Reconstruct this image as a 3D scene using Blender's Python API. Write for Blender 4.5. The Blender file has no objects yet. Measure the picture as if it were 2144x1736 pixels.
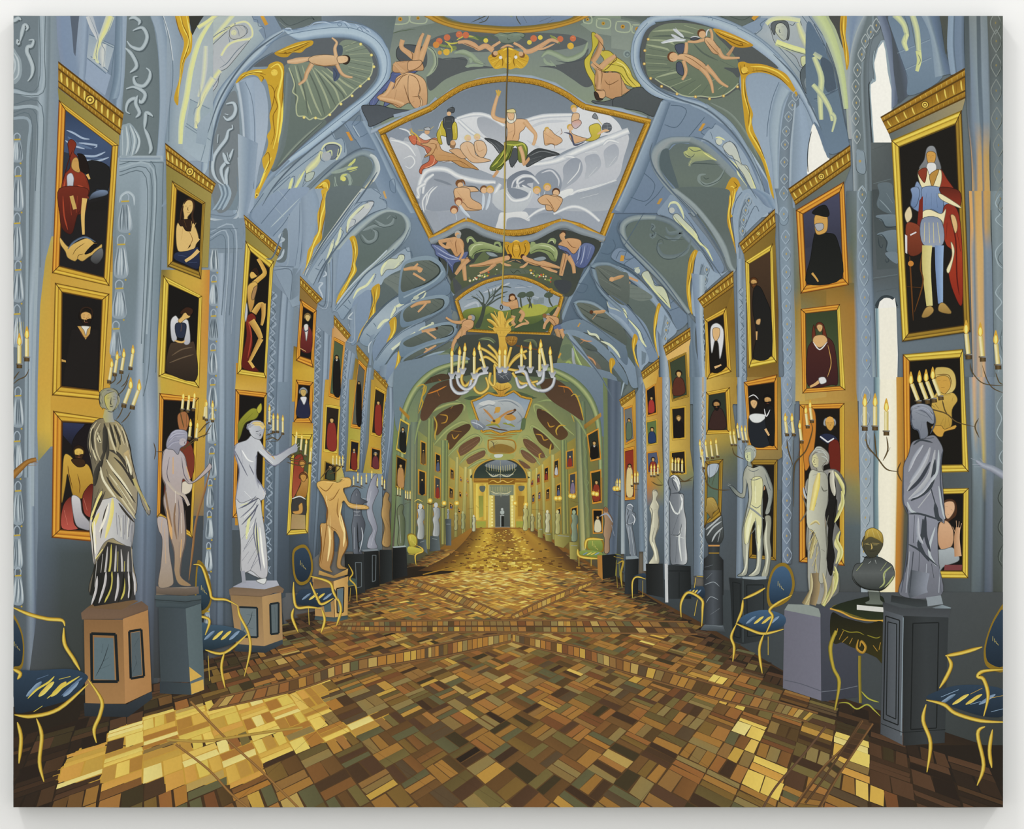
import bpy, math, random
from mathutils.geometry import tessellate_polygon
from mathutils import Vector
random.seed(7)
PX = 1.524 / 2072.0          # metres per photograph pixel on the front of the canvas
ZC = 1.55                    # height of the photograph's centre above the gallery floor
STEP = 7e-6                  # thickness of one coat of paint
coll = bpy.context.scene.collection
def lin(h):
    out = []
    rgb = [int(h[i:i+2], 16) / 255.0 for i in (0, 2, 4)]
    g = .3*rgb[0]+.59*rgb[1]+.11*rgb[2]
    warm = rgb[0] > rgb[2]
    for k, v in enumerate(rgb):
        v = g+(v-g)*(.93 if warm else .74)
        if warm: v += (0, .03, -.02)[k]*(rgb[0]-rgb[2])
        elif k == 2: v -= .012
        v = max(0, v)
        out.append(v/12.92 if v <= .04045 else ((v+.055)/1.055)**2.4)
    return out
_lc = {}
def L3(h):
    if h not in _lc: _lc[h] = lin(h)
    return _lc[h]
def mixc(a, b, t): return [a[i]+(b[i]-a[i])*t for i in range(3)]
_T = (0, 0, 1)
def T(ox=0, oy=0, s=3.9454):      # points that follow are measured on an enlarged detail of the photograph
    global _T; _T = (ox, oy, s)
def T1(): T(0, 0, 1)
def PT(s):
    if not isinstance(s, str): return [tuple(p) for p in s]
    r = []
    for q in s.split():
        k = 10 if ':' in q else 1          # '12:34' is short for '120,340'
        a, b = q.replace(':', ',').split(',')
        r.append((_T[0]+float(a)*k/_T[2], _T[1]+float(b)*k/_T[2]))
    return r
def MX(s, ax):                    # mirrored copy of a point string about x=ax (photograph pixels)
    return [(2*ax-x, y) for x, y in PT(s)]
def crom(pts, closed=False, n=5):
    m = len(pts)
    if m < 3: return list(pts)
    out = []
    for i in range(m if closed else m-1):
        if closed: p0, p1, p2, p3 = pts[i-1], pts[i], pts[(i+1) % m], pts[(i+2) % m]
        else: p0, p1, p2, p3 = pts[max(i-1, 0)], pts[i], pts[i+1], pts[min(i+2, m-1)]
        d = math.hypot(p2[0]-p1[0], p2[1]-p1[1])
        k = max(2, min(n, int(d/4)+1))
        for j in range(k):
            t = j/k; t2 = t*t; t3 = t2*t
            out.append(tuple(.5*((2*p1[a])+(-p0[a]+p2[a])*t+(2*p0[a]-5*p1[a]+4*p2[a]-p3[a])*t2+(-p0[a]+3*p1[a]-3*p2[a]+p3[a])*t3) for a in (0, 1)))
    if not closed: out.append(pts[-1])
    return out
CX0, CX1, CY0, CY1 = 28.5, 2099.5, 33.5, 1690.0
def clip(poly, a, b, c):      # keep a*x+b*y+c>=0 ; poly of (x,y,col)
    out = []
    n = len(poly)
    for i in range(n):
        p, q = poly[i], poly[(i+1) % n]
        dp = a*p[0]+b*p[1]+c; dq = a*q[0]+b*q[1]+c
        if dp >= 0: out.append(p)
        if (dp > 0 and dq < 0) or (dp < 0 and dq > 0):
            t = dp/(dp-dq)
            out.append((p[0]+(q[0]-p[0])*t, p[1]+(q[1]-p[1])*t, mixc(p[2], q[2], t)))
    return out
def clipbox(poly):
    xs = [p[0] for p in poly]; ys = [p[1] for p in poly]
    if not xs: return poly
    if min(xs) < CX0: poly = clip(poly, 1, 0, -CX0)
    if max(xs) > CX1: poly = clip(poly, -1, 0, CX1)
    if min(ys) < CY0: poly = clip(poly, 0, 1, -CY0)
    if max(ys) > CY1: poly = clip(poly, 0, -1, CY1)
    return poly
CELL = 5.0
_z = {}
class Part:
    def __init__(s, name, label, parent):
        s.name, s.label, s.parent = name, label, parent
        s.v, s.f, s.c = [], [], []
        s.obj = None
parts = []
cur = None
def part(name, label=None):
    global cur
    cur = Part(name, label, None); parts.append(cur); return cur
def sub(name, label=None):
    global cur
    top = cur if cur.parent is None else cur.parent
    cur = Part(name, label, top); parts.append(cur); return cur
def back():
    global cur
    if cur.parent is not None: cur = cur.parent
def emit(tris):
    """tris: list of faces [(x,y,col)...]; all faces of one call share one coat of paint"""
    faces = []
    for f in tris:
        g = clipbox(f)
        if len(g) >= 3: faces.append(g)
    if not faces: return
    cells = set()
    for f in faces:
        xs = [p[0] for p in f]; ys = [p[1] for p in f]
        for i in range(int(min(xs)//CELL), int(max(xs)//CELL)+1):
            for j in range(int(min(ys)//CELL), int(max(ys)//CELL)+1): cells.add((i, j))
    z = 1+max(_z.get(c, 0) for c in cells)
    for c in cells: _z[c] = z
    y = -z*STEP
    for f in faces:
        b = len(cur.v)
        for p in f:
            cur.v.append(((p[0]-1072)*PX, y, (868-p[1])*PX+ZC)); cur.c.append(p[2])
        cur.f.append(tuple(range(b, b+len(f))))
def tess(pts):
    return [[pts[i] for i in t] for t in tessellate_polygon([[Vector((p[0], p[1], 0)) for p in pts]])]
def fillg(pts, c):
    """c: 'hex' | 'hexA/hexB..' vertical | 'hexA|hexB..' horizontal | 'hexA>hexB@x0,y0,x1,y1'"""
    xs = [p[0] for p in pts]; ys = [p[1] for p in pts]
    if len(c) == 6:
        col = L3(c)
        emit([[(p[0], p[1], col) for p in t] for t in tess(pts)]); return
    if '@' in c:
        cs, ax = c.split('@'); x0, y0, x1, y1 = map(float, ax.split(',')); cs = cs.split('>')
    elif '/' in c: cs = c.split('/'); x0 = x1 = 0; y0, y1 = min(ys), max(ys)
    else: cs = c.split('|'); y0 = y1 = 0; x0, x1 = min(xs), max(xs)
    cs = [L3(k) for k in cs]; n = len(cs)-1
    dx, dy = x1-x0, y1-y0; d2 = dx*dx+dy*dy or 1
    out = []
    for t in tess(pts):
        tri = [(p[0], p[1], [0, 0, 0]) for p in t]
        def tv(p): return ((p[0]-x0)*dx+(p[1]-y0)*dy)/d2*n
        lo, hi = min(map(tv, tri)), max(map(tv, tri))
        k0, k1 = max(0, math.floor(lo)), min(n, math.ceil(hi))
        ks = list(range(int(k0), int(k1)))
        if lo < 0: ks = [-1]+ks
        if hi > n: ks = ks+[n]
        for k in ks:
            g = tri
            if k >= 0: g = clip(g, dx, dy, -(x0*dx+y0*dy)-k/n*d2)
            if k < n and len(g) >= 3: g = clip(g, -dx, -dy, (x0*dx+y0*dy)+(k+1)/n*d2)
            if len(g) < 3: continue
            out.append([(p[0], p[1], mixc(cs[max(0, min(n, k))], cs[max(0, min(n, k+1))], min(1, max(0, tv(p)-k)) if 0 <= k < n else 0)) for p in g])
    emit(out)
def F(c, s): fillg(PT(s), c)
OUTL = ('statue', 'nude_figure', 'cherub', 'fresco_figure', 'sitter', 'painted_stucco_figure', 'marble_bust')
def C(c, s, n=5):
    p = crom(PT(s), True, n); fillg(p, c)
    if cur.name in OUTL:
        k = ''.join('%02x' % int(int(c[i:i+2], 16)*.5) for i in (0, 2, 4))
        ribbon(p+[p[0]], [1.15]*(len(p)+1), k)
def ribbon(pts, ws, cols):
    m = len(pts); cs = [L3(k) for k in cols.split('-')]
    if len(cs) == 1: cs = cs*2
    k = len(cs)-1
    nor = []
    for i in range(m):
        a, b = pts[max(i-1, 0)], pts[min(i+1, m-1)]
        dx, dy = b[0]-a[0], b[1]-a[1]; d = math.hypot(dx, dy) or 1
        nor.append((-dy/d, dx/d))
    fs = []
    for i in range(m-1):
        for j in range(k):
            q = []
            for (ii, jj) in ((i, j), (i+1, j), (i+1, j+1), (i, j+1)):
                o = (jj/k-.5)*ws[ii]
                q.append((pts[ii][0]+nor[ii][0]*o, pts[ii][1]+nor[ii][1]*o, cs[jj]))
            fs.append(q)
    emit(fs)
def S(c, w, s, taper=1, n=5):
    """smooth brush stroke; w a number or 'w0,w1,...' along the stroke; c may be an across profile a-b-c"""
    base = PT(s); pts = crom(base, False, n); m = len(pts)
    if m < 2: return
    if isinstance(w, str):
        wl = [float(q) for q in w.split(',')]
        ws = []
        for i in range(m):
            t = i/(m-1)*(len(wl)-1); k = min(int(t), len(wl)-2); ws.append(wl[k]+(wl[k+1]-wl[k])*(t-k))
    else:
        ws = [w*(min(1, .25+3.0*min(i, m-1-i)/(m-1)) if taper else 1) for i in range(m)]
    ribbon(pts, ws, c)
def N(c, w, s, n=5): S(c, w, s, 0, n)
def U(c, w, s):              # straight poly-line, constant width
    p = PT(s)
    for a, b in zip(p, p[1:]): ribbon([a, b], [w, w], c)
def M(c, w, ss, taper=1):    # many strokes of one look, ';' between them
    for s in ss.split(';'): S(c, w, s.strip(), taper)
def D(c, r, s, ry=None, rot=0):   # dabs (ellipses)
    for (x, y) in PT(s):
        R2 = ry or r; ca, sa = math.cos(rot), math.sin(rot)
        fillg([(x+r*math.cos(a)*ca-R2*math.sin(a)*sa, y+r*math.cos(a)*sa+R2*math.sin(a)*ca) for a in [i*math.tau/12 for i in range(12)]], c)
def stops(s):
    out = []
    for q in s.split():
        a, b = q.split(':'); out.append((float(a)/100, L3(b)))
    return out
def V(rows, st, sb=None, smooth=1):
    """bands running along rows ('xL,y xR,y; ...'); colour stops across (percent:hex), first list at the top, second at the bottom"""
    rr = [PT(r) for r in rows.split(';')]
    Lp = [r[0] for r in rr]; Rp = [r[1] for r in rr]
    if smooth and len(rr) > 2:
        m = len(rr); L2, R2 = [], []
        for i in range(m-1):
            for j in range(4):
                t = j/4; t2 = t*t; t3 = t2*t
                for src, dst in ((Lp, L2), (Rp, R2)):
                    p0, p1, p2, p3 = src[max(i-1, 0)], src[i], src[i+1], src[min(i+2, m-1)]
                    dst.append(tuple(.5*((2*p1[a])+(-p0[a]+p2[a])*t+(2*p0[a]-5*p1[a]+4*p2[a]-p3[a])*t2+(-p0[a]+3*p1[a]-3*p2[a]+p3[a])*t3) for a in (0, 1)))
        Lp, Rp = L2+[Lp[-1]], R2+[Rp[-1]]
    sts = [stops(k) for k in (st if isinstance(st, (list, tuple)) else ([st, sb] if sb else [st]))]
    if len(set(map(len, sts))) > 1:
        us = sorted({p for k in sts for p, _ in k}); ns = []
        for k in sts:
            row = []
            for u in us:
                a = max([q for q in k if q[0] <= u] or [k[0]], key=lambda q: q[0]); b = min([q for q in k if q[0] >= u] or [k[-1]], key=lambda q: q[0])
                row.append((u, mixc(a[1], b[1], (u-a[0])/(b[0]-a[0]) if b[0] > a[0] else 0)))
            ns.append(row)
        sts = ns
    m = len(Lp); fs = []; nst = len(sts)
    def colat(i, j):
        if nst == 1: return sts[0][j][1]
        t = i/(m-1)*(nst-1); k = min(int(t), nst-2)
        return mixc(sts[k][j][1], sts[k+1][j][1], t-k)
    def posat(i, j):
        if nst == 1: return sts[0][j][0]
        t = i/(m-1)*(nst-1); k = min(int(t), nst-2)
        return sts[k][j][0]+(sts[k+1][j][0]-sts[k][j][0])*(t-k)
    for i in range(m-1):
        for j in range(len(sts[0])-1):
            q = []
            for ii, jj in ((i, j), (i, j+1), (i+1, j+1), (i+1, j)):
                t = posat(ii, jj)
                q.append((Lp[ii][0]+(Rp[ii][0]-Lp[ii][0])*t, Lp[ii][1]+(Rp[ii][1]-Lp[ii][1])*t, colat(ii, jj)))
            fs.append(q)
    emit(fs)
def G(pts, cols, n=4):
    """gradient mesh: ';' rows of points and ';' rows of colours, bilinear inside each cell"""
    P_ = [PT(r) for r in pts.split(';')]; K = [[L3(k) for k in r.split()] for r in cols.split(';')]
    fs = []
    for i in range(len(P_)-1):
        for j in range(len(P_[0])-1):
            def at(u, v):
                a, b, c, d = P_[i][j], P_[i][j+1], P_[i+1][j], P_[i+1][j+1]
                x = (a[0]*(1-u)+b[0]*u)*(1-v)+(c[0]*(1-u)+d[0]*u)*v
                y = (a[1]*(1-u)+b[1]*u)*(1-v)+(c[1]*(1-u)+d[1]*u)*v
                return (x, y, mixc(mixc(K[i][j], K[i][j+1], u), mixc(K[i+1][j], K[i+1][j+1], u), v))
            for a in range(n):
                for b in range(n):
                    fs.append([at(a/n, b/n), at((a+1)/n, b/n), at((a+1)/n, (b+1)/n), at(a/n, (b+1)/n)])
    emit(fs)
def lerp(a, b, t): return (a[0]+(b[0]-a[0])*t, a[1]+(b[1]-a[1])*t)
def ringside(O, I, k, t0, t1, c0, c1):
    a, b = O[k], O[(k+1) % 4]; c, d = I[k], I[(k+1) % 4]
    p0, p1 = lerp(a, c, t0), lerp(b, d, t0); q0, q1 = lerp(a, c, t1), lerp(b, d, t1)
    C0, C1 = L3(c0), L3(c1)
    return [(p0[0], p0[1], C0), (p1[0], p1[1], C0), (q1[0], q1[1], C1), (q0[0], q0[1], C1)]
FR = dict(
 a=('7a5416', 'c8962e', 'e8bf4a', '9a6a1c', 'd9a83a', '5a3a12'),
 o=('7a3f12', 'c87a26', 'eda83c', 'a85f1c', 'e09a36', '5c3210'),
 d=('4f3a14', '8c6a22', 'b98e34', '6b4d18', 'a37c2c', '3c2a10'),
 y=('8a6a18', 'd0a838', 'efd45c', 'a88428', 'e2c04c', '5e4614'))
def frame(outer, inner, k='a', sh='aaaa', lines=1):
    """gilt picture frame between two quads TL TR BR BL; sh = look of top,right,bottom,left sides"""
    sub('gilt_frame')
    O, I = PT(outer), PT(inner)
    fs = []
    for i in range(4):
        s = FR[sh[i] if sh != 'aaaa' else k]
        for (t0, t1, a, b) in ((0, .12, 0, 0), (.12, .3, 1, 2), (.3, .42, 2, 1), (.42, .5, 3, 3), (.5, .75, 1, 4), (.75, .88, 4, 3), (.88, 1, 5, 5)):
            fs.append(ringside(O, I, i, t0, t1, s[a], s[b]))
    emit(fs)
    if lines:
        for i in range(4): ribbon([O[i], I[i]], [1.6, 1.6], '4a2e10')
    back()
LA = 82
EXPO = 0.045
part('painted_ground', 'dark grey blue undercoat of paint on the canvas')
G('28,33 540,33 1072,33 1600,33 2100,33;28,450 54:45 1072,450 160:45 210:45;28,870 54:87 1072,870 160:87 210:87;28,1280 54:128 1072,1280 160:128 210:128;28,1690 54:169 1072,1690 160:169 210:169',
  '6f8290 7f92a3 6b7b78 7f92a3 5f6b6c;73879a 8094a8 7c858c 74879a 5c6a72;7c8da0 7589a0 5f6a50 66778a 5f707e;4a5560 4f5b68 8a6228 555f68 4c5660;2c241c 6a4a28 7a5830 6e5030 2a231b')
part('painted_wall', 'blue grey wall with fluted pilasters and yellow silk bays on the left side of the painting')
V('27,33 128,33; 27,200 124,200; 27,500 106,500; 27,700 84,700; 27,960 8:96; 27,1200 8:120; 27,1300 8:130; 27,1500 8:150',
  ['0:6d7e8a 52:6d7e8a 55:94a7b6 64:9fb2c2 70:8294a2 76:6f8290 80:8093a0 100:7488a0',
   '0:6d7e8b 52:6f808d 60:9fb2c2 66:8ea2b2 72:7d909f 76:70828f 80:8496a5 100:7b8fa4',
   '0:6b7c8b 45:6f808e 54:8ea2b4 60:a4b6c6 70:90a5b8 78:7e93aa 88:7a8ea4 100:8095ac',
   '0:5c6b79 50:667686 60:8a9fb2 70:a0b3c4 78:889db4 84:6d8096 90:7e92a8 100:7c90a6',
   '0:505d69 50:56636f 60:6c7c8c 70:8296a8 80:7c90a8 88:60708a 94:4c5968 100:56657a',
   '0:565f68 50:56606c 60:6a7282 70:747c90 80:686f82 88:5a6174 94:4c525c 100:4c535a'])
G('8:94 11:94 20:94 33:94;8:110 11:110 20:110 33:110;78,1160 13:116 20:116 33:116;78,1280 13:128 20:128 33:128;6:142 13:142 20:142 33:144;4:152 13:152 20:150 33:148',
  '6e8090 687a8c 607080 60707f;5f7184 5a6b7c 56646f 5c6a78;56667a 47535a 414a4c 525f6c;4e5866 40484a 3c4343 4c5560;4a5056 3e4444 3a3d3c 444c54;34302c 2c2824 2a2622 2c2926')
G('108,495 122,495 245,495;95,545 122,560 245,560;84,640 12:64 24:64;79,800 112,800 235,800;78,900 108,900 235,900;80,966 109,932 235,930',
  'b8a860 b98f35 a87820;b89a48 cc9a3c c08c34;c8a044 cf9c3e d0a03e;cf9f40 d2a040 c89838;c8a244 d6ac48 c89a3a;8a8a5c c0a042 a88c40')
F('c48c34', '108,590 240,575 238,870 108,870')
G('106,570 24:57;106,720 24:72;106,850 24:85;106,935 240,935','c8963c d0a444;d09c3e cc9c40;cc983a c89436;caa244 c09a40')
V('330,565 440,565; 328,700 436,700; 33:85 432,850; 324,1000 428,1000; 322,1110 426,1110',
  ['0:6c6a44 12:7c6a34 30:c09a3c 80:d0a442 100:c87a36','0:c8a23c 8:caa040 50:cfa240 100:c8853a','0:8ea0a0 8:c4a23c 50:cf9c3a 100:c8a040','0:7488a0 10:5f7284 60:c09038 100:b88838','0:5c6c80 10:566476 60:4f5b68 100:4c5866'])
V('322,1080 426,1080; 32:123 424,1230; 322,1420 44:142', ['0:56647a 50:4a5560 100:434c56','0:4a5260 50:3e464e 100:3c434a','0:3c4044 50:343430 100:302c28'])
V('494,760 56:76; 492,1100 556,1100', '0:c0822e 50:d8a038 100:cc9030')
V('484,1110 56:111; 478,1330 60:133', '0:47525c 50:4b5a6a 100:3e4a58','0:434d56 50:48545f 100:3a444e')
V('44:53 50:53; 437,700 492,700; 438,900 488,900; 436,1100 486,1100; 428,1340 49:134',
  ['0:74869a 20:74879c 30:8ea2b8 42:9fb2c8 50:8296ac 54:7186a0 60:869ab0 100:7b90a8',
   '0:70839a 25:73869a 35:8ea3ba 52:a0b4ca 60:8094aa 64:6f859c 70:8094aa 100:71869e',
   '0:6c7e94 25:6c8096 35:7890a6 40:667a90 46:90a5bc 60:8ca2ba 66:5f7488 74:7288a0 100:667c92',
   '0:58687c 25:5c6c80 35:64778c 40:50607a 46:6f859c 60:6a8096 66:4c5c70 74:586a80 100:4f5e70',
   '0:4a5668 25:4c586a 35:505e72 40:424e60 46:5a6a80 60:525f74 66:3f4b58 74:4a5664 100:434d54'])
V('236,330 346,330; 236,560 338,560; 232,760 326,760; 23:90 33:90; 236,1100 328,1100; 24:130 322,1300; 262,1440 322,1440',
  ['0:7f94a4 6:7f94a4 8:93a8b8 70:90a5b6 72:7f95a4 84:8aa0b0 100:7f95a6',
   '0:70838f 45:70838f 50:70838f 56:8da1b0 64:93a6b6 70:9cb0be 76:6f8390 80:8297a6 100:6f8694',
   '0:6f8494 45:73899a 54:7c90a4 60:9aacbe 68:a4b5c4 74:748a9c 80:8ba0b4 100:7a90a6',
   '0:6a7e90 40:6d8194 52:7c92a8 60:94a9c0 68:9cb0c6 74:7e94ac 80:a0b2c8 100:7388a4',
   '0:566574 40:5a6a7a 52:5f7184 60:6b7f98 68:7488a4 74:5a6c84 80:677c98 100:54667c',
   '0:4a5464 40:4c5868 52:545f74 60:5a6478 68:646e84 74:525c70 80:5c667c 100:4a5464',
   '0:40464c 40:40464c 52:44484e 60:4a4f58 68:4c525c 74:44484e 80:484c54 100:3c4044'])
N('8fa3b2-a2b4c2-8fa3b2', 9, '27,190 88,188 88,33')
M('60737f', 1.8, '95,33 93,110 90,194 27,196;27,183 80,181 82,33', 0)
N('9aadbb', 7, '27,226 84,232 8:33 78,520 7:80 68,1060')
M('5f7280', 1.8, '27,219 88,223 85,400 84,560;27,236 76,240 74,400;27,244 66,250 62,420 6:64 58,1000',0)
N('8ea2b2', 6, '27,248 62,254 58,330 57,520 55,760 54,1000')
M('5c707e', 1.8, '250,337 343,341;250,345 324,348 32:56 312,760 30:83;25:36 315,364 31:56 30:76;250,368 306,372 303,560 296,720;342,340 336,560 326,780', 0)
M('9cb0be', 4, '250,352 321,356 316,560 307,700', 0)
part('painted_vault', 'blue arched lunettes with giltwork over the left side of the painting')
V('118,33 270,33; 122,100 262,100; 14:16 256,160; 20:22 25:22; 238,260 244,260', ['0:7e8fae 8:7890b4 24:7a92b4 30:8ea2bc 60:7c92ae 80:8298b4 100:6e86a0','0:7a8eac 8:748cb0 20:7890b0 40:8c9fbc 60:7388a4 80:5f768e 100:6f869e'])
F('56647a', '147,33 166,33 163,60 158,118 154,110 151,70')
V('171,33 187,33; 17:8 184,80; 166,150 18:15; 164,170 180,182','0:8ba0bc 50:90a6c2 100:6f86a4')
F('92a6b8/a9b8c6', '187,72 240,96 224,152 182,120')
F('8fa4c2', '183,124 232,158 22:20 178,166')
M('5f7890',1.6,'187,72 240,96;205,84 238,100;222,154 183,122;240,96 233,158;190,118 228,150',0)
S('a8b4c4-c8cdd0', '15,14,10,9', '187,33 196,60 208,84')
S('c3ccb8-ded98c-b9c4c4', '18,17,12,10,12', '231,33 222,58 211,82 202,105 199,124')
S('b4bfc6-cdd0c8-aab4bc','10,14,11,8','218,92 215,110 215,128 217,140')
S('cfd2a8','6','199,112 203,128 207,130')
M('7c8ea2',1.4,'187,33 205,80 201,112 204,128;238,33 226,66 213,90 220,108 216,140')
V('242,33 266,33; 24:10 262,100; 238,160 258,160; 228,210 246,205','0:5f7892 40:748ea8 60:8aa2ba 100:7c94ae')
V('254,33 268,33; 254,120 264,120; 25:19 258,190; 242,215 254,225; 25:24 252,330','0:6f88a4 30:93a9c2 100:879db4')
V('266,33 318,33; 264,80 326,80; 262,140 332,130; 256,230 334,220; 252,300 33:30; 252,328 326,328', '0:68787e 50:6b7c84 100:65767e')
V('314,33 342,33; 326,70 350,68; 332,130 356,120; 334,220 358,215; 33:30 352,300; 326,336 346,336','0:6f88a0 10:93a8be 50:8fa5bd 90:7a92ac 100:66808f')
V('340,33 374,33; 35:8 366,70; 356,130 364,120; 358,200 372,200; 352,260 372,240; 35:33 37:33','0:a7bacb 14:c0ccd4 20:5c6e7e 28:8197ac 100:7d94ab')
F('9db1c0', '252,326 340,326 342,337 252,337')
S('a3b4c0-93a6b8-7088a0','8','25:33 336,330')
for s in ('27:4 280,36 292,44 290,52', '278,64 298,58 308,78 296,102 276,98 266,86', '262,100 276,114 286,138 272,152',
          '306,142 314,150 312,166 30:18 284,176 280,162 288,160', '264,186 280,182 298,190 304,200 296,214 282,206 268,214 264,232 272,238',
          '288,200 284,216 292,236 284,246', '302,270 304,250 306,236 316,240 320,244', '302,268 310,286 316,310 312,322'):
    S('4f5f68', 9, ' '.join('%g,%g' % (x+2, y+2) for x, y in crom(PT(s))))
    S('93a6b2-b4c4cc-97aab6', 7.5, s)
C('8ea2b0','254,268 264,260 272,258 282,268 292,284 294,300 288,318 272,327 252,326')
M('b6c6ce',4,'256,272 257,325;264,264 268,300 264,326;272,262 282,292 276,326;28:27 292,296 284,322')
M('5a6b75',1.2,'261,266 262,325;269,262 275,298 270,326;277,266 288,294 280,324')
for s in ('27,46 38,38 44,42','42,86 48,60 52,52 58,58 54,64','36,82 38,92 42,86','60,84 70,84 66,96 58,98 56,108 62,122 68,140 66,158 58,170'):
    S('566670', 10, ' '.join('%g,%g' % (x+2, y+2) for x, y in crom(PT(s))))
    S('9cadb8-b6c5cd-96a8b4', 8, s)
C('8ea0ac','27,104 36,112 44,126 46,150 40,168 27,172')
M('b4c3cc',3.5,'29,110 38,128 38,156 28,168;28,118 32,136 28,156')
def bell(x, y, w, h, seed=0):
    r = random.Random(seed)
    N('9eb0c2', 2.4, [(x-w*.25, y+h*.2), (x-w*.25, y+h*.05), (x, y-h*.02), (x+w*.25, y+h*.06), (x+w*.2, y+h*.2)])
    C('7d90a0/a3b4c2/8a9cac', [(x-w*.25, y+h*.2), (x+w*.25, y+h*.2), (x+w*.42, y+h*.55), (x+w*.5, y+h*.85), (x+w*.2, y+h*.97), (x-w*.45, y+h*.93), (x-w*.5, y+h*.7), (x-w*.35, y+h*.4)])
    for k in range(5):
        t = -.35+k*.18
        S(r.choice(['536474', '5c6d7c', 'b9c8d2', 'c2ced6']), 2.2, [(x+t*w*.5, y+h*.28), (x+t*w*.9+r.uniform(-1, 1), y+h*.6), (x+t*w+r.uniform(-2, 2), y+h*.9)])
    N('c0a040', 3.2, [(x-w*.28, y+h*.2), (x+w*.28, y+h*.19)])
    D('b89a40', 2, [(x+w*.3, y+h*1.0)])
part('painted_garland', 'pale stucco garland strips hanging on the left pilasters')
for i, (y, h) in enumerate([(280,62),(350,95),(448,100),(548,88),(640,90),(812,86),(905,98),(1010,92),(1103,92),(1190,80)]):
    bell(38 if i%2 else 36, y, 24, h, i)
for i, (x, y, w, h) in enumerate([(262,405,30,85),(254,494,30,92),(250,588,30,82),(243,674,26,74)]):
    bell(x, y, w, h, 20+i)
S('9fb2c0-b8c8d2',5,'250,424 254,410 268,402 280,412 281,430')
for i in range(7): bell(449-i*.9, 505+i*72, 20, 66, 40+i)
for i in range(5): bell(440-i*1.5, 1005+i*66, 16, 60, 50+i)
def scroll(x0, y0, x1, y1, w, n, c1='93a7bd', c2='536678', rr=0):
    r = random.Random(int(x0)+rr)
    for i in range(n):
        t = (i+.5)/n; x = x0+(x1-x0)*t; y = y0+(y1-y0)*t; h = (y1-y0)/n*.55; s = -1 if i % 2 else 1
        S(c1, w*.22, [(x-s*w*.35, y-h), (x+s*w*.4, y-h*.3), (x-s*w*.1, y+h*.2), (x+s*w*.3, y+h)])
        S(c2, w*.12, [(x+s*w*.35, y-h*.8), (x-s*w*.3, y), (x+s*w*.38, y+h*.7)])
        S(c1, w*.14, [(x-s*w*.4, y), (x-s*w*.1, y+h*.6), (x-s*w*.45, y+h)])
    # ---- pilaster 3..7 (between the further picture columns)
part('painted_wall', 'receding blue pilasters between the further left picture columns')
def pil(rows, k=1.0, lo='4c5a6c'):
    V(rows, ['0:8194a8 8:6f8396 38:70849a 44:5c7084 50:93a7bc 64:8ca1b8 70:627890 76:8ca2ba 100:7b92aa',
             '0:7c91a8 8:6b8098 38:6f859c 44:5c7088 50:93a9c2 64:8aa0ba 70:5e748c 76:869cb4 100:70879f',
             '0:667a90 8:5c7088 38:5f748a 44:4a5c70 50:74899f 64:6f859c 70:465668 76:5c7088 100:52657a',
             '0:%s 8:465264 38:4a5868 44:3c4856 50:56667a 64:505e70 70:384450 76:465464 100:3e4a56' % lo])
pil('572,560 622,560; 562,700 612,700; 556,900 604,900; 553,1080 598,1080; 553,1270 598,1250')
pil('66:65 704,650; 658,780 698,780; 655,950 684,940; 65:108 674,1070; 644,1180 668,1160')
pil('716,722 748,722; 712,830 73:83; 704,960 724,960; 69:108 724,1080')
pil('758,770 778,770; 756,850 77:85; 748,960 764,960; 744,1040 76:104')
pil('80:80 832,800; 806,900 826,900; 798,1000 812,1000; 796,1040 808,1040')
part('painted_ornament', 'pale curling stucco ornament running down the left pilasters')
scroll(573,610,560,1200,16,20)
scroll(668,668,656,1010,14,14)
scroll(724,725,716,1000,10,14)
scroll(766,775,756,950,8,10)
scroll(806,826,800,1000,8,9)
for s in ('590,486 582,500 592,506 586,524', '592,530 588,542 580,546', '676,568 682,576 672,586','666,596 678,592 672,612 678,622','734,656 740,664 728,670','734,680 73:69','774,716 772,736'):
    S('55677a', 6, ' '.join('%g,%g' % (x+1.5, y+1.5) for x, y in PT(s)))
    S('aebfce', 4.5, s)
part('painted_ceiling', 'green grey ceiling with painted nudes, fruit garland and gilt borders')
T1()
G('560,33 870,33 1072,33 1300,33 1480,33;64:6 87:11 1072,110 130:11 140:6;70:12 85:25 1072,240 129:25 136:20;76:21 83:30 1072,280 128:30 136:26',
  '64736e 66756e 6a786a 66756c 5c6a66;74827c 7b8982 7a8882 7a8882 748280;66736a 88967c 8b987e 88967c 66736a;6a7a80 8a9680 8a9680 8a9680 6a7a80')
T(430,0)
F('64746e/6f7f72','560,118 1736,118 1736,210 145:30 140:26 120:18 96:19 76:24 640,262')
F('5c6a68','620,118 880,118 920,165 64:22')
N('47555a',1.5,'880,118 92:17 640,225');N('7b8a80',1.2,'60:13 64:18 86:13');N('4f5c58',1.2,'94:17 1100,168 1736,60')
F('86948a/7b8982','122:17 1736,90 1736,200 147:30 140:25 129:19')
T(860,0)
F('86948a/7c8a82','-60,118 100,118 20:19 0,230 -6:24')
F('7f8f7a/87958a','140:20 1560,118 1736,118 1736,310 150:27')
for (x,y,w_,h_) in ((60,150,60,40),(1590,193,50,38),(1736,215,45,36),(1460,160,30,30)):
    N('a4b094',2.6,[(860+(x+a*w_)/3.945,(y+b*h_)/3.945) for a,b in ((-1,-1),(1,-.8),(1,1),(-1,.8),(-1,-1))]); D('b88a34',3.6,'%d,%d'%(x,y)); D('6a4a1c',1.4,'%d,%d'%(x,y))
T(430,0)
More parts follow.
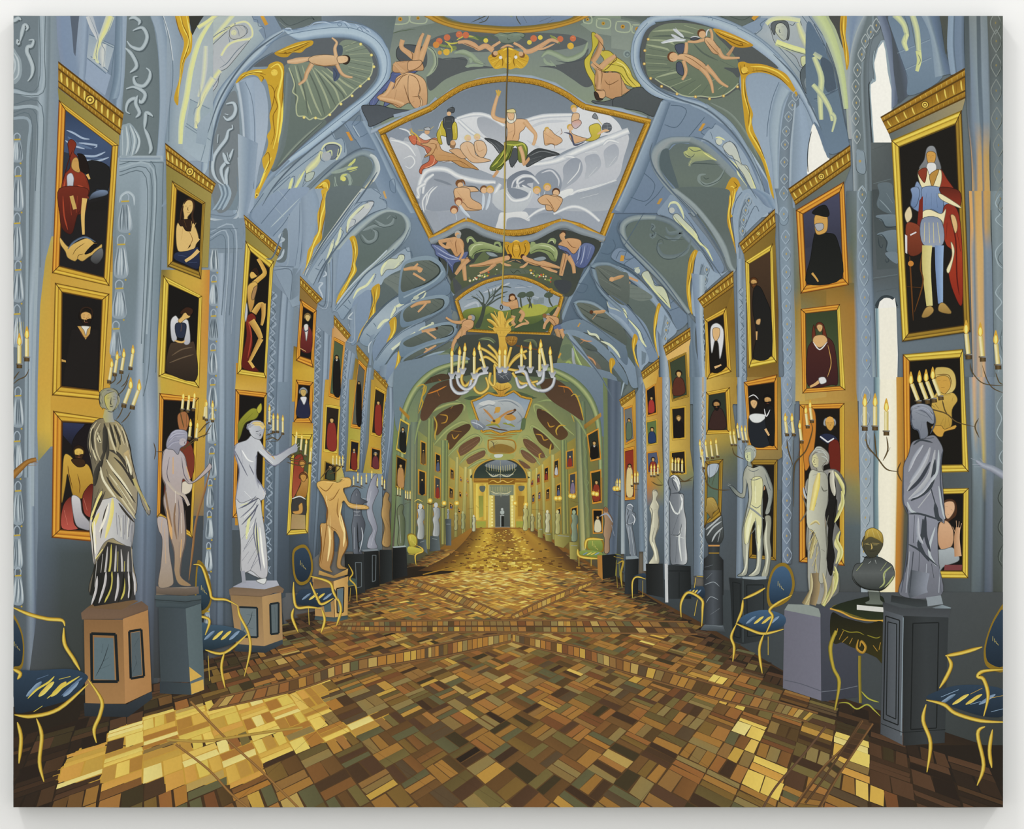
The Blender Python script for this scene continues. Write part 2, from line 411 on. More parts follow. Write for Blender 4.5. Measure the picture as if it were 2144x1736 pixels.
for (x,y,w_,h_) in ((1300,195,50,26),(1440,185,56,36),(1610,158,60,38)):
    N('a4b094',2.6,[(430+(x+a*w_)/3.945,(y+b*h_)/3.945) for a,b in ((-1,-.7),(1,-1),(1,.8),(-1,1),(-1,-.7))]); D('c08a34',4.6,'%d,%d'%(x,y)); D('6a4a1c',1.8,'%d,%d'%(x,y))
M('566450',1.5,'1450,305 160:26 1736,240;140:25 150:30')
M('5c6a50',1.3,'1290,185 156:12')
T(860,0)

T(860,400)
part('painted_ceiling','blue coffered strips beside the ceiling frescoes')
G('-10:-6 20,0 17:41 20:52;-6:30 6:33 25:56 30:70;-4:56 12:56 29:70 40:100;-4:100 15:90 38:100 42:115','7089a6 6880a0 5f7894 60748a;66809c 5f7a98 5a7490 5c7088;5e7890 5a7490 567088 5c7088;566e88 546c84 566c82 5a6c80')
G('1736,-40 176:-4 200:-4 210:-4;159:38 164:40 185:40 200:40;144:62 152:70 175:70 190:70;124:110 130:113 160:110 180:110','6f88a4 6880a0 6a829e 6a829e;5f7894 5a7490 5a7490 5f7894;5a7490 567088 527088 5a7490;5a6c82 566c84 526a80 52687c')
N('8fa6ba',5,'-6:12 17:42 23:60 30:75 37:88 40:100'); N('4c6078',2,'-4:11 18:42 24:60 31:75 38:88')
N('7f97ae',6,'176:-2 160:38 148:62 133:86 125:106'); N('4c6078',1.8,'1745,-40 159:38 1465,620 131:86 124:100')
M('4a627c',1.5,'2:48 6:50 10:56;11:84 25:80 27:96;14:72 20:76 23:88;157:51 164:52 169:46 167:40;138:76 146:78 143:84 137:83;156:87 164:86 165:94;138:100 144:103 148:100;30:96 35:98 33:103;6:82 11:80 15:84',0)
F('c8903c','12,440 35,450 45,490 25,480'); F('c8903c','137:112 1390,1085 1402,1095 1385,1130');F('d0a040','15:81 165,815 170,835 155,830');F('c8903c','255,1040 265,1040 27:106 262,1058')
part('painted_vault', 'blue ribbed vault with shell lunettes and gilt scrolls on the left of the painting')
T1()
G('350,33 560,33 700,33 830,33;346,330 50:30 62:30 78:30;44:45 56:43 68:43 90:50;56:58 64:56 76:56 94:60;66:68 74:68 84:70 95:70;82:80 84:79 88:79 95:79',
  '8ea2b4 7f95ac 69798a 5f6f70;8ea2ba 7f93a8 6f8290 6f86a0;8096ae 849ab2 6c7e8a 6f87a2;7a8ea6 849ab4 64747a 667e98;7f93aa 768ca2 5c6c70 5f7488;667a8c 66786c 5c6c58 5a6258')
T(430,0)
F('5a6868/66757a','550,118 960,118 96:18 76:24 640,262')
N('4c5a5e',1.6,'62:15 70:21 86:15 900,165 87:13'); N('7d8c90',1.2,'61:18 680,235')
G('0,120 20:12 36:12 56:12;0,400 18:33 40:28 640,262;0,700 12:64 30:52 48:36;0,1000 6:90 20:76 36:60;0,1250 4:110 12:96 22:84',
  'b4c4be aab8bc a4b4bc 7890a8;a0b0b4 a4b4b8 a0b4bc 8ea4b8;98aab8 a0b0b8 96a8b4 7f97b0;8ea2b4 96a8ba 849cb4 7a92ac;8ea4b8 8ca0b6 8298b0 7890a8',3)
S('c6d0ae-d9d8a0-b4c2b8','10','23:12 12:25 2:39 -4:52')
F('7990ac','560,118 640,262 500,345 44:25 47:23 44:19 40:18 380,118')
N('5c7088',1.4,'560,118 640,262 500,345'); M('5c7088',1.3,'380,118 40:16 430,165 440,215 480,225 50:32',0)
F('d59a34/c98a38','448,122 480,128 52:20 492,212')
V('64:24 660,262;52:30 56:35;38:43 47:45;23:59 37:54;10:76 24:69;3:96 15:86;-1:115 105,1010;-3:133 6:118;-4:150 4:135',
  '0:6a829e 12:7f97b2 30:a0b6c8 62:a9bece 70:8fa8c2 88:7b94b2 100:66809e')
V('64:24 70:30;760,245 78:34;900,205 900,326;1060,178 1060,314;120:19 1200,322;1330,222 131:36;144:30 1380,415;1515,420 142:50;1535,560 1432,600;150:69 1395,690;140:80 129:80;127:92 1150,905;1100,1065 100:103;900,1215 810,1195;70:135 66:133;58:146 54:144',
  '0:7f9bbc 14:8fabc8 38:a4bed4 66:a9c2d6 80:8ca8c4 92:7692b0 100:54687e')
V('70:133 65:129;56:147 50:144;47:160 40:157;40:176 30:176','0:7088a4 40:8aa2bc 60:7c96b4 100:6a829e')
M('a9c0da',3,'65:24 700,235 720,262;76:24 860,215 90:19 980,182 104:20;106:18 1140,178 1200,215;124:20 130:25 134:24 1370,275')
M('5f7a9c',1.3,'64:23 68:25 74:24 860,215 900,185 980,175 106:19 1150,172 126:19 1360,235 144:29 150:39;1090,195 1100,215 1125,210 112:19 1095,190;115:19 1185,240;1255,240 1270,225 129:24 1300,262;1290,215 1350,265', 0)
N('64809e',1.5,'50:38 64:30 780,265 980,235 1160,225 1300,262 142:34 149:45 150:56 147:66 138:77 124:88 106:102 86:118 64:134 52:145 44:158')
M('5c6f84',1.6,'25:69 34:60 42:53 56:44 72:37 900,325 1060,314 1200,325 1330,372 141:46 1432,560',0)
C('5b636c','395,550 48:48 60:42 740,365 900,324 1060,316 1220,332 1330,382 1402,470 1424,570 1402,655 129:79 1150,905 90:111 70:130 56:142 54:130 62:100 64:70 56:56')
C('68787a/647470/5f706e','64:56 76:52 80:70 82:90 100:100 90:110 70:128 56:141 545,1320 60:100 64:76')
V('67:60 72:60;65:90 70:90;60:120 66:120;545,1400 58:138','0:74868c 50:68787c 100:68787a')
M('8e9e92-6d7c72',4,'96:101 82:113 70:125 60:137');M('55615e',2,'98:100 84:113 72:125')
C('7d8a78/707e6c','69:56 74:52 90:52 108:60 111:50 110:38 115:33 124:34 130:37 136:44 1385,520 1375,600 134:65 129:70 1235,745 118:80 111:85 106:91 101:96 960,985 90:97 86:99 82:96 76:96 75:88 76:80 72:76 73:69')
M('9fa88a',4,'74:54 79:72 88:95;80:54 85:70 91:86 96:96;88:56 98:76 103:90;90:56 106:72 111:85;96:58 110:70 117:79;100:56 114:68 1235,740;116:64 129:69;118:60 134:64;118:55 1375,590;119:49 138:52;119:45 136:44;116:42 1300,375;113:40 1240,345')
M('5c6a5e',3.2,'76:54 82:76 85:96;84:56 93:76 99:96;92:59 101:74 108:88;98:62 112:76 115:82;112:64 126:72;119:62 1320,665;118:57 137:62;1190,515 1385,555;118:47 137:48;115:44 133:40;114:38 127:35;70:57 74:69 745,860')
M('aeb592',2.6,'69:56 735,690 722,760 762,800 75:88 762,955 82:96 86:99 900,972 960,985 1010,955 106:91 111:85 118:80 1235,745 129:70 1345,650 1375,600 1385,520',0)
for q in '1283,365 1372,455 1392,552 1350,652 1280,712 1212,792 112:86 1028,948 910,975 815,970'.split():
    D('d9c46a', 3.0, q);
    D('f0e6a8', 1.3, q)
C('48587a','106:56 111:60 110:65 106:67')
C('4a5a6e','108:38 113:38 113:45 109:46')
M('3e4a62',2,'105:56 1085,610 106:67')
sub('cherub','flying cherub with outstretched arms')
def flesh(path, w, c='c69a74-dcb48c-b8865e', n=5): S(c, w, path)
S('c49872-dcb690-c49872','6,9,13,12,9,6','676,512 740,505 820,492 88:48')
S('c49872-d6ae86-a97a54','11,9,8,6,5','885,520 84:60 82:66 77:70')
C('d9b48c/c9a078','85:49 90:46 1000,452 1080,462 112:48 110:53 1040,545 960,545 89:53')
S('c59a72-d9b48c-c59a72','8,7,5,3','108:47 107:40 1085,350 1045,312')
S('c49872-d6ae86-a97a54','8,7,6,4','1085,530 112:60 116:63 1215,640')
C('3a2c24','112:47 1150,455 1185,465 1195,495 117:53 113:52')
C('dcb68e','109:47 115:46 1178,475 1175,505 1140,522 110:52')
M('8a5f3c',1.2,'115:48 1165,482;115:50 1160,502;88:52 980,545 109:53;880,475 99:45')
back()
C('c8982c/b88826','57:44 64:40 76:35 880,335 885,370 83:40 790,435 720,435 68:47 62:47')
M('7a5416',1.8,'60:44 68:44 76:41 86:36;64:42 74:39 870,345;65:44 665,430 668,450')
M('e6c04e',2.4,'60:43 700,395 84:35;70:43 80:42')
C('c99a2c/d0a030','25:69 30:61 400,575 50:57 53:53 590,508 64:53 652,600 64:70 645,800 628,900 64:96 615,1100 60:122 57:133 54:140 48:152 42:164 40:160 44:153 49:143 475,1370 47:131 50:126 52:118 51:112 54:106 53:96 545,880 53:78 515,700 49:65 46:68 44:64 40:62 34:63')
M('efd45a',4,'30:63 40:60 47:59;54:56 60:53 635,600 62:70 60:79 612,880 60:100 59:111 56:123;545,1300 50:140 44:156;64:82 63:100 60:118')
M('8a5c14',1.8,'27:68 33:62 43:60 50:62;515,700 545,710 57:76 56:85 53:94;60:70 57:78 595,880 56:96 57:110 54:120;48:130 52:126 53:134 49:143;56:120 58:110;65:56 64:76 632,890;45:62 48:64 47:67')
D('e8c450',7,'570,600'); M('8a5c14',1.2,'55:59 562,592;578,592 590,594;562,622 580,622;545,560 60:57;52:56 56:58')
D('e8c450',4,'425,1610');D('8a5c14',2,'425,1612')
C('93a8c2/a4b6cc/8aa2bc','26:70 400,635 47:69 50:76 52:90 51:110 48:125 44:140 41:160 38:176 23:176 30:140 31:110 28:90')
V('25:69 40:64;29:90 41:86;31:120 42:120;29:150 41:150;25:176 39:176','0:a6b8ca 12:b4c4d4 20:7c92ac 55:8fa6c0 62:9ab0ca 100:93a9c4')
M('6a7f98',1.4,'33:68 38:80 405,1000 405,1300 40:156',0)
F('8297a8/748a9c','244,690 27:76 30:100 31:125 30:150 262,1736 20,1736 3:140 6:115 11:99 17:83')
C('74808a','215,760 255,760 275,900 285,1200 28:150 24:164 180,1736 90,1736 3:145 5:120 9:108 14:90 18:82')
for s in ('17:86 23:85 25:90 23:96 18:99 15:96','16:94 19:95','22:103 225,1060 19:108 17:115 11:123 7:130 6:140 9:148 16:154','105,1110 10:118','23:123 19:132 13:140 16:152','145,1260 16:130 175,1340 20:135','18:126 19:131','19:138 17:145 18:156'):
    S('5a6873', 9, ' '.join('%g,%g' % (_T[2]*(x-430)+8, _T[2]*y+8) for x, y in PT(s)))
    S('9fb4c4-bccbd6-9fb4c4', 7, s)
for i in range(5): S(['98b0c4','6b8298'][i%2],6,'%d,1520 %d,1600 %d,1680 %d,1736'%(110+i*18,140+i*16,110+i*16,60+i*20))
part('painted_stucco_figure','pale stucco male figure with raised arm on the vault')
def atlas(body, lights, darks, wl=5):
    for c, w, s in body: S(c, w, s)
    M('e2e09a', wl, lights); M('5d6d82', 1.5, darks)
C('aab4bc/b8bcc4','20:24 26:19 340,185 39:24 385,300 33:38 25:48 18:56 12:60 10:70 4:76 2:60 6:48 0,440 6:37')
S('b0b8bc-d8d79a-aab4bc','9','3:35 10:30 16:25 24:20')
S('c4c8c0-dedc98-c0c6c0','5','250,195 33:18 38:23 385,300 330,325')
C('b4b8b8','205,240 25:21 320,215 35:26 30:31 230,325 20:30')
D('cfd0a8',6,'235,270')
M('7d8ca0',1.6,'240,215 27:25 28:30;270,205 31:25;30:20 34:25 33:29;235,260 245,262;228,280 24:29;19:30 20:36 16:42;12:47 16:52')
S('c8cabc-e0de98-b8c0c0','6','37:32 25:34 18:38 13:46')
S('c0c4c0-dcda98-aab8c0','13,11,8','12:58 6:66 2:76')
S('d8d89a','9','0,400 3:44 0,620')
M('66788c',1.5,'2:37 6:40 5:56 1:64;35:34 26:42 18:52 12:56;13:60 9:68 2:78;2:35 10:28 20:23;15:24 20:22 22:24')
part('painted_vault','receding blue arches with gilt scrolls on the left')
F('8096b0/7089a8','1270,905 129:89 180:180 160:180')
V('112:100 136:100;130:124 147:124;140:150 160:150;152:176 176:176','0:7f97b2 30:7790ae 70:6c86a4 76:8ea6be 90:7992ae 100:566c84')
M('56708c',1.4,'121:103 127:95 128:100 123:104;1215,1040 127:113 134:110;115:101 124:116;138:106 148:124 164:150;152:150 156:148 157:159 153:157 152:150;124:115 129:123;129:90 140:110',0)
N('a8bccc',2,'122:104 1275,1130'); N('93a8be',3,'1290,895 174:170')
F('d08c3c','116:109 1185,1088 1222,1160 1200,1165'); F('c99a5c','1465,1585 1480,1575 150:164 1485,1640')
C('8aa0b6/93a9bc/7f97b0','104:109 108:115 113:114 116:120 116:129 106:134 90:148 74:164 60:179 38:179 44:164 56:148 76:133 90:121')
M('56708c',1.5,'1040,1085 1075,1150 1125,1140 115:119 115:126;440,1736 56:156 72:142 90:128 103:119;56:159 70:146',0)
F('7e94aa','62:158 70:169 62:176 56:168'); N('b4c8cc',2,'620,1585 56:168');N('b4c8cc',2.4,'60:159 70:169')
part('painted_stucco_figure','pale stucco reclining figures along the vault ribs')
S('b8bca0-dcdc9c-aab4ac','7,12,16,14,10','96:125 92:133 86:139 83:143')
N('d4d6a8',3.4,'96:124 990,1195 106:118 112:121 111:127 108:132')
C('6a788c','100:120 109:120 111:125 107:131 102:131 100:126')
D('a8b0b8',10,'1000,1290'); S('c4cc9c',3,'100:126 1040,1245 1045,1290')
M('d8da98',6,'82:141 76:152 70:162 66:172;72:147 70:154 69:161;110:123 109:129')
S('aab8ae',9,'78:144 72:158')
C('b0bcae','83:144 90:142 88:148 83:150')
M('56687e',1.3,'82:140 83:145 80:154;70:147 74:146 72:156;86:133 94:128;84:150 74:162 69:170;96:125 95:131 99:134;1110,1215 113:122')
part('painted_vault','receding blue arches with gilt scrolls on the left')
V('86:156 88:160;96:145 100:148;108:135 112:139;120:128 122:132;130:124 129:129;138:126 133:130;1425,1330 138:133;1425,1430 138:140;137:153 133:150;126:165 122:162;118:176 114:174',
  '0:748a9c 30:8296a4 60:8a9ea8 90:6c808a 100:5a6c74')
C('697a7a/62726e','88:160 100:148 112:139 122:132 130:129 137:133 1378,1400 132:150 120:166 113:176 110:179 96:179 90:170')
S('c8d2d4-aab8b8','5,9,10,6','136:128 140:131 1425,1400 138:150')
S('cfc08c-d8cca0','5,6,5','1385,1480 130:159 1200,1736')
M('8fa398',8,'104:143 115:140 121:136;107:146 108:154 115:158 120:152 118:145 113:145 112:148')
M('c6c878',5,'112:149 1130,1455 117:144;118:137 122:134 124:131;117:140 122:139 126:138;119:142 125:140')
D('d8d070',5,'1142,1478')
M('4f5f62',1.4,'106:144 108:154 115:159 121:153 120:145;116:138 120:137')
C('8fa4bc/8198b2','88:159 94:162 97:170 96:179 70:179 80:166')
C('c29228/d0a030','88:159 93:153 100:148 103:151 102:159 103:168 1010,1736 100:179 95:179 975,1700 97:162 94:159')
M('efd258',3,'90:158 98:151 101:155 99:164 1000,1736');M('8a5c14',1.5,'89:157 96:154 98:160 985,1700;101:150 102:156 1005,1640')
D('e4be4a',5,'990,1530')
C('93a7b8/8aa0b4','142:161 145:159 148:169 160:179 118:179 130:168 138:160')
T(430,400)
G('37:18 70:-2 100:-2 135:-2;30:42 56:40 83:40 110:30;56:64 74:64 90:64 110:54;72:96 90:90 106:92 120:82',
  '6f88a6 8298b2 93a8be 66787e;7a90ac 879eb8 8ca2bc 5f7074;8297b0 889eb6 8aa0ba 66787e;8aa0b6 7a90a8 8098b2 68808e',3)
C('889fbe/7c94b0','38:19 56:2 70:-2 86:-2 72:16 60:30 56:38 47:30')
M('a9bdc8',2.4,'56:12 650,215;60:-1 67:7;54:30 64:20 78:6')
M('5a728e',1.6,'37:18 48:2;46:27 60:10 70:-2;56:37 64:28 70:19;78:10 77:40 74:62;81:6 80:40 78:62;70:20 69:42',0)
F('90a6c0/8298b2','70:19 78:8 77:42 740,625 69:64 57:60 57:54 62:48')
N('8ea2b8',2.5,'69:20 68:60 570,612'); M('5a6e84',1.4,'57:62 730,628;570,655 71:66 70:90',0)
V('72:64 79:64;71:90 77:86','0:70859a 100:7b90a6')
C('62727c','64:33 68:33 67:56 60:59 58:54 63:48')
for s in ('64:34 61:38 65:40 61:43','65:48 63:54 59:57'):
    S('aabccc',5,s)
V('79:6 90:-2;80:30 94:10;79:56 92:30;74:70 85:56','0:7e94ae 30:8ca2bc 80:8aa2be 100:8098b2')
C('d2a436/c8982e','96:-1 1025,-10 1015,120 99:20 965,330 96:40 90:47 88:54 85:60 82:66 80:69 83:62 845,500 88:44 90:38 93:33 925,200 95:12 965,60')
M('f0d65e',3,'1000,0 985,120 955,220 94:34 89:45 86:56 83:64');M('8a5c14',1.6,'98:2 95:13 945,230 93:34;102:4 100:16 97:29 95:40;90:40 87:50')
C('64747a/5d6e70/5f7074','1025,-20 133:-2 115:18 106:30 94:46 88:56 85:60 96:40 99:22')
V('129:-2 140:-2;118:12 126:11;106:29 114:29;96:43 101:45;88:56 92:58;81:69 85:72','0:c6c8b4 14:b4bfc4 40:a4b6c6 46:5e7488 60:8298b0 100:7890aa')
M('56708a',1.6,'128:1 113:21 99:40 85:62 815,700',0)
C('8aa0b8/93a8bc','140:-2 144:2 147:8 150:14 135:20 122:33 108:48 98:60 90:76 86:74 85:70 96:52 108:34 120:15 1300,0')
M('5a728c',1.4,'138:-2 145:3 144:6 149:8 150:14;125:10 138:8 139:13;96:52 108:35 120:18 130:9;93:62 97:56;91:64 96:66;98:56 100:60',0)
part('painted_stucco_figure','pale stucco reclining figures along the vault ribs')
C('c0c6cc/b0bac0','131:13 135:9 139:9 138:13 133:20 125:27 119:31 117:35 1165,300 120:23 127:17')
M('d4d8b4',6,'132:11 126:16 119:24 117:34;112:30 110:40 106:47;106:40 103:50 100:59')
M('aab8ae',5,'113:32 115:38;105:42 108:50 101:60')
M('5a6c84',1.3,'131:12 135:8 1395,90 137:14;120:23 124:24 123:28;111:31 114:34 110:42;105:41 107:43 102:56')
D('c8ccc0',6,'1335,125')
part('painted_vault','receding blue arches with gilt scrolls on the left')
V('106:48 109:52;120:33 124:38;135:21 138:25;148:15 150:18;1600,165 1600,195;167:21 164:24;170:28 165:30;168:37 1625,360;160:47 154:44;148:59 142:56;135:70 129:67;123:84 119:80;110:96 108:93',
  '0:7a92a6 25:93a8b4 60:a4b4b4 90:748690 100:55666c')
C('64767a/5c6e6c/607274','109:52 124:38 138:25 150:18 1600,192 1645,245 165:30 162:36 154:44 142:56 129:67 119:80 112:90 110:94 125:56 122:40')
M('86989c-74868a',6,'129:36 134:42 140:40 141:34 137:31;140:24 148:29 154:27 156:22;150:23 153:20;130:33 140:29 150:30')
M('46565a',1.6,'127:35 130:42 136:44 142:40 143:34 1385,315 137:34;138:26 147:30 156:28;154:21 158:23 157:20')
C('8aa2c0/7d96b4','120:38 122:46 124:56 120:66 114:76 108:86 106:90 103:60 108:52')
C('c89a2e/d0a232','119:39 123:37 1255,430 126:52 124:60 125:66 120:74 116:82 111:89 108:93 107:97 109:88 113:80 118:72 121:60 1215,500 1205,430')
M('f0d65e',2.6,'122:39 124:48 1225,580 123:66 118:75 112:86');M('8a5c14',1.4,'1205,400 123:50 1215,620 117:74;1245,440 125:54')
V('104:50 111:48;105:70 109:64;104:90 108:84;105:101 1075,960','0:748aa2 40:889eb6 100:7c94b0')
M('9db0c4',2,'985,620 102:61 101:95 93:95');M('55677c',1.3,'100:62 99:93 93:93;105:56 105:90 1035,960',0)
for s in ('985,660 100:69 97:71','93:76 97:76 94:80 96:85 97:89'): S('b4c4d4',3.6,s)
C('8ca2b8/9ab0c4/7f98b2','148:59 166:47 169:49 170:56 174:60 1736,640 156:73 140:80 124:92 114:106 109:100 106:98 116:85 130:70')
M('56708a',1.5,'107:98 116:86 130:71 142:60 156:48;1650,465 167:50 170:50 171:54;114:106 124:93 140:81 156:74 1736,640;114:94 119:98;118:90 120:93',0)
N('b4c6d0',3,'109:93 118:81 129:69 140:59 150:49')
part('painted_stucco_figure','pale stucco reclining figures along the vault ribs')
C('ccd2b4/b4bcb0','148:60 152:56 158:56 160:53 164:53 164:57 157:64 150:65 146:70 145:69')
M('dadcae',5,'150:58 146:64 1455,695;140:68 137:73 133:78 126:82 122:89;160:59 156:64')
M('5a6c84',1.2,'159:54 161:52 1645,530 164:57 160:60;138:69 141:69 138:76;160:54 161:57;1620,535 163:56')
part('painted_vault','receding blue arches with gilt scrolls on the left')
C('5e6e70/56666a','148:73 162:65 180:62 180:82 164:83 150:92 140:101 138:100 143:86')
C('6f7c78','147:74 156:69 180:64 180:81 164:80 160:85 154:80'); M('505e5c',2,'150:73 164:80;156:70 174:78;162:67 176:74')
C('8098b8/748eac','136:82 137:90 136:100 133:110 128:118 125:125 120:125 121:95 130:84')
C('c2942c/cfa032','137:82 140:78 144:77 144:86 141:93 140:102 135:108 131:115 127:121 125:126 128:116 134:107 136:100 1385,900')
M('ecd05a',2.4,'142:79 141:87 139:94 1385,1020 133:109 129:117');M('7c5414',1.4,'139:81 140:90 137:100 134:108')
V('120:98 126:92;119:110 124:106;120:123 124:120','0:7288a0 40:849ab4 100:7a92ac')
for s in ('122:100 118:105 1215,1060','118:110 1195,1140'): S('b8c8d4',3,s)
M('9db0c4',1.8,'123:98 123:123 116:124')
C('8299b0/a0b4c4/7892ac','129:118 140:104 152:92 164:85 180:80 180:90 170:94 156:104 144:117 136:128 128:125')
M('526c86',1.4,'129:117 140:103 152:91 165:84 1736,815;135:128 145:115 156:103 170:94;133:118 137:121;139:109 141:112',0)
part('painted_stucco_figure','pale stucco reclining figures along the vault ribs')
M('d6dab4',6,'1736,870 168:90 159:95 156:96;157:96 155:101 153:105;152:106 147:108 142:114')
M('5a6c84',1.1,'157:95 158:98 154:104;1736,900 166:93 159:98')
part('painted_vault','receding blue arches with gilt scrolls on the left')
C('5a6a6c/54646a','159:105 170:96 180:92 180:108 166:117 156:128 148:133 154:120')
M('7a867c',3,'162:101 1736,1090;166:98 1736,1040')
C('7f98b8/7089a8','151:108 153:120 150:129 144:140 140:144 138:130 144:116')
C('c2942c/cca032','152:108 156:104 158:106 1575,1150 155:120 154:124 149:130 147:133 150:124 153:116')
M('ecd05a',2.2,'156:106 156:115 153:122 150:129')
V('136:120 140:118;135:133 138:130;135:144 137:144','0:7288a0 100:8098b0')
S('b8c8d4',2.6,'1375,1240 135:128 135:134')
C('7e96ae/94aabc/6f8aa6','140:140 148:129 162:116 180:107 180:116 168:121 156:132 148:144 144:149 139:147')
N('d2d8ba',5,'1736,1170 162:125 154:131'); M('526c86',1.3,'141:140 150:128 162:117 1736,1110;148:144 156:133 168:122 1736,1190',0)
C('5a6a70/4f6068','161:130 1736,1200 180:118 180:129 168:137 164:147 156:154 160:142')
C('7f98b8/748cab','158:133 160:140 158:148 152:157 148:154 150:143')
C('c2942c/cca032','159:133 1615,1315 161:140 158:148 153:157 151:160 156:148 158:140'); M('ecd05a',1.8,'160:133 159:142 155:152')
V('144:145 150:143;144:154 149:154','0:6c829a 100:7f96ae')
C('768ea6/8ca2b4','150:159 160:143 1736,1330 180:129 180:136 170:143 164:152 160:162')
C('c2942c/d0a438','164:144 167:140 168:143 166:150 162:156 160:162 162:152')
F('6f7f5a/66764e','159:150 170:142 180:138 180:174 159:174')
part('painted_vault', 'far left lunettes with small nudes beside the landscape fresco')
T(860,400)
def lunl(band, inner, c='647068/505c58'):
    C('7f98ac/64809a', band); C(c, inner)
lunl('-8:64 0,560 150,535 25:59 29:68 25:75 10:84 -4:93 -10:90','-6:64 0,590 150,572 22:62 232,680 14:75 0,815 -8:82')
M('424e4a',2,'-2:64 6:72;0,600 13:69;6:59 18:66;10:58 21:63;-4:70 3:78'); S('303c3c',3,'150,575 225,620 235,680 140,755 20,805')
S('c09068-cf9c70-b08558','5,8,9,7','-6:65 0,640 6:64 95,655');S('cf9c70','5,4','2:68 7:71 12:74');S('cf9c70','4','2:64 6:60');D('cf9c70',5,'75,655')
N('8fa8ba',3,'-6:88 6:82 20:74 265,660')
C('6f88a2/5a7490','-8:96 4:86 20:76 29:74 33:80 30:86 16:87 0,920 -8:96')
M('ccd2b4',3,'0,910 6:86 12:83 11:87 6:91 0,915'); C('b8c0ac','2:88 5:86 7:88 4:90')
lunl('-8:100 0,930 15:87 28:86 32:90 28:98 12:106 0,1110 -8:112','-6:100 2:93 150,895 26:89 275,930 22:99 8:105 -4:108')
M('424e4a',2,'2:95 8:101;8:93 16:100;140,905 22:96;180,895 25:94'); S('303c3c',2.4,'20:89 268,900 26:96 16:102')
S('c09068-cf9c70-b08558','4,7,8,5','0,960 6:93 12:92 165,915');S('cf9c70','4','6:100 10:96 130,925')
M('ccd2b4',5,'19:109 14:112 9:114 6:117;6:117 2:119 -6:124'); D('c4cab0',3.5,'180,1095')
lunl('-8:124 6:116 20:110 34:108 385,1130 35:122 20:129 6:133 -8:137','-6:125 10:117 22:112 330,1105 35:114 29:120 15:124 0,1290')
M('424e4a',2,'4:120 10:124;11:117 18:122;18:114 26:120;24:112 32:116'); S('303c3c',2.4,'25:111 345,1120 34:118 24:122')
S('c09068-cf9c70','5,7,4','9:116 15:115 215,1140');S('cf9c70','4','13:116 17:119 21:122');D('4a3428',3,'215,1135')
lunl('-8:140 4:131 20:125 34:122 37:125 33:134 18:140 4:146 -8:153','-6:140 6:132 200,1265 33:124 35:126 29:132 15:136 0,1430')
S('cf9c70','4,5,3','11:134 15:131 210,1275');S('cf9c70','3','12:130 17:132')
N('8fa8ba',3,'-6:148 6:140 20:134 34:132')
C('64745a/58684a','-8:150 6:144 20:137 34:129 39:128 33:138 28:150 33:160 33:180 -8:180')
part('painted_vault', 'blue rib with gilt strip and pale figure rising above the second picture column')
T(0,0)
G('134:12 156:12 170:12 176:12;142:40 150:40 160:40 176:40;140:86 146:86 156:86 176:86;136:118 142:118 156:118 176:118;136:133 142:133 156:133 176:133',
  '8fa4ba 7b90a8 9aacb8 9aacb8;93a9c0 8297ac a8b8be a4b4bc;7e95ac 93a8ba aabac4 98acbc;7890a6 8fa4b4 a4b6c2 90a6ba;6f869c 7f96aa 98acc0 8aa0b8')
C('343634','1555,115 1700,115 164:20 159:29 157:20')
C('80909c/a4b4b8','1700,118 1760,118 174:16 168:26 162:32 159:30 164:20')
N('62788c',1.5,'134:12 139:28 1425,500 1425,700 140:90 1395,1170'); N('c8d2da',1.6,'135:13 140:30 143:50')
S('d2d8a0-dedc92-c0ccb4','7,11,12,12,9','176:15 165:33 158:56 154:80 150:100 149:119')
C('cf9e2c/c2922a','1450,118 1550,118 157:24 1588,300 158:42 153:50 151:60 148:76 147:87 144:83 1445,770 148:65 149:50 152:35 147:22')
M('ecd05a',3,'148:12 152:24 156:33 153:45 150:56 147:80;154:13 157:30 155:44');M('8a5c14',1.8,'1500,118 151:20 1555,300 156:38 151:52 149:64;145:13 147:22 151:33')
F('92a8b6/9fb4c6','157:82 176:90 172:135 164:133 151:123')
M('6c8498',1.4,'157:82 173:90;153:104 170:115;166:133 170:118 1736,940;154:102 174:116',0)
S('b8bec8-d2d6b0-b0bac4','10,12,10,8','170:38 169:56 167:70 164:80')
S('a8b2c2-c8cec0-a8b4c0','14,13,9','176:64 170:74 165:85')
S('c4ccb4-e0dca0-b8c4bc','14,12,9,13,8','176:65 169:77 164:90 163:98 162:106')
M('7a8ca0',1.4,'165:88 170:76;160:95 161:90 165:86 165:70;1625,1000 164:106 168:104;160:103 162:100')
T(430,0)
F('98acc0/8ea4b8','-6:102 4:92 4:104 0,1200 -8:118')
S('d6d89c-e2de94-b4c0b4','9','-6:23 2:18 100,118')
T(0,400)
V('1385,40 148:4;133:13 134:13','0:7e95ac 100:7e95ac')
T1()
N('a4b6c6-b4c4d2',5,'436,458 498,452 50:33'); N('6c8298',1.5,'440,449 495,447 496,370')
V('498,280 54:30;50:40 532,380;500,456 524,420;50:52 512,470','0:a2b4c6 30:8fa5bc 60:7e96b2 100:8ba1bb')
F('7a90a6','440,463 512,456 508,520 44:52')
M('9cb0c4',3,'440,486 494,484 484,700;440,498 478,496 468,700'); M('5e7488',1.3,'44:48 498,478;440,492 488,490 48:66;440,504 472,502 464,660',0)
T1()
part('painted_ceiling', 'fruit garland, gilt mask and painted nudes at the top of the ceiling')
T(860,0)
C('7d93ae/6680a8','23:6 135:6 140:11 125:17 105:21 800,222 560,212 38:17')
F('76889a','250,112 1400,112 1380,128 280,128')
V('70,112 240,112;22:19 34:17;42:25 500,195;620,272 640,208;800,285 800,218;980,272 960,212;118:24 1100,195;138:18 1280,165;1520,112 1380,112','0:7a5a24 12:b9883a 30:c08c34 45:86601e 55:b98a34 75:8a6c30 100:6e6438',smooth=1)
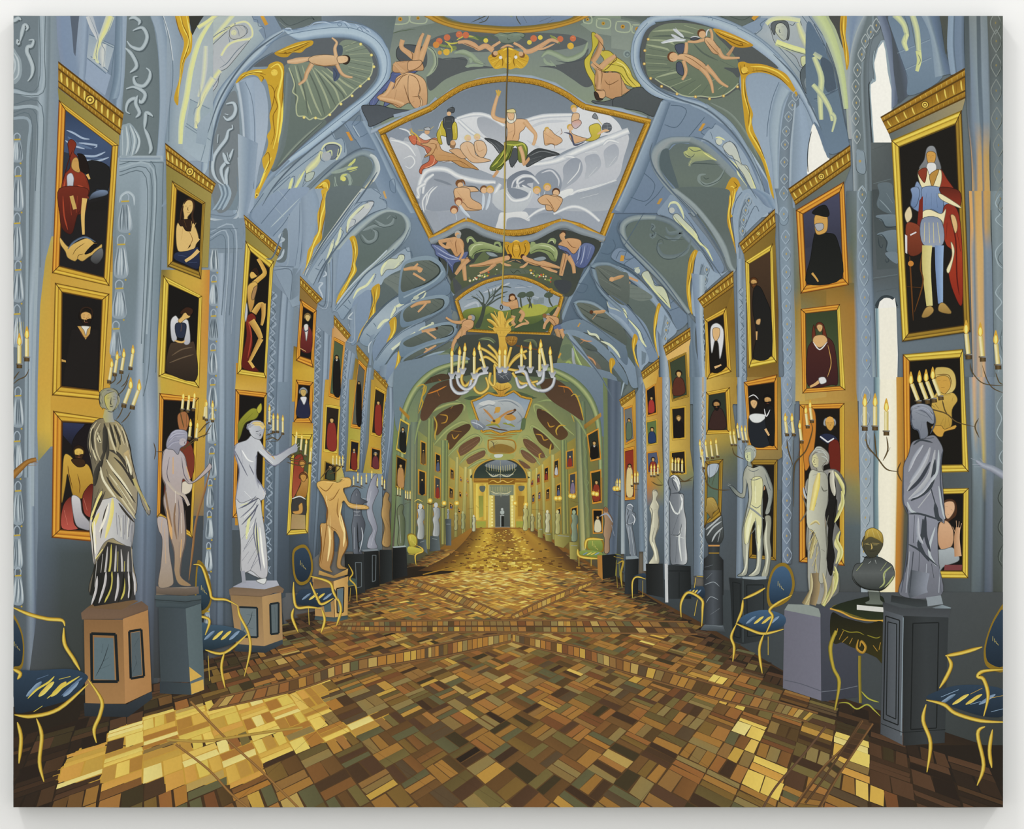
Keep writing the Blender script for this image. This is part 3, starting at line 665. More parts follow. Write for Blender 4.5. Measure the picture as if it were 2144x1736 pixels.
M('4a4a38',1.8,'500,185 60:14 660,118;56:19 62:17 65:12;870,118 88:16 910,205;920,118 96:19;106:18 116:14;113:19 118:16;56:13 60:18')
M('8a9c4a',4,'74:12 86:13;90:13 1050,128;780,118 84:14')
C('565d62','21:48 30:49 42:47 47:50 46:56 56:54 70:56 56:57 42:60 28:66 16:75 13:63 19:57')
C('565d62','118:54 128:52 140:47 147:40 144:50 147:62 151:69 144:72 133:65 120:57 106:55')
C('5a6266','11:37 20:31 26:29 42:26 70:28 100:27 125:28 136:30 146:35 130:40 110:42 90:40 60:43 40:42 30:40')
C('50585e','-2:40 9:38 13:42 13:54 6:59 -2:59')
M('8c9a82-a4b094-7c8a74',10,'12:38 19:43 205,520 17:59 13:63')
M('8c9c84-9aa88c-75856c',11,'36:44 43:43 50:46 54:50 60:53;146:35 142:44 130:49 120:45 113:43 108:47')
M('90a088',6,'45:55 52:54 600,545;48:48 50:50 49:52;115:50 120:55;110:48 112:52 119:54')
M('48535a',1.5,'23:49 36:48 47:50;11:37 19:42 215,520 18:59;147:40 144:48 1300,515 120:50;54:50 62:53')
M('7f8c50',5,'20:36 28:38 38:39;42:29 52:31 56:33;115:29 120:33 123:36;24:42 32:42 38:40')
M('55684e',6,'53:29 58:32 64:30;56:34 70:35;90:31 96:33;66:29 70:32')
M('c4b850',3,'30:35 34:40 33:44;38:33 44:30 52:30;25:40 30:44;28:34 33:36 40:35;118:30 122:33')
for c,r,s in (('c8694a',7,'235,340 30:31 400,285 455,290 1015,318'),('d0823f',7,'210,370'),('c8694a',6.5,'1235,322 1340,318'),('d6a83e',7,'295,430 132:38'),('d9c04e',5,'620,335 98:35 107:31'),('cf9440',4.5,'240,435')): D(c,r,s)
M('e8a070',1.8,'225,332 245,330;390,275 408,278;133:31 1350,312')
M('38483c',2,'26:35 27:37;300,365 29:39;330,335 350,345;24:40 25:42;35:33 345,350;28:40 300,405')
C('7c8c78/66766a','69:29 76:27 88:27 94:29 90:33 86:35 800,362 740,345 72:31')
M('4a5a50',1.8,'70:28 74:27 80:28 860,268 940,275;77:30 785,302;83:30 845,298;80:31 805,330 820,325;90:30 93:31 945,285 920,275;74:35 800,362 870,345')
M('a4b4a0',1.8,'73:29 79:30;85:29 900,285')
C('c8962a/d2a234','64:47 72:42 80:39 88:42 97:46 965,520 920,565 87:56 820,575 77:56 70:57 66:53')
M('7f5612',1.8,'66:50 74:47;69:55 74:49;65:48 73:45;73:44 76:50 755,550;96:48 88:47;93:55 88:50;965,510 885,480;87:44 85:50 86:55;72:43 745,470')
M('ecc850',2.6,'67:52 735,490;94:53 885,495;76:42 80:40 850,415;70:56 74:54;90:56 87:53')
D('ddb040',7.5,'805,500');D('dcdcd8',3.5,'742,475 868,472')
M('7f5612',1.2,'79:49 800,492;815,490 828,492;803,495 803,515 812,515;79:53 82:53;785,470 830,468')
sub('nude_figure','flying nude figures holding the garland')
S('c49470-d0a078-c49470','6,8,10,10,11,10','39:35 460,345 52:37 56:40 62:38 68:42')
S('d0a078','6,5','64:41 70:37 740,345'); D('6a4630',6,'690,450');D('cfa27a',5,'700,440')
S('c49470-d0a078-c49470','5,7,9,10,10,9','122:35 116:33 109:37 102:41 980,425 93:43')
S('d0a078','6,5','95:42 90:38 850,355'); D('7a5030',6,'920,455');D('cfa27a',5,'910,445')
M('d0a078',4,'74:40 800,375 85:39;119:36 110:40 104:41;43:36 520,395'); M('85583a',1.2,'45:36 52:39 56:41;108:38 1180,345;64:39 70:38;94:40 90:39;106:37 106:40')
back()
sub('nude_figure','upside-down seated nude man on blue cloth')
C('4a5a9a/5c6aa0','-12:62 -6:64 -4:70 -14:83 -22:88 -20:80 -17:76')
T(430,0)
C('4c5c98/5a68a2','154:60 162:57 1736,560 1736,600 160:64 156:70 147:76 143:83 138:89 1355,850 140:79 148:70 153:64')
M('8090c0',2,'156:62 164:60;140:80 138:87;153:66 148:73')
C('4e565e','159:39 170:37 179:40 179:50 160:50')
S('c4966c-d0a078-c4966c','10,9,11,14,14','163:33 162:39 168:44 1736,480 177:50')
S('c4966c-d4a67c-c4966c','8,11,16','185:29 181:40 177:50')
C('cf9f76/b98a62','156:52 1640,505 174:50 179:52 180:58 1720,585 162:60 155:59')
S('b98a62-d8aa80-b48860','9,12,11','156:52 164:60 1736,660')
C('d9ad82/c09068','158:64 168:60 179:64 183:72 183:86 179:89 173:88 168:85 160:89 154:86 143:82 143:79 152:75 156:72')
S('c08e64-dcb086-c08e64','11,9,10','155:68 150:77 144:81')
S('c08e64-dcb086-c08e64','9','144:81 156:83 164:86')
C('e0b88e','170:80 176:79 179:83 178:89 173:89 170:85')
M('7f5636',1.5,'156:72 158:66 165:61;156:74 162:64 168:61;164:70 167:80 169:86;156:83 158:74;144:83 156:86 162:89;160:52 174:50;172:79 170:83 173:88;160:48 165:50;156:52 166:62;160:60 172:59')
T(860,0)
C('d9ad82/c8976e','0,620 5:65 75,730 6:79 8:83 75,880 40,895 1:87 -2:80 -2:64')
S('c4966c-d0a078-c4966c','5,8,11,14','105,275 8:33 55,420 4:52')
C('cf9f76','-2:51 4:50 85,500 9:53 4:57 -2:58')
M('7f5636',1.4,'0,620 5:65 78,730 7:78;1:80 7:80 78,850;5,850 30,835;9:50 92,530 40,572 0,580;10:28 7:30;0,425 15,450 1:50')
back()
sub('nude_figure','upside-down seated nude man on yellow cloth')
C('b8a838/d0b848','1495,270 1535,285 155:35 151:43 148:53 152:62 156:70 153:76 150:68 145:59 1435,500 148:44 150:38')
T(1290,0)
C('c0ac40/d4bc50','-14:43 -6:42 0,470 6:51 11:57 14:64 20:70 180,725 120,715 6:68 2:60 -6:59 -15:59 -18:56 -10:50')
M('756a20',1.8,'0,540 6:56 10:64 17:72;0,590 4:61 9:68 130,715;-12:56 -6:53 0,540;2:61 6:64')
M('e8d880',2,'0,510 6:54 11:61')
C('d0a078/b98a62','-7:60 0,610 4:64 9:73 12:74 6:78 0,810 -6:79')
T(860,0)
S('c4966c-c9966c-8f6844','7,10,12,12','1525,285 157:34 155:43 150:51')
S('c4966c-cf9f76-c4966c','12,12,12,8','150:52 156:56 162:51 169:46')
C('6e5238','158:60 162:61 160:70 155:76 154:68'); C('c8966c/b88860','154:56 160:60 170:60 1736,640 1736,820 164:81 156:76 152:68')
S('c4966c-d0a078-9c7048','11,12,11','1545,560 156:64 155:74')
C('cf9f76','153:75 159:74 161:79 157:82 153:80');C('3a2c24','1515,760 1545,770 156:81 1590,815 157:83 153:82')
M('6f4a2c',1.5,'152:68 153:74 160:75;160:66 164:70 172:66;164:67 1645,740;150:52 160:58 170:47;154:57 158:60 157:70;155:33 160:40 159:43;169:45 170:49 165:53')
C('50585e/565e64','150:83 160:84 1736,800 1736,890 160:87 151:85')
T(1290,0)
C('50585e/4c5459','-20,815 6:79 14:73 220,725 33:80 385,830 32:96 20:92 8:90 -20,885')
D('889c98',8,'90,445');D('66787c',5.5,'92,447');D('889c98',2.4,'94,450')
T(430,0)
C('4c5460/515a66','129:88 138:87 144:87 156:90 1736,915 1736,940 156:96 1370,1045 134:100')
back()
part('painted_fresco', 'large ceiling fresco of a bearded god on clouds in a gilt border')
T(860,0)
U('8fa3bc',7,'-14:96 -2:93 16:87 215,810');
V('-33:107 -33:111;-20,935 -20,965;165,860 175,900;33:73 345,760;56:64 57:67;780,605 79:64;100:62 100:66;120:68 119:72;138:80 136:84;146:85 144:89;1736,890 1736,930;195:96 195:100','0:8a9680 20:8fa4bc 60:9db0c8 100:7a8ea8',smooth=0)
C('7c8a9a/8a97a8/a0a8b8','-18:112 200,905 34:77 56:69 800,665 1020,685 1200,745 138:86 145:90 185:101',1)
T1()
P0 = PT('803,282 858,252 904,236 95:20 100:18 1060,168 1120,175 117:19 1212,220 1226,228 1358,260 1262,492 1220,484 1178,465 112:48 1060,488 1010,476 976,462 94:47 910,488')
fillg(P0, '6f7e90>7b8a9c>9aa4b4>98a2b4@1060,170,1060,490')
F('8390a4/9aa3b2','803,282 858,252 90:40 925,480 910,488')
def cloud(s, c='dcdfe2/c4c9d2'): C(c, s)
T(860,0)
cloud('6:120 10:110 20:115 25:100 38:98 48:95 56:94 64:96 70:100 78:101 96:99 106:96 118:94 132:95 140:88 156:91 170:100 174:110 160:112 140:120 125:126 100:142 80:148 56:140 40:135 20:132','d6d9de/c8ccd4')
cloud('102:137 118:136 135:125 150:118 166:113 180:112 176:130 170:148 150:155 130:162 125:170 100:172 80:170 79:150','c4c8d0/b2b8c6')
C('a4acb8/b4bac4','-6:116 6:118 12:126 6:140 4:150 0,1560')
T(430,0)
C('c0c4cc/9ea6b6','152:115 160:116 170:118 176:123 179:140 176:164 170:156 160:140')
M('aab2c0-ccd2d8-e6e7e6-c8ced6-a8b0be',7,'153:116 160:117 168:121 1736,1290')
M('aab2c0-ccd2d8-e6e7e6-c8ced6-a8b0be',4,'164:131 170:129 173:134 169:139 165:137;160:106 168:109 171:118')
T(860,0)
C('9ea6b4/b0b6c2','56:97 70:99 78:105 78:118 64:114 56:106')
S('aab2c0-ccd2d8-e6e7e6-c8ced6-a8b0be','6,9,9,7','38:98 520,945 64:96 77:104')
S('aab2c0-ccd2d8-e6e7e6-c8ced6-a8b0be','8,9,7','40:100 50:109 60:115')
S('aab2c0-ccd2d8-e6e7e6-c8ced6-a8b0be','8,10,8','94:100 110:96 133:95')
M('c0c6d0',6,'98:106 110:101 130:100;96:116 110:124 128:123')
S('aab2c0-ccd2d8-e6e7e6-c8ced6-a8b0be','8,12,12,12,10','6:164 8:150 14:141 28:140 40:146 56:150 70:151')
C('8f99aa/a2aab8','9:165 11:152 17:144 30:143 42:150 56:153 70:152 69:162 640,1736 80,1736')
C('98a2b4/8d98aa','16:156 26:153 38:158 40:170 330,1736 140,1736 13:164')
M('7c8798',5,'19:148 26:150 34:153')
S('aab2c0-ccd2d8-e6e7e6-c8ced6-a8b0be','5,9,5','10:160 12:150 19:144'); M('aab2c0-ccd2d8-e6e7e6-c8ced6-a8b0be',2.4,'120,1736 14:160 19:154')
S('aab2c0-ccd2d8-e6e7e6-c8ced6-a8b0be','10,14,16,14','102:136 120:133 138:125 160:116 180:108')
M('aab2c0-ccd2d8-e6e7e6-c8ced6-a8b0be',7,'126:130 134:130 141:137;144:126 154:125;159:120 164:116 172:118;125:170 135:159 150:155 170:149')
C('8f99ab/a6aebc','126:138 133:131 140:132 142:140 138:148 130:154 122:158 126:148')
C('a0a8b8/b2b9c4','144:130 152:127 156:130 157:137 152:143 144:148 145:138')
C('a0a8b8/b2b9c4','160:124 168:119 172:124 170:133 162:139 160:132')
C('95a0b0/a8b0bc','124:164 140:160 156:157 170:152 168:164 1640,1736 1250,1736')
M('aab2c0-ccd2d8-e6e7e6-c8ced6-a8b0be',3,'129:152 138:142 140:134;147:146 154:138;164:137 170:129;138:159 155:154 170:148;140:164 155:160')
C('6f7a8e/8792a4','80:148 88:142 96:141 102:145 104:150 96:152 100:156 99:164 92:168 84:165 80:157')
C('8994a6','103:145 110:140 118:140 124:147 124:156 118:162 106:162 101:156')
S('aab2c0-ccd2d8-e6e7e6-c8ced6-a8b0be','3,6,7,7,6,3','90:156 88:150 92:146 100:146 106:152')
S('aab2c0-ccd2d8-e6e7e6-c8ced6-a8b0be','3,6,8,7,3','78:162 86:166 96:165 99:158 92:153')
M('c8ccd6',3.5,'83:158 85:150 92:145 99:145;87:160 88:153 94:149;108:143 116:141 122:148 122:154')
S('aab2c0-ccd2d8-e6e7e6-c8ced6-a8b0be','9,12,14','74:152 70:160 700,1736')
T(860,400)
C('9aa4b4/8a96a8','62:8 70:12 74:20 72:28 64:29 52:25 46:18 56:17')
C('8e99ac/98a2b2','80:25 87:22 96:24 98:29 900,325 82:32 79:29')
C('8a96a8/9aa4b4','100:22 110:18 120:19 126:23 116:26 106:29 99:30')
C('c4cad0/b4bcc6','78:-2 100:-2 98:10 90:18 80:18 70:13 68:4')
C('7d899c','80:-2 88:-2 96:1 99:5 92:7 84:5'); S('aab2c0-ccd2d8-e6e7e6-c8ced6-a8b0be','5,9,9,5','79:2 85:8 96:6 990,0')
C('d8dadc/c8ccd2','74:18 80:18 90:17 96:18 98:25 90:22 80:23 78:32 70:33 72:24')
S('aab2c0-ccd2d8-e6e7e6-c8ced6-a8b0be','4,7,5','96:23 106:16 120:12'); S('aab2c0-ccd2d8-e6e7e6-c8ced6-a8b0be','5,8,8,6','118:19 133:13 145:16 156:25')
S('aab2c0-ccd2d8-e6e7e6-c8ced6-a8b0be','4,8,8,8','7:4 6:-2 12:-6'); M('aab2c0-ccd2d8-e6e7e6-c8ced6-a8b0be',4,'11:18 10:8 150,0;13:12 16:2 22:-4')
C('e0e2e0/d0d4d8','106:4 118:9 133:2 133:-2 1250,0 113:6')
sub('fresco_figure','white-bearded god with one raised arm in green drapery on a dark eagle')
T(860,0)
C('3d4248/565c66','61:114 70:116 77:121 79:127 740,1275 68:120 64:117')
C('3d4248/4c525a','96:129 104:123 113:124 1230,1275 112:130 102:135 96:138 95:134')
M('82888e',1.4,'64:116 70:121 74:127;70:118 75:122;98:129 108:125 1200,1275;98:132 108:129;99:135 106:132')
C('4c525a','82:124 88:123 89:130 85:137 83:138 81:131')
S('c4966c-d9ad84-c4966c','6,7,9,9,12','725,770 70:85 68:95 720,985 800,1005')
S('c9a04a','3.4','722,790 706,745');S('c9a04a','3.4','725,790 725,742');S('c9a04a','3.4','728,790 742,750');S('c9a04a',7,'727,800 724,770')
C('dcb088/cf9f74','78:100 850,985 95:99 94:106 90:110 89:116 82:119 79:118 80:108')
S('c4966c-d9ad84-c4966c','12,10,8,7,6','94:100 99:106 103:111 1025,1160 101:120')
M('d9ad84',2.4,'1015,1160 1010,1205;1022,1160 1022,1200;103:115 1035,1190')
C('dcd9c8','795,930 860,925 87:99 83:102 795,1000 785,960');C('dcb088','80:93 85:93 850,985 815,990 80:96')
C('d8c88c','795,910 85:90 865,930 80:93')
M('8a5e3c',1.2,'812,950 822,950;835,950 845,950;825,955 826,970;80:110 85:108;85:99 86:108 84:115;90:110 89:115')
C('7f8438/5d6a2c','78:117 90:117 96:121 96:129 93:134 89:133 88:122 85:121 82:130 78:134 74:140 67:141 655,1380 71:130 77:123')
M('b8b84c',3,'78:119 86:120 93:119 955,1250;77:124 74:131 67:138;80:126 76:135 70:140'); M('353c1c',2,'84:120 81:129 75:137 69:140;89:120 93:128 92:134;79:118 78:126 72:134')
S('c4966c-d9ad84-c4966c','8,8,7','90:121 925,1280 935,1360');S('c8966c',6,'93:137 97:132 975,1300')
S('c8966c','7,6,5','72:141 70:144 680,1465')
M('3d4248',2,'83:136 82:138;855,1350 855,1385')
back()
sub('fresco_figure','red-draped reclining woman in a winged helmet')
C('c87a5c/b8604a','0,1120 6:113 12:116 20:114 23:117 20:123 14:127 11:122 4:119 0,1160')
C('c8664c/b8583e','16:126 215,1290 22:134 16:138 10:140 9:144 7:142 9:137 15:133')
T(430,0)
C('c8664c','168:113 174:112 174:119 171:119')
M('c9a44a',2.6,'169:109 170:111 172:112;1680,1065 170:109;1705,1060 1712,1095')
T(860,0)
M('c9a44a',3,'0,1060 1:109 5:112 8:118;2:110 6:114')
C('cf9f74/b8844e','17:115 23:117 26:124 38:128 44:131 56:140 50:139 42:138 33:133 22:133 18:128 11:130 17:123 8:119 14:118')
D('d0a078',5.5,'135,1090'); C('aab0b8','11:106 15:105 165,1075 120,1075');M('d8b84c',3,'60,1075 105,1075;16:107 190,1045')
M('84552e',1.3,'15:119 20:119 22:124;23:128 38:130;26:134 40:133 50:139;12:129 18:127 22:118;38:129 45:138')
M('e8a888',1.6,'11:121 17:127;20:130 18:136 11:139;2:115 10:118')
back()
sub('fresco_figure','small helmeted and nude figures seated on the clouds')
C('c8b440/b89c34','26:100 30:100 37:101 385,1080 38:115 34:115 25:112 26:119 23:118 215,1110 24:105')
C('3e444c/50565e','28:97 350,965 36:100 34:104 345,1140 32:120 30:118 29:109 265,1030')
C('4a5058','305,905 345,885 362,900 355,930 31:93'); S('4a5058',2.4,'345,885 350,868');D('dcb088',4.6,'316,940')
M('8e949c',1.5,'29:100 33:100;30:106 33:106;31:90 340,895;28:97 275,1020;34:98 35:101')
M('e4d488',2,'24:106 25:112;37:104 37:110')
D('8a6a50',6,'35:119 345,1205');D('cf9f74',5.5,'348,1180');C('cfa27a','32:124 40:123 47:129 42:131 34:126')
C('d8b492/d4aa84','42:119 47:117 52:120 54:128 62:131 66:133 520,1345 45:129 41:123')
C('d8b492/d4aa84','53:117 60:117 63:124 60:130 56:129 53:124')
D('d8c08c',7,'47:114 548,1130');D('dcb894',5,'478,1145 548,1140');M('b48660',1.1,'46:120 50:128 56:132;54:118 56:125 61:123;47:115 490,1155;540,1135 556,1136')
C('d8ac84/d0a078','132:105 133:110 140:113 146:115 138:118 134:118 131:112'); M('4c5270',4,'1265,1095 132:111 134:117 136:120 144:117')
D('cda24c',6.5,'1315,1050 1345,890');D('dcb48c',5.5,'1322,1058 1350,908')
C('d8b08a','134:94 139:94 1385,990 133:101');C('cf9a84/c4b4bc','133:101 139:99 141:102 137:106 134:105')
C('cdb848/bca43c','148:104 154:102 157:105 156:113 1500,1165 144:116 149:113 1475,1080')
D('5a616c',11,'1620,1055');M('a0a6ae',1.8,'159:103 166:103;159:106 1665,1055;1620,1015 1630,1095')
S('d8ac84',5,'154:111 160:108 164:108');S('c8b050',5,'154:98 158:103');C('7c828a','150:97 1520,935 154:96 1545,985')
C('d8ac84/d0a078','110:108 115:107 119:111 124:114 125:117 120:120 116:119 111:120 110:115')
D('c9a04c',5.5,'1125,1070');D('dcb48c',4.5,'1130,1080');M('84552e',1.2,'110:110 118:115;111:119 118:119 119:123;118:112 123:108;124:106 125:110 123:111')
D('7a4e30',8,'400,1515');M('7a4e30',4,'38:150 43:149 45:153');D('dcb088',6,'410,1530')
C('d9ad84/cf9f74','36:157 43:154 50:154 540,1545 56:158 48:159 48:163 54:168 58:170 570,1736 440,1736 37:168 36:162')
M('4a5058',2.4,'46:154 530,1545 58:159')
for (x,y,hc) in ((605,1565,'7a5034'),(655,1565,'c89a48'),(395,1660,'8a5038'),(360,1730,'8a5038'),(1042,1570,'cda04a'),(1128,1545,'cda04a'),(1200,1585,'5a3c2c')):
    D(hc,8.5,'%d,%d'%(x,y)); D('dcb088',6.4,'%d,%d'%(x,y+8)); M('6a4428',1,'%d,%d %d,%d;%d,%d %d,%d'%(x-10,y+4,x-4,y+4,x+6,y+4,x+12,y+4))
M('ccd8e4-b0c0d4',6,'60:160 60:166 590,1736;655,1600 64:168 620,1736;109:164 111:158;107:163 106:159;41:169 440,1736')
C('d4a67c/cf9f74','112:162 119:161 125:164 122:170 1180,1736 1120,1736 111:169 106:164')
T(860,400)
C('d4a67c/cf9f74','111:3 117:4 125:6 124:11 1190,175 115:12 108:11 105:7')
C('d9ad84/cf9f74','365,-20 48:-2 50:6 58:11 580,155 48:14 44:10 37:6')
for (x,y,hc) in ((395,85,'8a5038'),(358,155,'8a5038')):
    D(hc,8.5,'%d,%d'%(x,y)); D('dcb088',6.2,'%d,%d'%(x,y+10)); M('6a4428',1,'%d,%d %d,%d;%d,%d %d,%d'%(x-10,y+6,x-4,y+6,x+6,y+6,x+12,y+6))
M('ccd8e4-b0c0d4',6,'40:12 44:17 49:22;372,190 38:24;595,20 59:15;65:2 63:13')
M('84552e',1.3,'112:6 116:11 119:17;120:5 124:9;44:6 44:11;380,0 44:8')
back()
sub('gilt_frame','carved gilt border of the large fresco')
T1()
def border(s, w, prof='6e4c14-b98428-dca640-a8741e-c9962f-8a5f18-5a4014', beads='7a4f10'):
    p = PT(s)
    for a, b in zip(p, p[1:]): ribbon([a, b], [w, w], prof)
    for q in p[1:-1]: D('b98428', w*.42, [q])
    if beads:
        for a, b in zip(p, p[1:]):
            d = math.hypot(b[0]-a[0], b[1]-a[1]); k = int(d/3.2)
            nx, ny = (b[1]-a[1])/d, -(b[0]-a[0])/d
            for i in range(k):
                t = (i+.5)/k; x, y = a[0]+(b[0]-a[0])*t, a[1]+(b[1]-a[1])*t
                ribbon([(x-nx*w*.05, y-ny*w*.05), (x-nx*w*.28, y-ny*w*.28)], [1.1, 1.1], beads)
T(860,0)
top = crom(PT('165,895 21:86 330,775 440,715 56:68 68:66 800,652 920,662 104:68 116:72 1290,785 138:85 1440,885'),False,3)
border(top, 13)
T1()
border('794,278 85:25 902,227', 13); border('1225,224 1280,236 1362,256', 13)
border('1356,258 1338,300 1258,500',13); border('905,500 87:43 802,282',13)
border([(905,499),(940,480),(976,462)],13)
border(crom(PT('976,462 1005,474 1040,485 1075,488 1110,484 1145,474 1176,464'),False,3),14)
border('1176,464 1215,474 1260,497',13)
for q in ('905,500','1259,499'): D('c08a2c',8,q)
back()
part('painted_ceiling', 'band of painted nudes and green scrolls between the two ceiling frescoes')
T(860,400)
S('7f8a96-8e9ca8-6f7a84',14,'16:42 30:36 46:28 62:35 80:40 100:39 124:28 140:33 160:40',0)
C('3c4240/434a44','21:44 30:38 46:31 60:38 80:43 100:42 122:32 140:36 157:43 148:60 143:64 134:85 125:86 115:80 100:74 80:70 60:74 44:82 37:85 33:74 28:64 24:56')
C('5c6448/4c5440','36:85 33:76 42:66 50:60 70:56 90:60 110:64 122:70 125:76 120:84 112:78 98:72 82:69 64:72 50:79')
C('3e444c','119:74 130:74 133:78 128:85 120:80');C('4a4f55','35:72 40:76 42:80 37:86')
C('94a26c/6c7c4c','48:46 54:43 64:44 72:48 75:45 755,510 70:50 60:50 53:52 52:56 49:54')
C('94a26c/6c7c4c','99:44 106:44 119:47 121:52 120:58 116:57 112:52 106:50 99:51')
S('a0ac78-7c8c58','9,14,16,12','50:54 52:48 58:45 74:49'); S('a0ac78-7c8c58','12,16,14,8','98:50 108:46 118:49 119:56')
M('8f9e6a',5,'47:43 470,395 500,385 53:42 56:44;119:44 1190,405 116:40 113:43;74:46 73:43 70:43 69:45;100:47 100:43 103:43')
M('c4cca0',1.8,'49:50 53:45 60:44;119:50 114:46 106:45;475,425 480,395 510,395;118:43 1175,408 115:41')
M('2e3430',1.3,'50:56 53:51 62:48 74:51;1190,575 116:51 106:48 99:51;48:44 54:43')
C('5e6a48','52:60 60:50 66:51 62:59 56:62')
C('c08a24/d0982c','77:43 80:42 83:43 870,405 910,425 950,405 98:43 985,480 96:53 92:56 87:56 82:55 79:50')
D('dca63c',6.5,'872,470'); M('6e4a0e',1.6,'78:44 81:44 80:48 83:53;97:43 94:44 95:49 92:54;85:43 84:50 86:55;89:43 905,500 885,550;85:46 865,462;880,462 895,460;862,485 884,485'); M('ecc458',2,'79:43 82:45;96:43 935,450;845,420 872,410 90:42')
for i in range(46):
    r = random.Random(i); a = r.random(); side = i % 2
    x = 480+240*a if side else 975+190*a; y = (735-70*a if side else 660+75*a)+r.uniform(-18, 22)
    D(r.choice(['c04a34','d8c49c','c8a030','6f7a40','b85030','e0d8b8','8a9a50']), r.uniform(1.4,2.6), '%d,%d'%(x,y))
C('5c6656','74:66 80:64 96:65 97:68 76:69'); M('384034',1.5,'78:65 77:68;82:65 85:68 880,655 91:68;93:65 95:68')
sub('nude_figure','two flying cherubs, seated old man and seated nude in blue cloth')
S('c09068-cf9c70-b08558','4,8,12,12,9','485,620 58:61 66:59 74:57 80:55')
S('c09068-cf9c70','8,6,4','70:60 64:65 57:68'); S('cf9c70',5,'74:59 79:61 830,615'); S('cf9c70',4,'80:59 86:57')
D('4a2c20',5.5,'815,540');D('cf9c70',5,'800,552'); C('8898a0','620,505 68:51 72:54 66:54')
S('c09068-cf9c70-b08558','9,12,12,8,4','94:56 102:59 110:60 118:62 1230,635')
S('c09068-cf9c70','9,6,4','108:61 115:65 121:67'); S('cf9c70',5,'97:59 930,625 90:63'); S('cf9c70',4,'91:59 870,572')
D('4a2c20',5,'925,540'); D('cf9c70',5,'940,552'); C('8898a0','101:56 109:54 112:56 106:58')
M('7a4a2c',1.2,'500,625 600,615 70:60;66:64 72:60;96:58 108:62 120:64;76:56 77:60;95:56 96:60')
C('6474a8/4c5c98','17:44 26:46 35:53 47:50 44:57 36:60 35:68 33:64 28:57 21:53 20:49')
M('a0acd0',2,'19:45 30:52 40:56;22:51 32:56 42:56;29:56 34:62'); M('2f3c6c',1.6,'20:48 33:56;26:54 34:64;40:60 46:51')
C('cf9c70/c08c60','32:39 38:38 43:41 44:47 40:53 37:54 33:48 29:45')
S('c09068-cf9c70','9,8,7','35:40 28:41 23:42'); S('cf9c70',6,'23:42 28:46 33:47')
D('a8aaa4',7,'390,355'); D('cf9c70',5,'385,362'); D('9a9c98',4.5,'395,375')
S('c09068-cf9c70-b08558','10,9,7','43:56 44:64 45:74'); S('c09068-cf9c70-b08558','11,9,6','48:56 42:62 37:69'); S('cf9c70',5,'40:42 43:50 40:57')
M('7a4a2c',1.3,'38:40 37:44 385,520;43:42 44:48;32:40 35:45;37:69 40:65;44:56 48:56 49:59')
C('cf9c70/c08c60','124:42 130:39 139:40 141:44 138:52 133:54 127:49 122:45')
S('c09068-cf9c70',9,'127:42 125:38 124:35');D('4a3428',6,'1260,350');D('cf9c70',5,'1258,362')
C('6474a8/4c5c98','122:45 129:47 135:52 143:43 152:46 149:56 144:63 138:63 134:59 130:51 123:48')
M('a0acd0',2.2,'140:45 138:56 137:60;144:45 142:56 140:61;149:46 146:56;123:47 133:55'); M('2f3c6c',1.6,'141:46 140:54 136:60;146:45 143:60;124:48 131:53 135:60')
S('c09068-cf9c70-b08558','12,11,8','128:52 126:60 124:70'); S('c09068-cf9c70-b08558','11,8,7','130:54 134:61 135:68');
M('7a4a2c',1.3,'129:41 133:46 137:47;128:50 127:58 124:69;124:42 126:44')
back()
part('painted_fresco', 'smaller landscape fresco with trees and a kneeling man behind the chandelier')
T(860,400)
C('52585a','35:87 46:79 56:74 70:69 86:69 98:72 110:78 127:86 124:96 117:119 43:119 40:104',1)
O2='375,905 44:85 52:80 62:75 760,715 86:71 96:73 106:77 114:82 125:87 1225,960 1145,1180 46:118 42:106'
C('7f93aa/94a4b2/a0aab0','385,905 44:86 520,812 620,765 76:73 860,722 960,745 1060,785 114:83 124:88 1215,960 114:116 47:116 43:105',1)
M('b0bac8',5,'60:84 72:80 82:76;86:80 100:79;44:96 54:92 56:96;100:87 110:89'); M('6a7f9c',5,'64:80 76:76;88:77 98:80;46:90 56:88')
C('8a9440/5c6c38/3c4c30','43:100 56:96 64:95 76:99 90:96 100:93 114:96 122:95 115:115 47:115')
C('a8a848','86:99 100:93 113:96 108:102 90:104'); C('3c4c34/465638','100:110 110:105 121:96 115:115 90:115 85:112'); C('56663c','54:115 60:104 70:100 78:106 85:115')
C('3f4a40','53:112 57:104 59:96 58:92 61:93 62:96 60:105 57:113')
M('4a5650',3,'60:96 56:90 50:87;60:95 60:88 56:82;61:95 65:88 64:81;61:96 68:89 70:80;62:96 72:89 78:87;64:90 72:82 76:77;59:90 54:85;70:83 77:79 83:80;68:88 74:85 80:83')
M('5f6e5c',1.6,'56:83 52:81;64:82 62:79;72:82 70:78;76:78 79:76;78:86 83:85;54:88 49:85;65:87 68:84 67:80')
for x,y in ((920,860),(985,855),(1140,860)): C('4c5c4c','%d,%d %d,%d %d,%d %d,%d %d,%d'%(x-40,y+10,x-20,y-20,x+20,y-25,x+35,y+5,x,y+25));
M('4a5040',3.5,'905,870 91:93 92:97;98:87 985,930 975,970;96:88 99:93 100:97;114:87 115:92 1175,960;100:87 985,920'); F('7c8c94','101:89 105:90 106:88 110:88 110:93 1015,940'); M('5c6c78',1.2,'105:90 1050,935;1075,890 1078,930')
C('8a9098','1095,1040 114:101 115:105 111:109')
sub('fresco_figure','dark-haired kneeling bare-chested man among trees')
D('50301e',7.5,'838,875');D('4a2c1c',5,'825,900 860,895');D('cf9c70',5.5,'840,885');M('4a2c1c',1.4,'832,897 848,897')
C('cf9c70/bf8a5c','82:92 86:90 88:90 89:96 88:99 840,985 81:95')
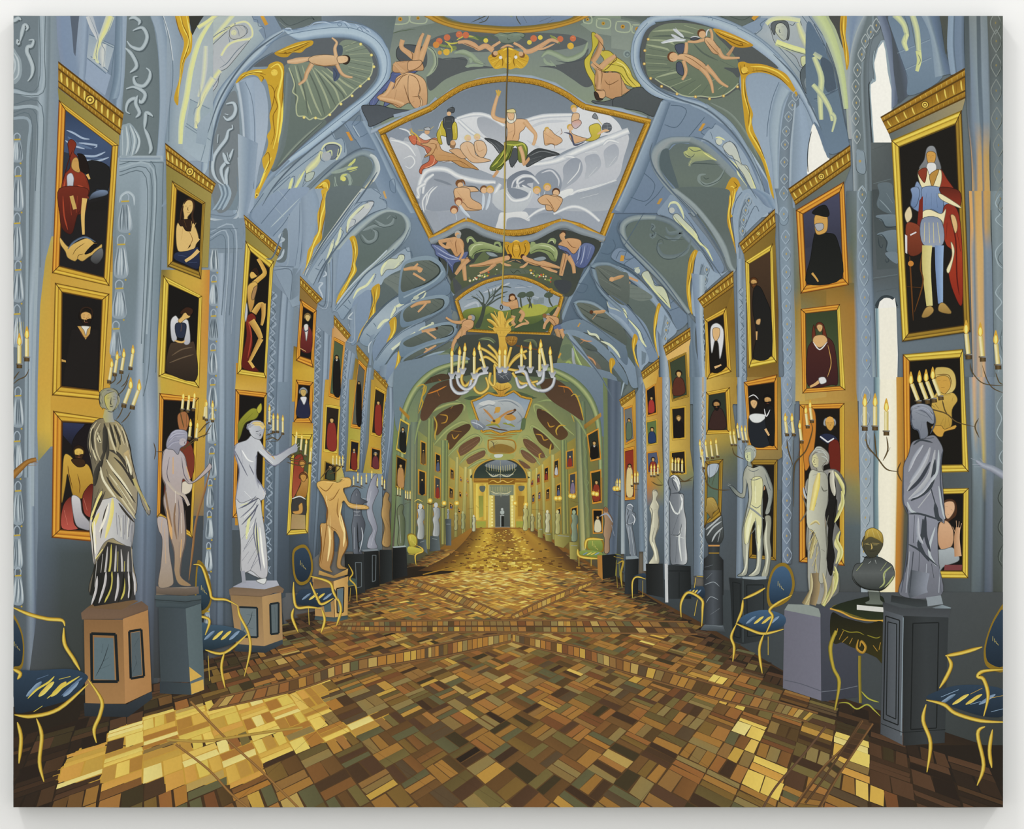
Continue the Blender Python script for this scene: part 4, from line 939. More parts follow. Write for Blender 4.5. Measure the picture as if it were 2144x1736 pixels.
S('c09068-cf9c70-b08558','7,6,5','84:92 79:93 750,915');S('c09068-cf9c70','6,5','87:94 800,945 76:93')
C('56663c','83:99 90:97 92:100 89:106 88:111 85:106'); S('c09068-cf9c70-b08558','9,8,7','90:99 93:102 90:108');S('c09068-cf9c70-b08558','9,7','85:103 84:108 86:111');S('cf9c70',5,'86:113 92:110 97:109 94:106')
back()
sub('gilt_frame','carved gilt border of the landscape fresco')
border(crom(PT('375,905 44:85 52:80 62:75 760,715 86:71 96:73 106:77 114:82'),False,2),8)
border('114:82 1160,815 1165,830 125:87',8); border('125:87 1225,970 1140,1185',8); border('1150,1182 850,1175 47:115',7); border('47:115 425,1060 378,905',8)
back()
sub('nude_figure','old man and nude youth leaning over the lower corners of the landscape border')
C('8f959a','47:105 50:102 530,1035 525,1070 49:108');D('cf9c70',4.5,'490,1045')
S('c09068-cf9c70-b08558','4,5,7,9','290,1045 35:108 420,1085 460,1065'); C('cf9c70/b8885c','43:108 48:106 52:108 51:113 46:116 42:120 40:119 42:112')
S('c09068-cf9c70-b08558','11,9,7,5','43:115 38:121 35:127 345,1320');S('c09068-cf9c70-b08558','11,8,5','44:115 43:122 42:128');S('cf9c70',5,'42:111 48:112 51:110')
S('c09068-cf9c70','6,7,8','1225,960 120:101 118:104');C('cf9c70/b8885c','110:103 116:103 122:105 122:110 119:112 115:108'); S('c09068-cf9c70','7,6,5','114:106 111:110 110:114')
C('5f6f9c','118:112 124:110 125:114 119:115');S('c09068-b08558','9,8,5','120:114 122:120 123:130');S('c09068-cf9c70-b08558','10,8,5','124:114 126:120 128:125');D('8a5c3c',4.5,'1105,1030')
M('7a4a2c',1.2,'43:111 47:113;46:116 43:120;114:104 118:107 120:111;120:117 1215,1220;122:115 124:119')
back()
part('painted_vault', 'dark green far vault behind the chandelier')
T(860,400)
C('454a42/3c4038/4a5040','44:119 118:119 134:130 138:140 130:160 100:172 70:169 40:170 25:156 33:138 40:128',1)
M('6a7458-4c543c',7,'56:123 64:122 70:125;93:124 101:124 104:129;50:170 62:172 70:169;86:170 100:173 108:169'); M('8c9a70',2,'58:122 65:123 69:126;940,1235 100:125;90:148 98:145')
C('a07030/8a5c24','78:121 83:120 88:121 87:126 83:128 79:125'); M('e0a850',1.6,'79:122 82:124;840,1205 83:126;87:122 85:125;80:125 84:124'); M('4c300c',1.2,'80:121 80:125;85:121 845,1260;78:123 875,1235')
F('6b4026','87:127 106:131 1060,1318 870,1282')
part('painted_vault', 'blue ribbed vault with shell lunettes and gilt scrolls on the right of the painting')
T(1290,0)
F('5a6663/64726e','-20,118 300,118 600,118 1180,118 115:17 105:22 80:16 50:13 25:19')
F('7c8a82/87958a','-4:15 6:16 20:19 18:26 13:42 -4:40')
N('46544f',1.5,'900,118 1040,165 1130,118'); N('46544f',1.5,'840,118 1035,220 116:15')
for (x,y,w_,h_) in ((55,220,52,42),(175,240,40,34)):
    N('a4b094',2.6,[(1290+(x+a*w_)/3.945,(y+b*h_)/3.945) for a,b in ((-1,-1),(1,-.8),(1,1),(-1,.8),(-1,-1))]); D('c08a34',4.4,'%d,%d'%(x,y)); D('6a4a1c',1.8,'%d,%d'%(x,y))
G('38:83 70:70 110:50 1550,118;30:100 80:90 120:80 176:50;15:140 70:120 120:110 176:100;-20,1736 600,1736 1250,1736 1760,1736','7089a6 748aa4 7f97b2 7f97b2;6f88a6 748aa4 8aa2bc 8aa0b8;66809c 6880a0 8fa6c0 8aa2bc;5f7894 60708a 8197b0 7f97b2')
G('1200,118 1300,118 1540,118 1736,118;115:28 130:30 160:30 1736,300;128:40 140:45 162:56 1736,480;148:72 156:74 168:80 176:70;165:100 170:100 175:100 179:95','8ea2b8 a0b0bc 96a8b8 6f86a0;98a8b4 a8b4bc 9aa8b4 7890a8;8ea2b4 a0aeb4 8095a8 66809a;768ea6 8094a4 60788e 5f788e;6a829c 6c829a 566c82 50667c',3)
F('c88f38','1115,150 1145,122 1185,128 1140,172'); F('7f97b4','119:15 125:15 120:24 114:28 104:22'); M('4f677e',1.4,'1250,155 119:20 1205,235 1150,285;1525,118 1736,400;1580,118 1736,330;131:35 152:60 162:82 1736,1000',0)
V('25:15 29:19;380,118 38:18;520,118 520,165;640,118 640,185;800,125 79:23;98:19 95:30;116:29 111:40;134:44 129:54;150:64 145:72;162:83 156:88;172:106 166:111;180:123 174:126',
  '0:6a829c 15:92a9c0 45:a6bccc 70:9ab0c8 90:7c94b0 100:50647a')
V('290,135 33:20;20:20 26:25;14:32 215,340;12:48 195,470;15:60 225,590;22:72 30:68;33:80 42:76;52:85 60:81;70:91 74:85;85:101 89:96;100:114 104:109;112:131 116:126;121:148 125:144;126:162 129:160;127:176 132:176',
  '0:7f9bb8 14:92a9c2 45:a6bccc 70:90a8c2 88:7790ae 100:4e6076')
M('64809e',1.4,'26:19 16:32 14:46 17:59 26:70 40:79 56:84 76:90;52:13 640,128 80:15 100:22;520,118 540,128 525,135;76:15 78:14 800,155 79:17;100:23 118:33 135:48',0)
C('53595c','225,300 30:21 45:18 62:18 80:23 95:29 113:39 134:56 120:54 106:54 102:64 103:76 108:95 116:116 106:101 90:90 74:84 62:80 44:75 29:68 22:59 20:47')
C('66766a/6c7a70/5d6c6a','64:80 76:82 90:80 100:74 104:80 107:100 118:122 126:140 130:160 123:144 112:126 100:108 85:95 74:86')
M('84948a-6c7c74',5,'78:85 95:95 108:112 118:132')
C('74806a/6c7864/66745e','29:26 40:20 56:19 70:21 80:24 83:30 90:37 96:44 101:52 101:68 96:74 88:79 79:80 70:79 620,795 54:78 48:73 42:70 37:68 32:65 27:64 245,560 24:44 25:36')
M('9aa484',4,'30:26 50:25 64:28;26:33 42:34 48:37;25:37 40:40 44:42;245,450 42:47;245,520 42:53;26:58 48:58;33:64 48:60 56:60;44:72 62:65;60:78 70:70;84:74 90:70;78:68 82:65;56:21 70:25')
M('56645a',3.4,'30:30 50:30 66:33;27:40 42:43;25:48 43:50;26:55 45:56;29:62 52:56;38:68 60:62;50:75 66:66;70:78 76:70;88:78 94:70;90:40 94:47;64:36 72:44 84:50;86:50 98:56;70:24 78:27')
M('a8b090',2.4,'32:65 38:69 44:72 48:75 540,785 62:80 700,795 790,805 88:79 96:74 101:69',0)
for q in '265,325 237,418 232,528 285,648 375,714 503,777 655,800 772,817 887,793 1002,718'.split(): D('c89a48',3,q); D('f0e6a8',1.3,q)
C('50585c','89:56 100:56 103:52 106:54 101:64 96:60')
sub('cherub','two flying winged cherubs in the right shell lunette')
M('c0c8d0',6,'575,330 48:33 370,355;56:31 50:26 47:24;54:33 48:30 455,285'); M('e0e4e6',2,'57:34 48:34 38:36;555,310 49:23')
C('48526c','485,380 53:36 57:37 55:44 51:44'); C('48526c','50:52 54:52 56:61 540,625 50:59')
S('c0906a-d4a67c-c0906a','6,8,8','58:35 58:40 57:45')
S('c0906a-d4a67c-c0906a','4,6,7,8','590,345 660,345 72:33 76:32')
C('d6aa80/c0906a','52:45 60:45 68:49 74:54 74:58 69:58 62:54 56:50 50:49')
S('c0906a-d4a67c-b48860','12,9,7,4','70:56 75:62 785,690 80:77'); S('c0906a-d4a67c-b48860','13,9,7,4','74:55 80:61 86:68 925,720')
S('c0906a-d4a67c-b48860','8,7,5','555,500 575,570 57:62 545,660')
D('6a4028',11,'465,470'); D('d4a67c',9.5,'475,472'); M('6a4028',1.2,'45:48 47:49;455,500 470,508')
C('d6aa80/c0906a','74:31 79:32 83:37 86:41 85:45 80:44 76:39 73:34')
S('c0906a-d4a67c-b48860','11,9,6,4','84:41 88:47 94:48 1020,478'); S('c0906a-b48860','8,6,4','92:46 95:42 98:37'); S('c0906a-d4a67c','6,5','79:33 79:28 775,240')
D('6a4028',9,'705,275'); D('d4a67c',7.5,'712,285'); M('c8ccd4',3,'61:32 640,305 69:31;745,300 75:26 77:24'); C('48505c','61:32 65:31 69:32 640,335')
M('7f5636',1.3,'56:46 64:50 74:58;72:57 75:57;74:33 80:40 85:45;83:40 85:45;56:54 58:60')
back()
part('painted_stucco_figure','pale stucco bearded male figure with folded arms on the right vault rib')
T(1290,0); C('a8b4b8/98a4b0','126:18 134:15 148:15 153:20 154:30 160:40 169:46 164:48 160:50 153:56 148:47 138:40 131:35 128:26')
C('c8ccb0|9aa4a8','131:20 137:18 142:21 1425,290 1390,335 135:31 131:25'); C('5c646c','128:20 133:17 141:18 143:25 1425,320 141:33 1415,240 137:19 132:21 131:29 1285,250')
S('d4d690-dedf98-a8b494','13,14,12,8','132:35 142:39 156:43 169:48'); S('c4ccb4-d8d998','8,9,9','124:20 129:16 140:15 152:17'); S('b4bcb0-d8d898-9ca8a8','10,16,16','150:19 154:30 160:42'); C('d0d29c/b8c098','153:47 162:47 160:50 154:55')
C('4c5a64/62707c','154:56 164:47 1736,520 172:64 164:68 164:83 156:76 152:64'); M('7c8c98',3,'160:60 156:68 160:78;164:56 159:64')
S('b4c09c-dcdf98-98a8a0','10,13,9','165:50 168:62 170:74'); S('b0bca0-dcdf9c-8c9c9c','12,14,11','159:66 166:79 176:90'); M('4c5a6c',1.5,'132:23 1340,228;1365,222 1385,222;135:24 1348,265 136:27;1345,290 1380,292;143:20 146:21 148:18;133:37 146:42 160:46'); S('c8cc98',5,'170:90 170:98')
part('painted_vault', 'gilt scrollwork and blue reveal of the large right lunette')
T(1290,0)
C('c8902c/b88424','80:24 860,245 98:29 110:35 113:38 1040,395 96:38 90:33 85:30'); M('6e4a12',1.8,'82:26 92:31 108:36;90:32 100:37 106:38;102:36 1045,365 104:38');M('e6bc50',2.4,'85:26 98:31 1100,365')
C('c49028/c89a2c','1005,530 105:51 1100,525 120:53 130:56 140:61 146:70 150:79 144:74 136:66 128:62 120:60 111:61 107:65 1075,750 110:85 113:94 112:102 116:111 121:120 124:130 127:140 130:150 131:164 128:160 124:144 120:132 113:120 108:110 106:100 105:90 1035,780 103:64')
M('ecc850',3,'111:55 1220,555 134:60 143:68;105:65 1055,780 109:90 111:100 110:108 116:119 122:130 127:146;103:56 105:60 109:58'); M('6e4a12',1.7,'112:59 123:59 134:64 142:71;106:68 107:80 110:93 109:104;113:112 118:120 123:132;103:54 104:61 110:60;106:53 106:56 1085,560;113:56 114:60;1160,565 1165,600')
D('e0b244',6,'1062,575')
C('8aa0ba/93a9c2/8ba1bb','108:65 115:61 128:63 138:68 144:74 149:79 153:84 150:100 148:130 144:156 142:176 132:176 130:160 125:138 118:118 113:106 113:94 109:82')
V('135:69 144:76;129:88 138:88;126:110 135:110;129:140 134:140;131:176 135:176','0:7f97b0 30:93a9be 80:9cb2c4 100:748ca4')
N('5c748e',1.5,'1345,680 129:82 1255,1000 1245,1130')
V('1440,755 150:79;139:90 151:88;136:110 145:108;1345,1400 143:140;135:176 143:176','0:6f8498 50:76889a 100:66788a')
def chain(pts, rw, rh, c1='98acbc', c2='54667a', dot='b89c60'):
    for i, (x, y) in enumerate(PT(pts)):
        for dx in (-1, 1):
            S(c1, 1.8, [(x, y-rh), (x+dx*rw, y), (x, y+rh)], 0)
        S(c2, 1.2, [(x+rw*.9+1, y-rh*.3), (x+rw*.8+1, y+rh*.4), (x+1, y+rh+1)])
        D(dot, 1.5, [(x, y)], 2.6)
part('painted_ornament','pale chain ornament running down the right pilasters')
T(1290,0)
chain('1485,790 1455,870 1425,965 1405,1085 1395,1195 139:134 139:148 1385,1620',8,11)
part('painted_window', 'bright white arched window glimpsed at the upper right')
V('148:90 154:84;146:120 160:110;145:150 160:140;145:170 160:150','0:7f95ac 60:90a8c4 100:8ca4c0')
N('8aa0b8-a8bac8',4,'148:86 145:120 144:150')
C('f0eee4','1630,1025 168:113 172:125 176:133 159:146 1585,1300 160:113',3); M('2c343c',1.6,'1635,1020 160:114 158:128 1585,1420',0)
part('painted_vault', 'receding blue arches with gilt scrolls on the right')
T(1290,0)
F('748ca8/6880a0','37:84 60:86 100:110 125:150 130:176 -4:176 15:140 30:100')
V('39:83 45:85;15:140 23:145;-10,1736 6:176','0:8aa2ba 40:7f97b2 70:6a829e 100:56708c'); N('93aac0',3,'38:84 2:170')
M('4c647e',1.5,'40:103 50:105 58:93 54:88 45:87;73:97 60:113;23:143 32:153 25:166 12:163;39:154 33:162 24:170;70:117 74:113 70:109 76:105',0)
F('c8903c','715,1020 738,1022 700,1085 678,1078'); F('b88a44','36:164 385,1640 355,1690 335,1685'); N('4c647e',1.3,'76:105 79:106 82:102')
C('8ca2ba/93a9c0/8097b0','76:108 80:106 83:103 95:113 107:129 116:148 122:162 124:176 117:176 114:160 100:142 86:126 74:117 70:117')
V('74:85 76:90;90:96 89:101;100:107 99:111;111:125 108:127;119:144 116:144;123:160 120:162;126:176 122:176','0:4a5864 15:8298ae 60:8ea6bc 100:7990a8')
part('painted_stucco_figure','pale stucco reclining figures along the right vault ribs')
D('c8ccb8',7,'850,1170'); C('bcc4c0/c4c8a8','88:121 94:117 99:122 102:130 104:136 108:137 111:144 116:160 116:163 110:154 105:144 100:137 96:129 93:128')
M('d8d8a0',3.4,'86:125 92:131 99:137 101:144 108:154;82:114 850,1135 90:116;109:140 113:150 1165,1620');M('56687c',1.4,'815,1150 83:119 87:121;880,1215 92:129 100:133 104:137;93:116 99:121 103:134;105:136 111:144 117:159;100:137 106:148 115:161;87:115 90:118')
part('painted_vault', 'receding blue arches with gilt scrolls on the right')
V('64:113 62:118;45:113 48:119;34:118 44:123;285,1270 37:129;30:140 37:140;42:157 45:153;56:170 58:165;64:179 68:176','0:5f7890 20:8c9ca4 60:929ca0 85:748890 100:54656c')
V('62:113 600,1185;74:119 70:123;86:129 80:133;100:144 92:147;112:160 106:164;120:176 113:176','0:7f929c 60:808f94 100:5c6c70')
C('607070/66766e/5c6c68','44:124 50:119 60:119 700,1225 800,1325 93:145 96:148 91:156 90:168 92:178 70:178 58:165 46:152 37:140 37:129')
C('52646c','37:126 43:123 45:133 52:156 46:152 37:140')
C('b4b870/74847a','555,1260 59:124 600,1215 68:122 72:125 78:128 83:133 78:132 70:133 64:134 61:138 595,1350 62:131 58:130')
M('7c8e8c',7,'90:139 85:148 76:153 69:150 69:145 74:144'); M('d8d488',2.4,'57:125 60:129;72:126 78:130 830,1325;60:137 62:133'); M('455554',1.5,'565,1270 62:130 65:127;62:137 65:135 86:136;69:149 74:153 85:149 90:140;60:122 64:125 71:124;72:146 74:148 77:147')
C('c49028/c89a2c','95:147 100:148 1025,1540 99:159 975,1680 96:179 90:179 91:170 93:162 905,1560'); M('ecc850',2.8,'93:156 96:154 98:159 96:168 94:176'); M('6e4a12',1.5,'92:158 96:160 94:168;97:150 100:154 97:156')
C('92a9be/9ab0c4','102:154 106:160 114:166 122:170 124:179 965,1790 985,1640')
T(1290,400)
C('8aa2bc/90a7c0/7f97b2','96:20 98:8 1040,0 114:-1 120:10 129:15 120:22 101:43 106:56 107:90 101:90 100:60')
V('106:7 111:5;101:25 106:25;1015,450 106:45;100:80 106:80','0:6f8498 50:8094a8 100:6a8094')
N('93a8be',3,'115:14 108:2 100:20'); M('54687e',1.5,'96:20 99:8 104:1;110:6 104:15 102:30;118:17 114:13 105:33',0)
part('painted_ornament','pale chain ornament running down the right pilasters')
chain('1095,80 107:16 1052,240 1045,330 105:70 1052,800 1055,900',6,10)
part('painted_vault', 'receding blue arches with gilt scrolls on the right')
V('110:-2 117:-2;118:6 128:4;123:12 131:11;127:14 132:15','0:6880a0 40:7f97b4 60:6f8cac 100:8ea6c0')
C('c2902a/b8862a','90:-2 975,-20 96:8 94:16 945,260 97:38 985,460 99:52 965,450 94:36 915,240 92:14 93:8'); M('ecc850',3,'930,0 945,80 93:18 945,300 97:42;960,0 955,60'); M('6e4a12',1.6,'945,20 955,90 94:20 955,320')
C('5c6c6c/5c6a68/68767a','48:-2 90:-2 93:8 915,240 945,360 99:52 99:64 93:66 88:54 80:40 70:24 62:12')
V('43:-2 50:-2;62:13 66:11;76:30 81:29;86:47 91:45;92:62 96:61;97:68 99:65','0:5f7282 15:8b9aa0 70:92a2a6 100:66767a')
C('7f96b0/748cab','46:3 54:11 64:25 76:40 86:56 89:65 83:69 78:60 69:48 56:34 45:23 34:19 38:12 42:7')
part('painted_stucco_figure','pale stucco reclining figures along the right vault ribs')
S('d0d4a8',5,'43:14 45:10 50:10 54:16 56:23'); D('b8bcb4',6,'460,160'); C('b8c0b0/ccd0a8','47:20 51:19 57:25 64:32 68:38 64:39 56:32 48:24'); M('d4d6a0',4.4,'48:22 56:30 65:39 70:45;64:33 68:42 74:47 80:58'); M('4c5e74',1.4,'43:13 44:18 48:20;47:20 56:31 65:40 78:56;56:19 64:30 70:42 76:48;50:13 53:19')
part('painted_vault', 'receding blue arches with gilt scrolls on the right')
V('34:20 33:24;180,195 200,245;7:23 11:27;25,310 8:32;6:44 12:43;20:59 24:55;35:74 39:70;47:88 51:85;59:102 62:100','0:5a7088 15:7c8f9a 55:93a2a4 85:73868c 100:50626a')
V('33:20 32:24;48:25 44:28;60:37 56:40;72:52 68:55;82:68 79:70','0:66788a 50:748894 100:5c6e7a')
C('5d6e6c/62726c/5a6a6a','11:27 200,245 32:24 450,285 57:40 65:49 60:56 59:70 60:86 62:100 51:85 39:70 24:55 12:43 8:33')
M('6f8286-60727a',8,'41:30 44:35 54:34 48:40 40:37;29:27 31:30 28:32;33:34 30:38 28:35;62:40 58:50 48:54 38:53 34:45 38:43'); M('44545a',1.6,'28:28 31:29 29:32 32:35 29:38;33:35 42:40 56:40;60:47 50:55 40:56 34:50 345,420 38:40 39:44')
C('c2902a/c49428','650,485 68:51 65:56 63:68 61:78 62:90 63:102 60:96 58:82 59:64 61:54'); M('ecc850',2.6,'65:50 62:60 61:72 60:84 615,960'); M('6e4a12',1.4,'63:54 615,660 595,780')
C('8ea6c0/90a7be','66:54 70:50 80:66 88:68 92:66 70:87 72:100 64:103 62:86 64:68'); V('70:60 77:64;68:76 74:76;69:90 73:90','0:6c8296 50:8094a8 100:6a8094'); M('54687e',1.3,'72:60 69:70 68:88;77:64 74:76 73:86',0)
part('painted_ornament','pale chain ornament running down the right pilasters')
chain('748,650 735,730 722,800 715,1000 712,1080 71:116 712,1250 714,1340 716,1430',5,10)
part('painted_vault', 'receding blue arches with gilt scrolls on the right')
C('748caa/6a829e','0,480 6:48 16:56 28:69 40:84 52:96 60:106 50:115 44:101 30:85 20:70 9:62 0,580 -4:54')
F('c8903c','4:53 70,535 6:58 3:58'); M('4c647e',1.4,'9:49 7:56 13:56;16:54 7:60 11:64;45:93 48:90;44:99 52:96;23:18 6:46',0); N('4c647e',1.4,'8:50 3:50 0,560')
part('painted_stucco_figure','pale stucco reclining figures along the right vault ribs')
D('bcc4b4',6,'175,660'); C('b8c0ac/ccd0a8','21:69 26:66 30:72 32:78 38:79 42:85 45:97 40:90 33:83 25:76'); M('d4d6a0',4,'22:70 29:79 34:85 45:97;15:64 19:63'); M('4c5e74',1.3,'14:64 16:69 21:70;20:70 30:82 44:98;26:65 32:76 40:80 45:93')
part('painted_vault', 'receding blue arches with gilt scrolls on the right')
V('-6:60 -7:64;6:64 4:69;22:76 18:79;34:90 31:94;44:104 40:106;51:115 47:116','0:8097b0 50:8fa6be 100:6c8298')
C('60706c/566664','-6:68 6:72 20:84 33:96 31:110 34:130 34:138 25:120 12:96 0,860 -6:85')
C('6e7c76','-6:78 10:76 30:87 20:91 6:86 -4:84'); M('4a5856',1.8,'-2:79 18:81;2:85 25:85;6:88 28:89')
S('c09068-cf9c70','4,6,4','-2:73 8:71 180,745'); C('cf9c70','-1:73 6:72 12:76 6:77')
C('c2902a/c49428','345,930 370,945 34:108 32:118 35:133 35:138 33:133 31:120 31:108 325,1000'); M('ecc850',2.2,'35:95 325,1080 32:120 345,1340')
C('8ea6c0/8aa2bc','37:95 44:106 50:116 40:126 40:135 35:136 33:118'); V('40:102 45:108;37:120 41:120;385,1300 41:130','0:6c8296 50:8094a8 100:6a8094')
part('painted_ornament','pale chain ornament running down the right pilasters')
chain('425,1090 412,1150 408,1220 40:138 40:146 402,1540 404,1620 404,1700',4,9)
part('painted_vault', 'receding blue arches with gilt scrolls on the right')
C('7f97b4/7089a6','-6:86 2:88 12:98 24:110 30:125 345,1380 27:141 20:127 9:112 0,1030 -6:100')
V('-6:100 -6:103;4:105 1:108;14:117 11:119;22:130 19:131;27:140 24:141','0:90a6be 50:8ba2ba 100:667c92')
M('d4d8ac',5,'0,980 6:98 9:105;10:106 18:115 21:123 25:129'); M('4c5e74',1.3,'3:96 9:103 10:110;11:106 20:116 24:127;22:123 26:120;24:132 29:129')
C('56665f/4f5f5e','-6:106 2:110 12:123 15:120 14:133 19:148 20:152 12:140 4:129 -6:121')
C('c2902a/c49428','15:118 18:122 15:132 18:142 20:148 17:144 14:134 13:125'); M('ecc850',2,'155,1210 145,1310 18:144')
C('8ea6c0/8aa2bc','185,1230 24:131 27:140 23:145 20:148 17:134'); V('21:132 25:134;21:144 24:142','0:6c8296 100:6a8094')
C('7f97b4/748ca4','-6:121 4:130 12:140 18:150 20:160 13:162 6:146 -6:132'); M('d4d8ac',3.4,'-1:129 3:135 8:142');
C('4e5e60/56666a','-6:133 4:145 8:160 6:164 3:170 0,1736 -6:164')
M('9ab0c0',3,'4:170 6:160 85,1540'); M('c2902a',3,'-1:156 1:164 3:169')
T(860,400)
part('painted_vault', 'far right lunettes with small nudes beside the landscape fresco')
V('148:62 152:64;153:59 156:62;164:59 164:62;174:64 1736,660;176:65 1756,680','0:5f7890 50:7f98ac 100:5c7080')
C('646e68/56625e','152:64 156:62 164:62 1740,665 180:70 180:92 172:93 160:82 153:72'); M('46524f',2,'154:64 164:74 1736,800;156:63 1736,700;160:80 1736,880'); M('7c887c',2,'155:63 168:72;156:72 1736,820'); S('cf9c70-b08558',7,'164:74 170:72 176:70'); D('cf9c70',5,'1660,730')
V('149:64 153:65;154:80 157:79;164:92 167:90;1736,1000 176:98','0:5f7890 50:7f98ac 100:5c7080')
V('134:92 137:94;140:90 1410,925;152:92 151:95;164:101 162:103;176:113 174:115','0:5f7890 50:8aa2b2 100:5c7080')
C('646e64/505c58','1370,935 1420,925 152:95 1640,1035 176:114 178:128 165:120 152:113 142:104'); M('424e4a',2,'138:95 150:102 164:106;142:93 156:99;140:100 156:112 170:119;144:105 160:114'); S('cf9c70-b08558',7,'150:100 156:100 161:99'); S('cf9c70',4,'154:101 150:106'); D('5a3420',4,'1492,1000')
V('1345,930 1372,940;140:104 143:103;150:113 152:111;164:122 166:120;176:130 178:128','0:5f7890 50:7f98ac 100:5c7080')
C('6c849a/5a7088','124:110 140:106 156:114 170:123 178:130 178:144 164:128 150:118 130:116'); M('ccd2b4',5,'146:115 148:118 153:119 156:123;157:124 164:127 170:133 173:138'); M('b4bcae',3,'162:91 164:96 170:98 1736,1000'); F('c8903c','1375,1120 1395,1088 1402,1095 1385,1125')
C('7890a6/647c92','127:115 140:116 156:125 168:137 178:152 178:160 164:142 150:129 137:122 128:119')
C('5c6862/4c5854','128:120 136:120 150:127 154:132 144:130 136:129'); M('404c48',1.8,'130:121 142:128;134:121 150:129'); M('cf8c60',2.6,'140:122 145:124 150:124;143:124 140:126')
C('5c6862/46524f','137:127 148:132 162:140 170:156 1720,1736 1600,1736 156:150 146:140 140:134'); C('6c6458','140:135 146:135 156:144 156:150 143:149'); M('46443c',2,'142:137 144:148;146:138 150:149'); M('c88c60',3,'143:136 150:139 153:144;144:139 145:145')
V('128:119 130:116;135:130 140:128;145:143 149:141;156:156 160:154;1700,1736 1736,1710','0:66788a 40:8ea4b8 100:748ca4')
C('c2902a','164:140 167:138 169:142 166:148 168:156 170:164 167:160 165:152'); C('c2902a/8a7430','155:150 159:149 159:160 1580,1736 1550,1736 156:160'); M('ecc850',2.4,'166:140 1655,1500;157:152 157:168')
part('painted_vault', 'green and gold far vault of the hall')
C('6a7a60/7c8658/707c54','128:118 135:129 148:144 160:162 160:180 120:180 100:172 118:156 121:140')
C('63735a','124:129 132:127 134:136 125:140'); F('c8903c','1215,1375 1235,1335 1245,1345 1225,1385')
M('98a85c',5,'128:142 131:141 133:145;131:147 135:150 139:152 141:160;139:154 144:162 150:169'); M('b8cc84-6c7c44',6,'134:128 138:140 146:153 154:166 158:172'); C('a0a8b0/7c8c94','133:130 135:133 136:142 143:153 154:170 150:170 140:156 134:144',3)
C('7a8a4c/6c7c48','118:151 130:154 142:162 152:174 144:174 134:162 124:156')
C('4a3326/5a3c2a','118:160 122:156 132:160 140:168 143:176 114:176');
M('c06c34',2.6,'123:164 129:164 134:164 134:168;126:164 125:161;129:165 130:170;123:165 121:168')
C('7c8a70/66764c','-4:156 10:142 26:134 33:136 31:150 20:156 8:162 -4:172'); M('98a280',4,'6:148 18:139 24:140;2:156 10:149 13:150;18:148 30:140'); M('46543c',1.4,'0,1600 12:150 30:145;6:150 14:148 12:152')
C('4a3a2a/54402c','2:160 12:156 25:151 33:154 34:164 20:174 2:174 0,1680'); M('7a5a3c',1.8,'12:158 16:174;17:156 24:174;22:154 30:164'); M('c06c34',3,'14:162 20:160 25:157 23:156;20:160 23:165;25:159 30:162')
V('33:140 35:150;30:150 32:152','0:5a6a50 100:4a5a40')
M('a8a050-c8b850-8a7c30',3.5,'5:164 10:162 125,1650 11:170 90,1736')
part('painted_vault', 'blue soffits, pale figure and vault edge in the upper right corner')
T(1704,0)
G('0,118 120,118 250,118 560,118;12:30 20:30 28:40 33:50;26:80 27:80 29:80 30:80;28:115 29:115 30:115 31:115','9cac94 a4b088 7f94a8 8297a8;a0ac88 a8b490 8ea0ac 8ea0b0;9cac9c a4b09c a0a8b0 98a4ac;98a4a4 a0a8a8 a0a4ac 98a0a8')
S('b4c088-c0cc94-a4b0a0','26,22,16,10','2:10 11:26 18:44 23:64 265,900',0)
C('4a4c48','120,115 250,115 225,200 215,260 24:40 18:24');
C('c8962e/c08c28','225,118 268,118 27:20 262,300 285,420 29:52 27:58 255,480 235,360 215,240'); M('ecc850',2.6,'250,125 245,250 262,400 275,540'); M('6e4a12',1.4,'235,130 23:24 25:34 262,460;262,140 262,250')
V('270,118 420,118;29:30 34:28;29:50 30:45','0:7f97b2 50:748cae 100:8ca0b4')
C('56708e/5f7890/66809c','-6:20 4:30 12:48 19:70 25:100 29:120 20:126 12:126 6:110 0,900 -6:80'); C('4a5c72','6:48 14:52 17:64 18:74 11:76 7:64')
M('4c6078',1.5,'0,200 10:40 18:60 24:90 29:118;0,820 12:78 20:74',0); M('8098ae',2,'9:78 20:73;0,830 8:86')
part('painted_stucco_figure','pale stucco legs of a figure at the upper right')
S('a8b498-d4d89c-98a898','10,13,12,9','0,470 6:64 5:80 6:99'); S('a8b498-d4d89c-98a898','9,12,10,6','-1:70 6:78 13:90 15:100'); S('a8b498-ccd2a0-98a898','9,6,4','15:94 175,980 15:109')
S('98a8a0-c8cc98','8,10','0,440 6:48')
part('painted_vault', 'blue soffits, pale figure and vault edge in the upper right corner')
F('f2f0e6','-2:106 0,1020 4:112 8:126 9:130 -2:137')
C('5f7896/66809c','0,1010 6:108 13:128 11:130 7:118')
V('420,118 520,118;35:26 54:26;30:46 48:33;285,700 45:52;30:100 45:80;32:130 47:120;330,1736 480,1736','0:a4b0b4 8:8c9ca8 30:66767e 60:6a7a82 68:8294a0 80:5c6a72 100:6c7c88')
N('3c464e',2,'50:67 455,700 46:90 49:130')
part('painted_ornament','pale chain ornament running down the large right pilaster')
chain('515,210 470,265 425,340 395,450 36:58 345,715 35:85 345,980 355,1130 39:160',8,15,'a4b0b4','46545c')
C('8296a6','35:125 38:124 42:126 43:142 40:144 36:142'); M('46545c',1.4,'35:126 35:140 40:144 43:141 415,1260 380,1245'); D('b09458',3,'380,1332')
part('painted_window', 'tall bright white window beside the largest right portrait')
C('8ea4b4','47:69 50:66 495,500 53:38 58:33 65:50 65:90 50:131',2)
F('f4f2e8','572,345 59:42 61:60 64:74 64:89 64:124 50:130 48:104 462,705 508,670 498,520 53:40'); M('90a8b4',2.4,'50:42 49:52 508,665 464,700 48:100 50:129',0)
